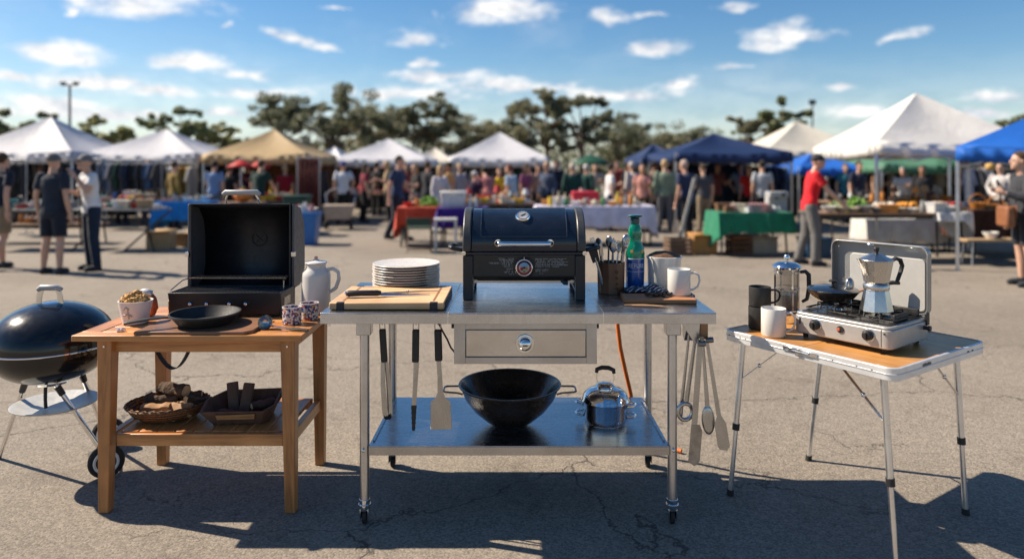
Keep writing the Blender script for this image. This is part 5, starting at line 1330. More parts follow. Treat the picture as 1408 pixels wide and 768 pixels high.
PP(806,18.6,150,'woman in bottle green coat with white hair beside the other green coat','stand',(.015,.06,.05),BK,(.62,.58,.52),SK1,h=1.58,ss='jumper')
PP(838,16.4,100,'man in white T-shirt with dark hair facing along the stalls','hold',(.62,.60,.60),JN,DK,SK2,h=1.58)
PP(862,19,60,'person in plain black T-shirt next to the white T-shirt man','stand',BK,BK,DK,SK3,h=1.62)
PP(884,16.6,-20,'person in salmon pink blouse behind the white clothed table','hold',(.5,.24,.2),BR,BR,SK1,h=1.58,hs='long')
PP(914,16.4,170,'person in a long sage green coat','stand',(.17,.22,.16),GY,BL,SK2,h=1.68,ss='jumper')
PP(946,13.9,-150,'person in navy top and black trousers leaning to the table','reach',(.025,.035,.08),BK,(.4,.3,.25),SK1,h=1.66)
PP(985,18,20,'person in maroon shirt under the navy tent','hold',(.11,.025,.025),BK,DK,SK3,h=1.62)
PP(1018,19.5,0,'person in light blue shirt under the navy tent','hips',(.2,.25,.35),BK,BR,SK2,h=1.6)
PP(1030,18,-30,'person in scarlet top beneath the navy tent','hold',(.5,.02,.02),BK,DK,SK2,h=1.55)
pr=PP(1113,10.75,80,'man in red T-shirt, grey trousers and dark cap reaching to the food table','reach',(.58,.012,.02),(.13,.125,.12),(.03,.03,.035),SK2,h=1.72,hs='cap')
PP(1181,16.5,10,'person in navy behind the lettuce on the long table','stand',(.02,.025,.05),BK,DK,SK2,h=1.64)
PP(1240,17.5,-20,'person in white top behind the middle of the long table','hold',(.45,.44,.42),BK,(.3,.3,.3),SK1,h=1.5)
PP(1162,18.5,0,'person in teal top under the small blue tent','stand',(.03,.15,.2),BK,BR,SK2,h=1.6)
PP(1376,15.5,-60,'person with white sleeves behind the brown clothed table','hips',(.5,.48,.48),BK,BR,SK2,h=1.6,ss='jumper')
pR=PP(1409,8.86,-100,'man in charcoal jumper, black shorts and trainers with a brown satchel','hold',(.035,.037,.045),(.02,.022,.03),BR,SK2,h=1.70,ss='jumper',ls='shorts',shoes=(.02,.025,.03))
PP(14,17.5,180,'person in black at the clothes rail of the white tent','reach',BK,BK,DK,SK2,h=1.6)
PP(168,18.5,170,'person in bright green top among the hanging clothes','hold',(.03,.12,.07),BK,BR,SK2,h=1.58)
PP(1300,19,0,'seller in brown apron beneath the green roofed stall','hold',(.16,.09,.05),BK,DK,SK2,h=1.62)
PP(1330,18.2,40,'shopper in grey sweater beneath the green roofed stall','stand',(.16,.16,.17),JN,BR,SK2,h=1.66,ss='jumper')
PP(962,21,180,'distant shopper in white blouse beyond the navy tent leg','walk',(.5,.5,.5),NV,BR,SK2,h=1.62)
PP(722,21.5,170,'distant shopper in teal jacket beyond the light blue T-shirt','walk',(.03,.12,.14),BK,BL,SK2,h=1.66,ss='jumper')
PP(240,17.2,150,'shopper in mustard coat under the second white tent','stand',(.22,.14,.03),BK,BR,SK2,h=1.64,ss='jumper')
# satchel
t=thing('satchel','brown leather satchel at the hip of the man in charcoal jumper','bag',(X(1409,8.86)-.26,8.84,.76),R(75))
mb=MB(); mb.box(-.17,.17,-.055,.055,0,.27); mb.obj('bag',pm('leather',(.22,.085,.035),.5,0,.25,20),t,.03)
mb=MB(); mb.box(-.172,.172,-.062,-.056,.12,.275); mb.obj('flap',pm('leather',(0,0,0)),t,.004)
mb=MB(); mb.tube([(-.12,0,.27),(-.08,.04,.46),(.0,.10,.60),(.08,.04,.46),(.12,0,.27)],.012,6,sq=(1,.3)); mb.obj('strap',M_black,t)

for (px,Y,rz,kd,sh,lg,hc,sk,ss,hs,lab) in (
 (52,20,160,'hold',(.12,.12,.13),BK,BR,SK2,'shirt','short','shopper in grey T-shirt between the edge tent clothes rails'),
 (205,18.6,20,'stand',(.45,.43,.42),JN,(.3,.18,.09),SK1,'jumper','long','woman in cream jumper before the second white tent rail'),
 (425,20.5,-30,'walk',(.35,.33,.30),NV,DK,SK2,'jumper','short','walker in stone coloured jumper past the maroon screen'),
 (455,22,40,'stand',(.02,.07,.06),BK,BR,SK2,'jumper','long','woman in dark teal jumper behind the man in the blue cap'),
 (534,19.5,-80,'hold',(.40,.30,.18),BK,BL,SK1,'shirt','long','woman in sandy blouse behind the walking navy T-shirt man'),
 (558,20,10,'stand',(.28,.05,.04),JN,DK,SK2,'shirt','short','shopper in rust T-shirt beyond the orange red cloth'),
 (588,18.5,140,'stand',(.02,.02,.03),NV,BR,SK1,'jumper','short','man in black fleece directly behind the blonde woman'),
 (620,17.2,-100,'hold',(.50,.28,.10),GY,DK,SK3,'shirt','cap','person in amber T-shirt and cap beside the cool box'),
 (722,17.4,60,'hold',(.20,.05,.12),BK,BR,SK1,'shirt','long','woman in magenta blouse beyond the light blue T-shirt'),
 (752,17.5,-40,'stand',(.05,.07,.12),BK,BL,SK1,'jumper','short','fair man in slate jumper at the end of the lilac cloth'),
 (818,20,0,'hold',(.4,.36,.30),GY,DK,SK2,'shirt','short','seller in beige shirt beneath the green umbrella'),
 (848,20.5,30,'stand',(.40,.06,.05),JN,BR,SK2,'shirt','short','shopper in brick red T-shirt behind the white T-shirt man'),
 (872,17.6,-150,'reach',(.48,.46,.44),BK,(.45,.4,.36),SK1,'jumper','short','grey haired person in ivory jumper stooping over the lilac cloth'),
 (897,18.6,90,'walk',(.16,.11,.08),BK,DK,SK3,'jumper','short','walker in chocolate jumper before the dull blue tent'),
 (930,18,-20,'hold',(.42,.20,.18),JN,BL,SK1,'shirt','long','woman in coral blouse between the sage coat and the navy top'),
 (968,16.0,-170,'hold',(.06,.06,.07),KH,BR,SK2,'shirt','cap','shopper in charcoal T-shirt and cap before the navy tent'),
 (1048,16.2,170,'stand',(.35,.37,.40),BK,DK,SK2,'shirt','short','shopper in pale grey T-shirt at the navy tent leg'),
 (1205,18.2,40,'hold',(.20,.10,.05),BK,BR,SK2,'shirt','long','woman in copper blouse beneath the pale green canopy'),
 (1268,16.4,-30,'stand',(.02,.02,.025),BK,DK,SK3,'jumper','short','man in black fleece beneath the pale green canopy'),
 (1352,16.6,150,'hold',(.30,.08,.03),JN,DK,SK2,'shirt','short','shopper in burnt orange T-shirt at the bright blue tent rail')):
    PP(px,Y,rz,lab,kd,sh,lg,hc,sk,h=random.uniform(1.52,1.72),ss=ss,hs=hs)
# ------------------------------------------------------------------ tents
M_pole=steel('tent_pole',(.55,.55,.56),.4,'z',.1,.02)
def tent(name,label,x,y,w,d,eave,peak,rz,mat,val=.22,walls=(),wallmat=None,group='pop up canopies of the market stalls',cur=()):
    t=thing(name,label,'tent',(x,y,0),rz,group)
    hw,hd=w/2,d/2; N=12; vs=[];fs=[]
    # hipped fabric roof, each face sagging a little
    cor=[(-hw,-hd),(hw,-hd),(hw,hd),(-hw,hd)]
    for q in range(4):
        a=cor[q]; b=cor[(q+1)%4]; base=len(vs)
        for i in range(N+1):
            for j in range(N+1):
                f=i/N; s=j/N
                ex=a[0]+(b[0]-a[0])*s; ey=a[1]+(b[1]-a[1])*s
                xx=ex*(1-f); yy=ey*(1-f); zz=eave+(peak-eave)*f
                sag=-.10*math.sin(PI*f)*math.sin(PI*s)-.06*math.sin(PI*s)*(1-f)**3-.03*math.sin(PI*f)
                vs.append((xx,yy,zz+sag))
        for i in range(N):
            for j in range(N):
                p=base+i*(N+1)+j
                fs.append((p,p+1,p+N+2,p+N+1) if i<N-1 or True else (p,p+1,p+N+1))
    mb=MB(); mb.add(vs,fs); 
    vs=[];fs=[];K=48; per=[]
    for q in range(4):
        a=cor[q]; b=cor[(q+1)%4]
        for i in range(K//2):
            s=i/(K//2); wv=.012*math.sin(s*40+q)
            nx,ny=(b[1]-a[1]),-(b[0]-a[0]); l=math.hypot(nx,ny)
            zz=eave-.06*math.sin(PI*s)
            per.append((a[0]+(b[0]-a[0])*s,a[1]+(b[1]-a[1])*s,zz,nx/l,ny/l,wv))
    n=len(per)
    for (px,py,zz,nx,ny,wv) in per: vs.append((px,py,zz))
    for (px,py,zz,nx,ny,wv) in per: vs.append((px+nx*(.015+wv),py+ny*(.015+wv),zz-val))
    fs=[(i,(i+1)%n,n+(i+1)%n,n+i) for i in range(n)]
    mb.add(vs,fs); mb.obj('canopy',mat,t,solid=.004,smooth=30)
    mb0=MB()
    for (cx_,cy_) in cor:
        cx_*=.985;cy_*=.985
        mb=MB(); mb.box(cx_-.024,cx_+.024,cy_-.024,cy_+.024,0,eave-.03); mb.box(cx_-.05,cx_+.05,cy_-.05,cy_+.05,0,.008); mb.obj('leg',M_pole,t,.003)
    mb=MB()
    for q in range(4):
        a=cor[q];b=cor[(q+1)%4]; n_=4
        for i in range(n_):
            p=(a[0]+(b[0]-a[0])*i/n_,a[1]+(b[1]-a[1])*i/n_); r_=(a[0]+(b[0]-a[0])*(i+1)/n_,a[1]+(b[1]-a[1])*(i+1)/n_)
            z1,z2=eave-.09,eave-.30
            if i%2: z1,z2=z2,z1
            k=.975
            mb.cyl((p[0]*k,p[1]*k,z1),(r_[0]*k,r_[1]*k,z2),.011,seg=6); mb.cyl((p[0]*k*.998,p[1]*k*.998,z2),(r_[0]*k*.998,r_[1]*k*.998,z1),.011,seg=6)
    for c_ in cor: mb.cyl((c_[0]*.97,c_[1]*.97,eave-.1),(0,0,peak-.12),.012,seg=6)
    mb.obj('frame',M_pole,t)
    for wl in walls:
        m_=MB(); NN=40
        if wl=='back': a,b=(hw*.99,hd*.99),(-hw*.99,hd*.99)
        if wl=='left': a,b=(-hw*.99,hd*.99),(-hw*.99,-hd*.99)
        if wl=='right': a,b=(hw*.99,-hd*.99),(hw*.99,hd*.99)
        vs=[];nx,ny=(b[1]-a[1]),-(b[0]-a[0]); l=math.hypot(nx,ny)
        for z in (.02,eave-.04):
            for i in range(NN+1):
                s=i/NN; o_=.03*math.sin(s*34)*(1 if z<1 else .3)
                vs.append((a[0]+(b[0]-a[0])*s+nx/l*o_,a[1]+(b[1]-a[1])*s+ny/l*o_,z))
        m_.add(vs,[(i,i+1,NN+2+i,NN+1+i) for i in range(NN)]); m_.obj('side_wall',wallmat,t,solid=.004)
    return t
C_w=canopy_mat('canopy_white',(.66,.66,.70)); C_cr=canopy_mat('canopy_cream',(.66,.62,.54)); C_tan=canopy_mat('canopy_tan',(.50,.36,.19))
C_bl=canopy_mat('canopy_blue',(.02,.14,.55)); C_nv=canopy_mat('canopy_navy',(.015,.035,.11)); C_gr=canopy_mat('canopy_green',(.10,.24,.15)); C_dg=canopy_mat('canopy_dark_green',(.02,.09,.055))
C_ww=canopy_mat('canopy_offwhite',(.70,.68,.65))
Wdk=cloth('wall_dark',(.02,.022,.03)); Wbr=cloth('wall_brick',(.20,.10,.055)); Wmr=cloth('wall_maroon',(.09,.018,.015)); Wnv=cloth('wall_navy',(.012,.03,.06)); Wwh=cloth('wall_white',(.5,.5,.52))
def TT(name,label,x0,x1,Y,d,eave,peak,mat,**k):
    w=(x1-x0)/950*Y
    return tent(name,label,X((x0+x1)/2,Y),Y+d/2,w,d,eave,peak,k.pop('rz',0),mat,**k)
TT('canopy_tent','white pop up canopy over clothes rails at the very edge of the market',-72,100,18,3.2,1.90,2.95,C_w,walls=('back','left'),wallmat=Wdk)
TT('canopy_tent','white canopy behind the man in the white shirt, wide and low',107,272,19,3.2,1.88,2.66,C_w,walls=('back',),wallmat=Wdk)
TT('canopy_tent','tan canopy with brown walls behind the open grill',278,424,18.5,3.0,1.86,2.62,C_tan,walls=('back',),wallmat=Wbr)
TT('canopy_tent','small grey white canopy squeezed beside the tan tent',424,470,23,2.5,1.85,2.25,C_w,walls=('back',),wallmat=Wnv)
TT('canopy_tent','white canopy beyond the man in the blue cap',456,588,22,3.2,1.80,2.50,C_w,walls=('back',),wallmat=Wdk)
TT('canopy_tent','pale low canopy beyond the blonde woman',560,624,26,3,1.80,2.3,C_cr)
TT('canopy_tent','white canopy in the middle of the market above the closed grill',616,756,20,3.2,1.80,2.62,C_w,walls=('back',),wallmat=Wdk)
TT('canopy_tent','low white canopy just behind the middle tent',655,770,25,3,1.62,1.95,C_ww)
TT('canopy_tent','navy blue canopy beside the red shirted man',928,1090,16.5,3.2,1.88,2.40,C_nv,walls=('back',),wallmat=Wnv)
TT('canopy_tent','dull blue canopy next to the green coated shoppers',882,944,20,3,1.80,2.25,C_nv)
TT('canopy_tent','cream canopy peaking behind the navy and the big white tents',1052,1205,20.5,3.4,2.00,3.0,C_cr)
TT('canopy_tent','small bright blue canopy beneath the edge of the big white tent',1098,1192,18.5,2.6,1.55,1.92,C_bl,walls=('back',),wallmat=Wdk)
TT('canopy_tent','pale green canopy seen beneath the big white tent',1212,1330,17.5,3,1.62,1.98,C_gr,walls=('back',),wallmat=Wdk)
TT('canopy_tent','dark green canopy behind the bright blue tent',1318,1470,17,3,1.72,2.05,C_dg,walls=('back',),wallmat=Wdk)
# the big white tent, a corner towards us
def corner_tent(label,cornerpx,Yc,w,d,eave,peak,rz,mat,**k):
    # put the near corner (-w/2,-d/2 rotated) at px
    c=Vector((X(cornerpx,Yc),Yc)); r=Matrix.Rotation(rz,2)@Vector((-w/2,-d/2))
    return tent('canopy_tent',label,c.x-r.x,c.y-r.y,w,d,eave,peak,rz,mat,**k)
corner_tent('large white canopy with its front pole behind the red shirted man',1204,12.4,2.95,2.95,1.95,3.0,R(-3),C_ww,val=.20)
corner_tent('bright blue canopy cut by the photo edge',1314,10.2,3.0,3.0,1.82,2.66,R(-36),C_bl,val=.20)
# market umbrellas
def umbrella(label,px,Y,r,zt_,h,mat):
    t=thing('market_umbrella',label,'umbrella',(X(px,Y),Y,0),.3)
    mb=MB(); n=8; vs=[(0,0,zt_)]; 
    for ring in (1,2,3):
        for i in range(n*2):
            a=2*PI*i/(n*2); k=ring/3*(1 if i%2==0 else .955); vs.append((r*k*math.cos(a),r*k*math.sin(a),zt_-h*(ring/3)**1.25-(0 if i%2==0 else .0)))
    m=n*2; fs=[(0,1+i,1+(i+1)%m) for i in range(m)]
    for q in (0,1): fs+=[(1+q*m+i,1+(q+1)*m+i,1+(q+1)*m+(i+1)%m,1+q*m+(i+1)%m) for i in range(m)]
    mb.add(vs,fs); mb.obj('canopy',mat,t,solid=.004,smooth=20)
    mb=MB(); mb.cyl((0,0,0),(0,0,zt_+.05),.02,seg=10); mb.obj('pole',M_pole,t)
    mb=MB(); mb.lathe([(0,0),(.22,0),(.22,.05),(.04,.09),(0,.09)],20); mb.obj('base',M_black,t)
umbrella('green market umbrella standing before the dark trees',812,21,.70,1.92,.32,C_dg)
umbrella('red market umbrella nearer the open grill, under the tan tent',331,17.6,.34,1.72,.2,canopy_mat('canopy_red',(.55,.03,.03)))
umbrella('second red market umbrella under the tan tent',357,18,.30,1.70,.2,canopy_mat('canopy_red',(0,0,0)))
umbrella('small red umbrella between the white shirt man and the navy tent',885,22,.35,1.86,.25,canopy_mat('canopy_red',(0,0,0)))
# ------------------------------------------------------------------ clothes rails
def garment_mesh(seed):
    rg=random.Random(seed); L_=rg.uniform(.62,.95); w=rg.uniform(.20,.25)
    P=[(-.05,0),(-w*.8,-.05),(-w-.08,-.40),(-w-.02,-.42),(-w*.78,-.20),(-w*.80,-L_),(w*.80,-L_),(w*.78,-.20),(w+.02,-.42),(w+.08,-.40),(w*.8,-.05),(.05,0),(0,-.03)]
    m=MB(); m.prism(P,-.035,.035,'x'); return m.mesh('garment',30)
GM=[garment_mesh(i) for i in range(6)]
for g_ in GM: g_.materials.append(None)
gc=[('black',(.012,.012,.014)),('navy',(.015,.025,.06)),('charcoal',(.05,.05,.055)),('grey',(.18,.18,.2)),('dark green',(.02,.06,.04)),('cream',(.45,.42,.36)),('maroon',(.10,.015,.02)),('mustard',(.28,.17,.03)),('denim',(.05,.09,.17)),('white',(.55,.55,.57)),('brown',(.09,.05,.03))]
hm=MB(); hm.tube([(0,-.16,-.05),(0,0,.0),(0,.16,-.05)],.005,6); hm.tube([(0,0,0),(0,0,.05),(0,.015,.065),(0,.0,.08)],.003,6); HM=hm.mesh('hanger'); HM.materials.append(M_black)
def rail(label,xa,xb,Y,z,cols,seed,where):
    x0,x1=X(xa,Y),X(xb,Y); cx=(x0+x1)/2; w=x1-x0
    t=thing('clothes_rail',label,'clothes rail',(cx,Y,0),0,'clothes rails of the stalls')
    mb=MB(); mb.cyl((-w/2,0,z),(w/2,0,z),.014,seg=10); mb.obj('bar',M_pole,t)
    for s in (-1,1):
        mb=MB(); mb.cyl((s*w/2,0,.03),(s*w/2,0,z-.012),.014,seg=10); mb.cyl((s*w/2,-.25,.03),(s*w/2,.25,.03),.014,seg=8); mb.obj('upright',M_pole,t)
    rg=random.Random(seed); n=int(w/.13); prev=None; names=[]
    seq=[gc[rg.choice(cols)] for _ in range(n)]
    for i in range(n):
        c,col=seq[i]
        nb=seq[i-1][0] if i>0 else 'rail end'; na=seq[i+1][0] if i<n-1 else 'rail end'
        o=bpy.data.objects.new('hanging_garment',rg.choice(GM)); COL.objects.link(o)
        o.location=(x0+(i+.5)*w/n,Y,z-.085); o.rotation_euler=(rg.uniform(-.03,.03),0,rg.uniform(-.35,.35))
        o.material_slots[0].link='OBJECT'; o.material_slots[0].material=cloth('garment_'+c.replace(' ','_'),col,.9,90)
        tag(o,f'{c} garment hanging between {nb} and {na} on the {where}','clothing','garments hanging on rails')
        h=bpy.data.objects.new('hanger',HM); COL.objects.link(h); h.parent=o
rail('clothes rail packed with dark coats under the edge tent',-10,36,15.6,1.70,[0,1,2,10,6,3],1,'rail by the photo edge')
rail('clothes rail of dark garments behind the men in conversation',66,140,18.3,1.74,[0,1,2,0,3,8],2,'rail behind the two men')
rail('clothes rail of mixed garments under the second white tent',146,222,18.2,1.72,[0,1,3,8,2,4,9,2],3,'rail under the second tent')
rail('short rail of mustard and cream garments beside the tan tent',226,268,18.6,1.62,[7,5,9,7,6],4,'short rail beside the tan tent')
rail('clothes rail in the shade of the white tent beyond the blue cap man',476,540,23,1.62,[0,1,2,9,3,6],5,'rail beyond the blue cap man')
rail('clothes rail of dark garments beneath the navy tent',1030,1082,18.2,1.62,[1,8,1,0,2],6,'rail beneath the navy tent')
rail('clothes rail under the bright blue tent',1330,1400,16.2,1.60,[0,2,1,3,0,9],7,'rail under the bright blue tent')
rail('clothes rail under the pale green canopy',1222,1300,18.6,1.52,[0,5,2,9,10,2],8,'rail under the pale green canopy')
rail('clothes rail in the middle white tent',640,742,22,1.52,[0,2,6,1,9,3],9,'rail in the middle tent')
# ------------------------------------------------------------------ tables and their goods
M_tt=wood('stall_top',(.20,.12,.07),(.10,.055,.03),'x',.6,.6); M_tg=pm('stall_top_grey',(.26,.25,.24),.5); M_tlk=pm('table_leg_dark',(.03,.03,.035),.4,.3)
def stall_table(name,label,x0,x1,y,d,z,top=None,legm=None,cross=False,rz=0):
    cx=(x0+x1)/2; w=x1-x0; t=thing(name,label,'table',(cx,y,0),rz,None)
    mb=MB(); mb.box(-w/2,w/2,-d/2,d/2,z-.035,z); mb.obj('tabletop',top or M_tt,t,.006)
    if cross:
        for s in (-1,1):
            for q in (-1,1):
                mb=MB(); mb.cyl((s*(w/2-.2)-q*.28,-d/2+.05+.01*q,0),(s*(w/2-.2)+q*.28,d/2-.05+.01*q,z-.036),.018,seg=8); mb.obj('leg',legm or M_tlk,t)
    else:
        for sx_ in (-1,1):
            for sy_ in (-1,1):
                mb=MB(); mb.cyl((sx_*(w/2-.06),sy_*(d/2-.06),0),(sx_*(w/2-.09),sy_*(d/2-.09),z-.036),.018,seg=10); mb.obj('leg',legm or M_tlk,t)
        mb=MB(); mb.box(-w/2+.08,w/2-.08,-d/2+.08,-d/2+.10,z-.09,z-.0365); mb.box(-w/2+.08,w/2-.08,d/2-.10,d/2-.08,z-.09,z-.0365); mb.obj('rail',legm or M_tlk,t)
    return t
def table_cloth(label,x0,x1,y,d,z,drop,mat,seed=1,left=None,right=None,front=None,rz=0):
    cx=(x0+x1)/2; w=x1-x0; rg=random.Random(seed); hw,hd=w/2+.012,d/2+.012
    per=[];seg=.06
    for (a,b,dr) in (((-hw,-hd),(hw,-hd),front or drop),((hw,-hd),(hw,hd),right or drop),((hw,hd),(-hw,hd),drop),((-hw,hd),(-hw,-hd),left or drop)):
        n=max(4,int(math.hypot(b[0]-a[0],b[1]-a[1])/seg)); nx,ny=(b[1]-a[1]),-(b[0]-a[0]); l=math.hypot(nx,ny)
        for i in range(n): 
            s=i/n; per.append((a[0]+(b[0]-a[0])*s,a[1]+(b[1]-a[1])*s,nx/l,ny/l,dr))
    n=len(per); vs=[];fs=[];K=6; ph=rg.uniform(0,6)
    sm=[sum(per[(i+j)%n][4] for j in range(-2,3))/5 for i in range(n)]
    for k in range(K+1):
        f=k/K
        for i,(px,py,nx,ny,dr) in enumerate(per):
            w_=(.03*math.sin(i*.9+ph)+.018*math.sin(i*2.1+ph*2))*f; o_=.012+.05*f+w_
            vs.append((px+nx*o_*(1 if k else .2),py+ny*o_*(1 if k else .2),z+.006-sm[i]*f*(1+.03*math.sin(i*.7))))
    for k in range(K):
        for i in range(n): fs.append((k*n+i,k*n+(i+1)%n,(k+1)*n+(i+1)%n,(k+1)*n+i))
    fs.append(tuple(range(n))[::-1])
    mb=MB(); mb.add(vs,fs); o=mb.obj('tablecloth',mat,solid=.003); o.location=(cx,y,0); o.rotation_euler=(0,0,rz); tag(o,label,'tablecloth'); return o
# goods prototypes: name -> mesh parts
def proto(f,smooth=40):
    mb=MB(); f(mb); me=mb.mesh('goods',smooth); me.materials.append(None); return me
GP={
 'bowl':proto(lambda m:m.lathe([(0,0),(.05,0),(.055,.01),(.10,.05),(.125,.09),(.12,.092),(.09,.05),(.04,.02),(0,.02)],20)),
 'jar':proto(lambda m:(m.lathe([(0,0),(.045,0),(.05,.01),(.05,.11),(.038,.13),(.038,.135)],16),m.lathe([(0,.135),(.042,.135),(.042,.165),(0,.167)],16))),
 'storage_box':proto(lambda m:(m.hexa([(-.13,-.09,0),(.13,-.09,0),(.13,.09,0),(-.13,.09,0)],[(-.15,-.105,.13),(.15,-.105,.13),(.15,.105,.13),(-.15,.105,.13)]),m.box(-.158,.158,-.112,.112,.131,.15))),
 'folded_shirt':proto(lambda m:(m.box(-.13,.13,-.10,.10,0,.028),m.box(-.125,.125,-.098,.095,.029,.055),m.box(-.05,.05,-.09,.0,.056,.068)),20),
 'bottle':proto(lambda m:m.lathe([(0,0),(.036,0),(.04,.01),(.04,.15),(.030,.18),(.014,.20),(.014,.25),(.018,.252),(.018,.27),(0,.27)],14)),
 'basket':proto(lambda m:(m.lathe([(0,0),(.09,0),(.10,.01),(.125,.09),(.13,.095),(.12,.09),(.09,.02),(0,.015)],20),m.tube([(.125*math.cos(R(a)),0,.09+.13*math.sin(R(a))) for a in range(0,181,15)],.008,6))),
 'book_stack':proto(lambda m:(m.box(-.09,.09,-.12,.12,0,.03),m.box(-.085,.095,-.115,.118,.031,.055),m.box(-.092,.080,-.11,.12,.056,.09),m.box(-.07,.07,-.10,.10,.091,.11)),20),
 'teapot':proto(lambda m:(m.lathe([(0,0),(.045,0),(.075,.04),(.078,.07),(.055,.11),(.03,.12),(.012,.125),(.015,.14),(0,.145)],20),m.tube([(.07,0,.05),(.11,0,.075),(.13,0,.12)],[.015,.012,.009],8),m.tube([(-.07,0,.10),(-.115,0,.10),(-.12,0,.06),(-.07,0,.035)],.008,8))),
 'shoe_pair':proto(lambda m:[m.tube([(s*.055,.10,.03),(s*.055,.03,.045),(s*.058,-.06,.035),(s*.06,-.12,.022)],[.034,.04,.036,.022],10) for s in (-1,1)]),
 'lamp':proto(lambda m:(m.lathe([(0,0),(.06,0),(.06,.012),(.012,.03),(.022,.09),(.010,.16),(.010,.20),(0,.20)],16),m.lathe([(.05,.32),(.09,.19),(.086,.19),(.047,.32)],18))),
}
cols={'white':(.6,.6,.58),'red':(.42,.03,.025),'blue':(.03,.10,.32),'brown':(.16,.08,.04),'cream':(.5,.43,.32),'green':(.05,.20,.07),'black':(.02,.02,.022),'orange':(.5,.20,.04),'grey':(.22,.22,.22),'pink':(.5,.25,.24),'yellow':(.60,.42,.04),'teal':(.03,.20,.20),'tan':(.32,.22,.13)}
def goods(x0,x1,y,d,z,n,where,kinds,palette,seed,group,rows=2):
    rg=random.Random(seed); per=n//rows; usedl=set()
    for r_ in range(rows):
        seq=[(rg.choice(kinds),rg.choice(palette)) for _ in range(per)]
        for i,(k,c) in enumerate(seq):
            o=bpy.data.objects.new(k,GP[k]); COL.objects.link(o)
            o.location=(x0+.14+(x1-x0-.28)*(i+.5)/per+rg.uniform(-.02,.02),y-d/2+d*(r_+.5)/rows+rg.uniform(-.03,.03),z+.001)
            o.rotation_euler=(0,0,rg.uniform(-.6,.6)); s=rg.uniform(.8,1.05); o.scale=(s,s,s*rg.uniform(.85,1.2))
            o.material_slots[0].link='OBJECT'; o.material_slots[0].material=pm('goods_'+c,cols[c],.45,0,.2,14)
            kk=k.replace('_',' '); nb=(seq[i-1][1]+' '+seq[i-1][0].replace('_',' ')) if i else 'the table end'
            row=('front row ' if r_==0 else 'rear row ') if rows>1 else ''
            lab=f'{row}{c} {kk} by {nb}, {where}'
            if lab in usedl: lab=lab.replace(' by ',' after ')
            usedl.add(lab); tag(o,lab,kk,group)
def prod(label,kind,px,Y,z,seed,sc=1,mat=None):
    """leafy or round produce heap built from many pieces"""
    rg=random.Random(seed); mb=MB(); t=thing(kind,label,kind.replace('_',' '),(X(px,Y),Y,z))
    vs=[];fs=[]
    for i in range(260):
        a=rg.uniform(0,2*PI); e=rg.uniform(0,PI/2); r=rg.uniform(.10,.17)*sc
        c=Vector((math.cos(a)*math.cos(e)*r*1.2,math.sin(a)*math.cos(e)*r,math.sin(e)*r*1.1+.01))
        w=rg.uniform(.02,.05)*sc; n1=Vector((rg.gauss(0,1),rg.gauss(0,1),rg.gauss(0,1))).normalized(); n2=n1.orthogonal().normalized(); b=len(vs)
        vs+= [c-n1*w,c-n2*w*.6,c+n1*w+n2*w*.2,c+n2*w*.7+Vector((0,0,w*.3))]; fs.append((b,b+1,b+2,b+3))
    mb.add(vs,fs); mb.obj('leaves',mat,t)
    mb=MB(); mb.ell((0,0,.07*sc),.10*sc,.09*sc,.08*sc,14,10,.1,2); mb.obj('heart',pm('heart_green',(.40,.55,.10),.6),t)
M_leafy=pm('leafy_green',(.16,.32,.05),.6,0,.5,20)
def heap(label,kind,px,Y,z,seed,n,r,sz,col,sq=1):
    rg=random.Random(seed); t=thing(kind,label,kind.replace('_',' '),(X(px,Y),Y,z)); mb=MB()
    mb.hexa([(-r,-r*.7,0),(r,-r*.7,0),(r,r*.7,0),(-r,r*.7,0)],[(-r*1.1,-r*.8,.07),(r*1.1,-r*.8,.07),(r*1.1,r*.8,.07),(-r*1.1,r*.8,.07)]); mb.obj('tray',pm('tray_tan',(.3,.2,.12),.6),t)
    mb=MB()
    for i in range(n): mb.ell((rg.uniform(-r,r)*.9,rg.uniform(-r,r)*.6,.075+rg.random()*.05),sz,sz,sz*.9,8,6,.1,i)
    mb.obj('produce',pm(kind+str(seed),col,.45,0,.25,30),t)
tk=['folded_shirt','book_stack','bowl','jar','storage_box','shoe_pair','basket']
allc=list(cols)
# left stalls
stall_table('trestle_table','cluttered trestle table behind the man with the navy T-shirt',X(-40,12.6),X(88,12.6),12.9,.75,.76,M_tg)
goods(X(-40,12.6),X(88,12.6),12.9,.7,.76,20,'table behind the navy T-shirt man',tk,['white','orange','cream','grey','pink','brown','teal','red'],1,'goods on the cluttered trestle table')
stall_table('trestle_table','low bench table of goods beneath the trestle tables',X(-30,13.6),X(130,13.6),13.9,.5,.40,M_tt)
goods(X(-30,13.6),X(130,13.6),13.9,.45,.40,14,'low bench table',['storage_box','basket','shoe_pair','jar'],['brown','black','white','grey','orange'],21,'goods on the low bench table',1)
stall_table('folding_table','cross legged folding table heaped with goods beside the white shirt man',X(103,12.5),X(207,12.5),12.8,.75,.77,M_tg,cross=True)
goods(X(103,12.5),X(207,12.5),12.8,.7,.77,20,'cross legged table',tk,['white','orange','cream','teal','pink','red','grey','tan'],2,'goods on the cross legged table')
stall_table('trestle_table','long dark table under the second white tent',X(120,17),X(212,17),17.1,.7,.75,M_tt)
goods(X(120,17),X(212,17),17.1,.7,.75,12,'dark table, second tent',tk,allc,22,'goods on the dark table in the second tent')
stall_table('trestle_table','table under the bright blue cloth',X(208,15.3),X(282,15.3),15.7,.7,.75)
table_cloth('bright blue tablecloth beside the open grill',X(208,15.3),X(282,15.3),15.7,.7,.75,.42,cloth('cloth_blue',(.012,.17,.50)),3,left=.68,right=.62)
goods(X(208,15.3),X(282,15.3),15.7,.7,.757,8,'bright blue tablecloth',['bowl','folded_shirt','book_stack','jar'],['white','pink','cream','grey'],3,'goods on the bright blue cloth')
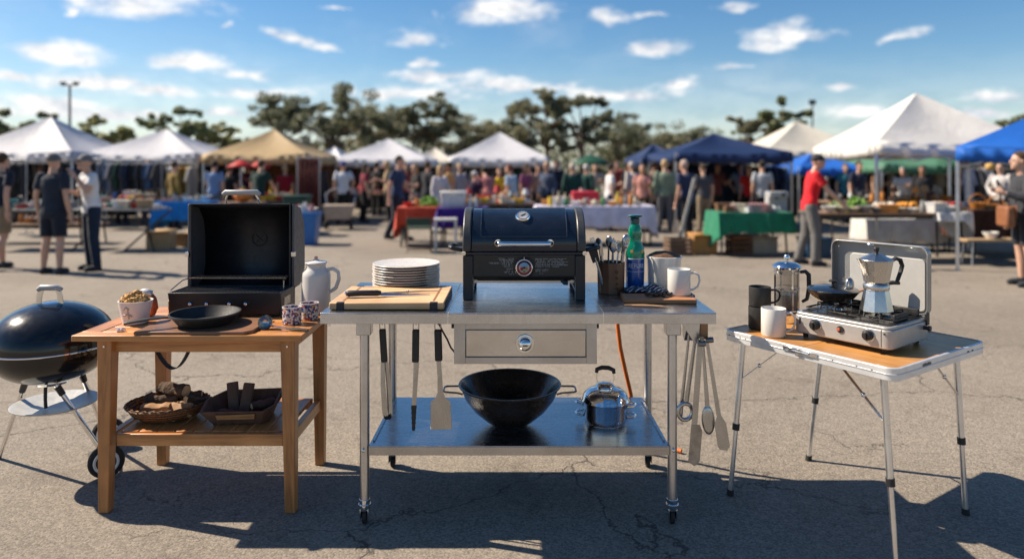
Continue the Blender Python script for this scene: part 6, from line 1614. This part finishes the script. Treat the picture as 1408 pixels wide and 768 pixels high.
def crate_slat(name,label,px,Y,w,d,h,col,cat='crate'):
    t=thing(name,label,cat,(X(px,Y),Y,0),.1); m=wood('crate_'+name+str(int(col[0]*100)),col,mul(col,.5),'x',.6,.8,.3,coat=0)
    mb=MB()
    for s in (-1,1):
        for k in range(4): mb.box(-w/2,w/2,s*d/2-.008,s*d/2+.008,.01+k*h/4,k*h/4+h/4-.015)
        for k in range(4): mb.box(s*w/2-.008,s*w/2+.008,-d/2+.009,d/2-.009,.01+k*h/4,k*h/4+h/4-.015)
    mb.box(-w/2+.01,w/2-.01,-d/2+.01,d/2-.01,.003,.012); mb.obj('slats',m,t,.002)
    mb=MB()
    for sx_ in (-1,1):
        for sy_ in (-1,1): mb.box(sx_*(w/2-.02)-.014,sx_*(w/2-.02)+.014,sy_*(d/2-.022)-.012,sy_*(d/2-.022)+.012,.0125,h)
    pieces(mb,'post',m,t)
    return t
def carton(label,px,Y,w,d,h,col,rz=.1):
    t=thing('cardboard_box',label,'box',(X(px,Y),Y,0),rz); m=pm('cardboard%d'%int(col[0]*100),col,.85,0,.12,8,bs=60,bstr=.2)
    mb=MB(); mb.box(-w/2,w/2,-d/2,d/2,0,h); mb.obj('box',m,t,.004)
    for s in (-1,1):
        mb=MB(); mb.add([(-w/2,s*d/2,h),(w/2,s*d/2,h),(w/2-.01,s*(d/2+.10),h+.05),(-w/2+.01,s*(d/2+.10),h+.05)],[(0,1,2,3)]); mb.obj('flap',m,t,solid=.004)
carton('tan cardboard box on the ground beneath the bright blue cloth',222,12.9,.42,.34,.30,(.34,.22,.11))
carton('brown cardboard box at the foot of the blue clothed table',258,13.4,.40,.3,.22,(.22,.14,.07),-.2)
# blue tub right of open grill
t=thing('blue_tub','big blue plastic tub of goods beyond the open grill','tub',(X(416,13.6),13.7,0),.05)
mb=MB(); mb.hexa([(-.24,-.18,0),(.24,-.18,0),(.24,.18,0),(-.24,.18,0)],[(-.30,-.24,.60),(.30,-.24,.60),(.30,.24,.60),(-.30,.24,.60)]); mb.box(-.32,.32,-.26,.26,.601,.63); mb.obj('tub',pm('tub_blue',(.015,.13,.38),.35),t,.01)
goods(X(416,13.6)-.36,X(416,13.6)+.36,13.7,.4,.631,6,'blue tub',['folded_shirt','bowl','jar'],['white','red','pink'],30,'goods piled on the blue tub')
stall_table('trestle_table','small table of yellow and red goods inside the tan tent',X(330,16),X(405,16),16.3,.6,.75)
goods(X(330,16),X(405,16),16.3,.6,.75,12,'small table in the tan tent',['jar','bowl','storage_box','bottle'],['yellow','red','cream','orange','pink'],31,'goods on the small table in the tan tent')
t=thing('pumpkin','orange pumpkin on the tan tent table above the open grill','pumpkin',(X(334,15.2),15.2,.757))
mb=MB()
pts=[]
vs=[];fs=[];sg=40
for i in range(13):
    th=PI*i/12
    for j in range(sg):
        a=2*PI*j/sg; k=1+.06*math.cos(a*10); vs.append((.20*math.sin(th)*math.cos(a)*k,.20*math.sin(th)*math.sin(a)*k,.14+.14*math.cos(th)))
for i in range(12):
    for j in range(sg): fs.append((i*sg+j,(i+1)*sg+j,(i+1)*sg+(j+1)%sg,i*sg+(j+1)%sg))
mb.add(vs,fs); mb.obj('flesh',pm('pumpkin',(.55,.17,.03),.45),t); mb=MB(); mb.tube([(0,0,.27),(.01,0,.32),(.03,0,.34)],[.025,.017,.02],8); mb.obj('stalk',M_leafy,t)
stall_table('trestle_table','narrow table carrying the pumpkin, behind the open grill',X(305,15.2),X(362,15.2),15.2,.55,.757)
# green bin
t=thing('green_bin','dark green bin beside the tan tent','bin',(X(409,15.6),15.6,0)); mb=MB(); mb.hexa([(-.22,-.2,0),(.22,-.2,0),(.22,.2,0),(-.22,.2,0)],[(-.26,-.24,.85),(.26,-.24,.85),(.26,.24,.85),(-.26,.24,.85)]); mb.obj('bin',pm('bin_green',(.01,.05,.035),.45),t,.02)
mb=MB(); mb.box(-.28,.28,-.26,.26,.852,.89); mb.obj('lid',pm('bin_green',(0,0,0)),t,.01)
t=thing('maroon_screen','maroon fabric screen at the side of the tan tent','screen',(X(424,18),18,0)); mb=MB()
vs=[];NN=24
for z in (.03,1.75):
    for i in range(NN+1): vs.append((-.28+.56*i/NN,.03*math.sin(i*1.3),z))
mb.add(vs,[(i,i+1,NN+2+i,NN+1+i) for i in range(NN)]); mb.obj('fabric',Wmr,t,solid=.006)
mb=MB(); mb.cyl((-.29,0,0),(-.29,0,1.80),.016,seg=8); mb.cyl((.29,0,0),(.29,0,1.80),.016,seg=8); mb.cyl((-.29,0,1.78),(.29,0,1.78),.012,seg=8); mb.obj('frame',M_pole,t)
# red and purple tables
stall_table('trestle_table','table under the orange red cloth',X(546,13.1),X(598,13.1),13.5,.75,.75)
table_cloth('orange red tablecloth beside the walking navy T-shirt man',X(546,13.1),X(598,13.1),13.5,.75,.75,.30,cloth('cloth_orange',(.50,.055,.025)),5,left=.60)
prod('bushy green herb plant on the orange red cloth','herb_plant',590,13.5,.757,5,1.0,M_leafy)
goods(X(546,13.1),X(585,13.1),13.5,.6,.757,4,'orange red cloth',['bowl','jar'],['orange','red','cream'],6,'goods on the orange red cloth')
stall_table('trestle_table','table under the purple cloth',X(602,12.9),X(668,12.9),13.3,.75,.75)
table_cloth('deep purple tablecloth behind the closed grill',X(602,12.9),X(668,12.9),13.3,.75,.75,.36,cloth('cloth_purple',(.035,.012,.16)),6)
t=thing('cool_box','white plastic cool box on the purple cloth','cool box',(X(624,13.3),13.3,.757)); mb=MB(); mb.hexa([(-.21,-.14,0),(.21,-.14,0),(.21,.14,0),(-.21,.14,0)],[(-.24,-.17,.24),(.24,-.17,.24),(.24,.17,.24),(-.24,.17,.24)]); mb.obj('body',pm('coolbox',(.55,.55,.54),.4),t,.02)
mb=MB(); mb.box(-.25,.25,-.18,.18,.242,.31); mb.obj('lid',M_white,t,.025)
goods(X(634,13.3),X(668,13.3),13.3,.6,.757,4,'purple cloth',['jar','bottle','bowl'],['orange','white','yellow'],16,'goods on the purple cloth')
# stool and chair
t=thing('white_stool','white square stool in front of the purple cloth','stool',(X(612,12.4),12.5,0),.1)
mb=MB(); mb.box(-.21,.21,-.18,.18,.56,.60); mb.obj('seat',pm('stool_white',(.5,.49,.47),.4),t,.006)
for sx_ in (-1,1):
    for sy_ in (-1,1): mb=MB(); mb.box(sx_*.18-.022,sx_*.18+.022,sy_*.15-.022,sy_*.15+.022,0,.559); mb.obj('leg',pm('stool_white',(0,0,0)),t,.003)
t=thing('folding_chair','dark green folding chair in front of the orange red cloth','chair',(X(575,12.35),12.5,0),PI+.1)
mb=MB(); mb.box(-.21,.21,-.2,.2,.42,.45); mb.obj('seat',pm('chair_green',(.02,.045,.03),.6),t,.01)
mb=MB(); mb.box(-.21,.21,.19,.215,.48,.62); mb.obj('backrest',pm('chair_green',(0,0,0)),t,.008)
for s in (-1,1):
    mb=MB(); mb.cyl((s*.205,.24,0),(s*.205,-.19,.44),.012,seg=8); mb.obj('leg',pm('chair_brown',(.10,.06,.04),.5),t); mb=MB(); mb.cyl((s*.225,-.24,0),(s*.225,.21,.62),.012,seg=8); mb.obj('leg',pm('chair_brown',(0,0,0)),t)
mb=MB(); mb.cyl((-.2,-.2,.05),(.2,-.2,.05),.008,seg=6); mb.cyl((-.2,.19,.06),(.2,.19,.06),.008,seg=6); mb.obj('stretcher',pm('chair_brown',(0,0,0)),t)
# white clothed table
stall_table('trestle_table','long table under the white lilac cloth behind the bottle',X(738,13.3),X(900,13.3),13.7,.8,.76)
table_cloth('pale lilac white tablecloth behind the glass bottle',X(738,13.3),X(900,13.3),13.7,.8,.76,.40,cloth('cloth_lilac',(.52,.50,.62)),7,right=.62)
goods(X(740,13.3),X(898,13.3),13.7,.75,.767,22,'lilac white cloth',['bowl','jar','storage_box','bottle','teapot'],['white','cream','yellow','orange','grey','green','white'],8,'goods on the lilac white cloth')
t=thing('red_chest','large red box standing on the lilac white cloth','box',(X(805,13.9),13.95,.767)); mb=MB(); mb.box(-.26,.26,-.16,.16,0,.20); mb.obj('body',pm('chest_red',(.5,.02,.04),.4),t,.01)
mb=MB(); mb.box(-.27,.27,-.17,.17,.202,.27); mb.obj('lid',pm('chest_red',(0,0,0)),t,.02)
mb=MB(); mb.tube([(-.06,-.172,.13),(-.05,-.20,.13),(.05,-.20,.13),(.06,-.172,.13)],.01,6); mb.obj('handle',M_white,t)
# second row centre tables
stall_table('trestle_table','table of goods between the shoppers in the middle tent',X(632,15.0),X(736,15.0),15.0,.7,.76)
goods(X(632,15),X(736,15),15.0,.7,.76,18,'table in the middle tent',tk+['lamp'],['orange','yellow','cream','brown','red','white'],9,'goods in the middle tent')
stall_table('trestle_table','table of goods behind the green coated women',X(776,16.6),X(882,16.6),16.9,.7,.76)
goods(X(776,16.6),X(882,16.6),16.9,.7,.76,16,'table beside the green coats',tk+['lamp'],['cream','white','brown','green','pink'],10,'goods beside the green coats')
stall_table('trestle_table','table of goods behind the man in the blue cap',X(452,19.6),X(535,19.6),20,.7,.76)
goods(X(452,19.6),X(535,19.6),20,.7,.76,14,'table behind the blue cap man',tk+['lamp'],['cream','white','brown','grey','pink','red'],11,'goods behind the blue cap man')
# cart by white back man
t=thing('hand_cart','small cream handcart pushed by the man in the blue cap','cart',(X(466,17.0),17.0,0),.1)
mb=MB(); mb.hexa([(-.28,-.2,.25),(.28,-.2,.25),(.28,.2,.25),(-.28,.2,.25)],[(-.36,-.25,.60),(.36,-.25,.60),(.36,.25,.60),(-.36,.25,.60)]); mb.obj('body',pm('cart_cream',(.45,.36,.28),.5),t,.01)
mb=MB(); mb.tube([(-.3,.2,.5),(-.38,.35,.85),(-.2,.40,.98),(.2,.40,.98),(.38,.35,.85),(.3,.2,.5)],.014,8); mb.obj('handle',M_pole,t)
for s in (-1,1):
    for q in (-1,1): mb=MB(); mb.lathe([(0,-.02),(.10,-.02),(.12,0),(.10,.02),(0,.02)],18,(s*.30,q*.15,.12),'x'); mb.obj('wheel',M_rubber,t)
mb=MB(); mb.cyl((-.3,.15,.12),(.3,.15,.12),.012,seg=8); mb.cyl((-.3,-.15,.12),(.3,-.15,.12),.012,seg=8); mb.cyl((0,-.15,.12),(0,-.15,.27),.012,seg=8); mb.cyl((0,.15,.12),(0,.15,.27),.012,seg=8); mb.obj('axle',M_tlk,t)
# green clothed table
stall_table('trestle_table','table under the green cloth beside the man in red',X(988,11.8),X(1088,11.8),12.15,.75,.74)
table_cloth('emerald green tablecloth beside the man in the red T-shirt',X(988,11.8),X(1088,11.8),12.15,.75,.74,.34,cloth('cloth_green',(.012,.16,.085)),8,left=.62)
goods(X(990,11.8),X(1086,11.8),12.15,.7,.747,18,'emerald green cloth',['bowl','jar','storage_box','book_stack','teapot'],['white','cream','brown','grey','tan','pink'],12,'goods on the emerald green cloth')
t=thing('coffee_machine','boxy grey coffee machine at the rear of the emerald cloth','coffee machine',(X(1071,12.3),12.42,.747)); mb=MB(); mb.box(-.17,.17,-.08,.12,0,.34); mb.box(-.17,.17,-.15,-.0805,.24,.34); mb.box(-.15,.15,-.15,-.081,0,.03); mb.obj('body',pm('machine',(.36,.36,.36),.35),t,.012)
mb=MB(); mb.lathe([(0,0),(.03,0),(.028,.02),(0,.022)],14,(.07,-.151,.29),'y'); mb.cyl((-.04,-.12,.24),(-.04,-.12,.20),.02,seg=10); mb.obj('knob',M_black,t)
crate_slat('wicker_crate','open slatted crate on the ground behind the white mug',932,12.1,.40,.35,.30,(.14,.09,.06))
carton('orange brown box beside the slatted crate',966,12.2,.42,.32,.30,(.38,.19,.06),.05)
crate_slat('wicker_crate','dark slatted crate beneath the emerald cloth',1016,12.2,.38,.30,.34,(.16,.08,.04))
carton('pale box beneath the emerald cloth',1045,12.3,.50,.35,.27,(.42,.36,.28),0)
crate_slat('wicker_crate','flat slatted crate beneath the long food table',1180,11.9,.5,.35,.26,(.28,.18,.09))
t=thing('prop_board','leaning pale board beside the navy clad shopper','board',(X(932,13.3),13.3,0)); t.rotation_euler=(0,R(14),0); mb=MB(); mb.box(-.03,.03,-.02,.02,0,1.35); mb.obj('board',pm('board_pale',(.4,.38,.35),.6),t,.003)
# long food table
stall_table('food_table','long brown food table with dark legs behind the camp stove',X(1118,11.2),X(1322,11.2),11.4,.8,.79)
LX0,LX1=X(1118,11.2),X(1322,11.2)
prod('head of bright green lettuce on the long food table','lettuce',1176,11.45,.791,1,1.15,M_leafy)
prod('paler cabbage beside the bright lettuce','cabbage',1152,11.6,.791,2,.85,pm('cabbage',(.42,.50,.25),.6,0,.3))
goods(LX0,LX1,11.18,.3,.79,11,'long food table',['storage_box','bowl','bowl','jar'],['white','grey','white','brown','orange','cream'],13,'dishes along the long food table',1)
heap('tray of oranges on the long food table','orange_tray',1247,11.5,.791,3,40,.16,.035,(.65,.28,.03))
heap('tray of brown loaves on the long food table','bread_tray',1284,11.5,.791,4,14,.18,.055,(.35,.18,.07))
heap('tray of white eggs behind the dishes on the food table','egg_tray',1215,11.6,.791,5,30,.16,.03,(.6,.55,.48))
table_cloth('white cloth bunched over the end of the long food table',LX1-.5,LX1+.02,11.4,.82,.797,.14,cloth('cloth_white',(.55,.55,.56)),9,right=.45)
heap('tray of red apples on the bunched white cloth','apple_tray',1310,11.35,.803,6,30,.15,.035,(.42,.04,.03))
stall_table('trestle_table','second food table, further back beneath the big white tent',X(1140,13.5),X(1325,13.5),13.8,.7,.85)
goods(X(1140,13.5),X(1325,13.5),13.8,.7,.85,22,'second food table',['bowl','jar','teapot','lamp','basket','bottle'],['brown','cream','orange','grey','black','tan','white'],14,'goods on the second food table')
stall_table('trestle_table','table under the pale cloth beneath the big white tent',X(1185,12.6),X(1300,12.6),12.7,.5,.58)
table_cloth('pale cloth hanging low behind the long food table',X(1185,12.6),X(1300,12.6),12.7,.5,.58,.42,cloth('cloth_pale',(.5,.49,.46)),10)
# brown table right + bench
stall_table('trestle_table','table under the dark brown cloth near the charcoal jumper man',X(1338,11.6),X(1450,11.6),12.0,.8,.80)
table_cloth('dark brown tablecloth near the man in the charcoal jumper',X(1338,11.6),X(1450,11.6),12.0,.8,.80,.5,cloth('cloth_brown',(.06,.022,.014)),11)
goods(X(1338,11.6),X(1450,11.6),12.0,.75,.807,14,'dark brown cloth',['bowl','basket','jar','book_stack'],['orange','tan','brown','cream','white'],15,'goods on the dark brown cloth')
t=thing('wooden_bench','low pale wooden bench before the dark brown cloth','bench',(X(1376,10.7),10.8,0),0)
mb=MB(); mb.box(-.55,.55,-.15,.15,.37,.41); mb.obj('seat',wood('bench_wood',(.40,.28,.16),(.25,.16,.09),'x',.6,.7),t,.006)
for s in (-1,1): mb=MB(); mb.tube([(s*.46,-.12,0),(s*.44,-.11,.37),(s*.44,.11,.37),(s*.46,.12,0)],.014,8); mb.obj('leg',M_pole,t)
t=thing('metal_bowl','white enamel bowl standing on the low bench','bowl',(X(1362,10.8),10.8,.411)); mb=MB(); mb.lathe([(0,0),(.06,0),(.11,.08),(.115,.10),(.108,.10),(.055,.015),(0,.012)],24); mb.obj('bowl',M_white,t); 
t=thing('hanging_lamp','round yellow paper lantern hanging in the green roofed stall','lantern',(X(1362,15),15,1.55)); mb=MB(); mb.ell((0,0,0),.10,.10,.11,18,12); mb.obj('lantern',pm('lantern_yellow',(.6,.38,.12),.6),t); mb=MB(); mb.cyl((0,0,.105),(0,0,.32),.004,seg=6); mb.obj('cord',M_black,t)
for i,(px,Y,col,lab) in enumerate(((1213,13.0,(.28,.27,.3),'grey speaker box beneath the pale cloth'),(1120,11.7,(.02,.06,.12),'blue storage crate at the feet of the man in red'))):
    t=thing('storage_crate',lab,'crate',(X(px,Y),Y,0),.1); mb=MB(); mb.hexa([(-.20,-.15,0),(.20,-.15,0),(.20,.15,0),(-.20,.15,0)],[(-.23,-.18,.32),(.23,-.18,.32),(.23,.18,.32),(-.23,.18,.32)]); mb.obj('body',pm('crate_c%d'%i,col,.5),t,.01); mb=MB(); mb.box(-.245,.245,-.195,.195,.321,.345); mb.obj('lid',pm('crate_c%d'%i,col,.5),t,.006)
# ------------------------------------------------------------------ light mast
t=thing('light_mast','tall thin floodlight mast rising behind the edge tents','lamp post',(X(96,38),38,0))
mb=MB(); mb.cyl((0,0,0),(0,0,6.0),.09,.06,12); mb.obj('pole',pm('mast',(.10,.10,.11),.5,.3),t)
mb=MB(); mb.box(-.45,.45,-.04,.04,6.0,6.06); mb.obj('crossbar',pm('mast',(0,0,0)),t)
for s in (-.36,.36): mb=MB(); mb.box(s-.12,s+.12,-.14,.10,6.07,6.2); mb.obj('floodlight',M_black,t,.01)
t=thing('light_mast','slim floodlight mast between the cream and big white tents','lamp post',(X(1117,45),45,0))
mb=MB(); mb.cyl((0,0,0),(0,0,5.6),.09,.05,12); mb.obj('pole',pm('mast',(0,0,0)),t); mb=MB(); mb.box(-.2,.2,-.1,.1,5.6,5.9); mb.obj('floodlight',M_black,t,.02)
# ------------------------------------------------------------------ trees
def leafmat(name,c):
    m,nt,b=newmat(name); cc_=coords(nt)
    L(nt,ramp(nt,noise(nt,cc_,.9,4),[(.3,mul(c,.55)),(.7,mul(c,1.45))]),b.inputs['Base Color']); b.inputs['Roughness'].default_value=.6
    tr=nnode(nt,'ShaderNodeBsdfTranslucent'); tr.inputs['Color'].default_value=(*mul(c,1.6),1); mx=nnode(nt,'ShaderNodeMixShader'); mx.inputs[0].default_value=.25
    L(nt,b.outputs[0],mx.inputs[1]); L(nt,tr.outputs[0],mx.inputs[2]); L(nt,mx.outputs[0],nt.nodes['Material Output'].inputs[0]); return m
LM=[leafmat('eucalypt_leaves',(.16,.185,.085)),leafmat('dark_leaves',(.125,.135,.075)),leafmat('yellow_leaves',(.24,.24,.09)),leafmat('brown_leaves',(.17,.165,.09))]
M_trunk=pm('trunk',(.12,.085,.06),.9,0,.3,3,bs=8,bstr=.6)
def tree(label,px,Y,toppx,wpx,seed,mat,style='gum',n=5200,low=.35,group='trees beyond the market'):
    rg=random.Random(seed); x=X(px,Y); H_=1.52+(230-toppx)/950*Y; W=wpx/950*Y
    t=thing('gum_tree' if style=='gum' else 'tree',label,'tree',(x,Y,0),0,group)
    clumps=[]; nc=rg.randint(11,15) if style=='gum' else 22
    mb=MB(); tr_top=Vector((rg.uniform(-.1,.1)*W,0,H_*.55))
    mb.tube([(0,0,0),(.1,0,H_*.25),tr_top],[.028*H_,.02*H_,.013*H_],8)
    for i in range(nc):
        a=2*PI*i/nc+rg.uniform(-.4,.4); rr_=math.sqrt(rg.random())*.5*W
        hz=H_*(low+(1-low)*rg.random()**.7)-.0
        hz=min(hz,H_*(1-.25*(rr_/(.5*W))**2)-.10*H_)
        c=Vector((math.cos(a)*rr_,math.sin(a)*rr_*.8,hz)); r=W*(rg.uniform(.12,.20) if style=='gum' else rg.uniform(.14,.22)); clumps.append((c,r))
        m_=(tr_top+c)/2+Vector((0,0,-.04*H_)); mb.tube([tr_top*rg.uniform(.6,1),m_,c],[.010*H_,.006*H_,.003*H_],6)
    mb.obj('trunk',M_trunk,t)
    vs=[];fs=[]; tot=sum(r*r for c,r in clumps); s0=max(.05,.0025*Y)*(1.15 if n<5000 else 1)
    for c,r in clumps:
        k=int(n*r*r/tot); subs=[(c+Vector((rg.gauss(0,.5),rg.gauss(0,.5),rg.gauss(0,.3)))*r,r*rg.uniform(.35,.6)) for _ in range(7)]
        for _ in range(k):
            sc_,sr=rg.choice(subs); d=Vector((rg.gauss(0,1),rg.gauss(0,1),rg.gauss(0,1))).normalized()*sr*rg.random()**.4; d.z*=.62
            p=sc_+d; n1=Vector((rg.gauss(0,1),rg.gauss(0,1),rg.gauss(0,1))).normalized(); n2=n1.orthogonal().normalized(); s=s0*rg.uniform(.6,1.4); b=len(vs)
            vs+=[p-n1*s,p-n2*s*.45,p+n1*s,p+n2*s*.45]; fs.append((b,b+1,b+2,b+3))
    me=bpy.data.meshes.new('crown'); me.from_pydata([tuple(v) for v in vs],[],fs); me.materials.append(mat)
    o=bpy.data.objects.new('crown',me); COL.objects.link(o); o.parent=t
TR=[
 (-8,40,138,60,0,'gum','flat topped gum tree at the photo edge behind the white tent'),
 (48,42,142,70,0,'gum','gum tree with layered crown between the first tent and the mast'),
 (88,46,176,90,2,'bush','low bushy tree at the foot of the floodlight mast'),
 (145,43,147,62,2,'gum','yellow green gum tree between the first two white tents'),
 (246,44,139,78,0,'gum','gum tree rising behind the peak of the second white tent'),
 (300,44,160,60,2,'gum','small round gum tree between the second white tent and the tan tent'),
 (400,40,124,120,1,'gum','dark gum tree rising above the tan tent'),
 (462,40,116,130,1,'gum','tall dark gum tree behind the man in the blue cap'),
 (520,44,135,120,3,'bush','brown tinged tree beyond the walking navy T-shirt man'),
 (585,42,122,110,1,'gum','dark gum tree above the blonde woman'),
 (640,44,150,110,3,'bush','bushy brown green tree behind the middle tent'),
 (700,46,160,90,1,'bush','dark bushy tree above the closed grill'),
 (748,38,105,90,3,'gum','tall brown green gum tree beside the middle tent peak'),
 (798,38,98,100,1,'gum','tallest dark gum tree above the green umbrella'),
 (850,42,150,90,1,'bush','dark bushy tree behind the green coated women'),
 (905,46,178,100,3,'bush','low tree behind the dull blue canopy'),
 (965,46,170,100,1,'bush','low dark tree behind the navy canopy'),
 (1028,44,142,66,3,'gum','thin brown gum tree beside the cream canopy'),
 (1076,43,120,62,0,'gum','open crowned gum tree above the cream canopy'),
 (1225,52,176,90,0,'bush','low tree hidden behind the big white tent'),
 (1402,44,148,56,0,'gum','gum tree peeping over the bright blue tent'),
 (1340,50,172,90,1,'bush','low dark tree between the big white and blue tents'),
]
for i,(px,Y,top,w_,mi,st_,lab) in enumerate(TR): tree(lab,px,Y,top,w_,100+i,LM[mi],st_,n=(7500 if st_=='gum' else 8000),low=(.38 if st_=='gum' else .12))
# far hedge line
rg=random.Random(77); vs=[];fs=[]
for _ in range(26000):
    x=rg.uniform(-60,60); hh=2.6+1.0*math.sin(x*.33)+.7*math.sin(x*.9+1)+.4*math.sin(x*2.3); z=hh*rg.random()**.8; y=58+rg.uniform(0,4); s=rg.uniform(.10,.26)
    n1=Vector((rg.gauss(0,1),rg.gauss(0,1),rg.gauss(0,1))).normalized(); n2=n1.orthogonal().normalized(); p=Vector((x,y,z)); b=len(vs)
    vs+=[p-n1*s,p-n2*s*.6,p+n1*s,p+n2*s*.6]; fs.append((b,b+1,b+2,b+3))
me=bpy.data.meshes.new('h'); me.from_pydata([tuple(v) for v in vs],[],fs); me.materials.append(LM[1]); o=bpy.data.objects.new('scrub_vegetation',me); COL.objects.link(o); o['kind']='stuff'; o['label']='dark scrub closing off the car park'; o['category']='scrub'
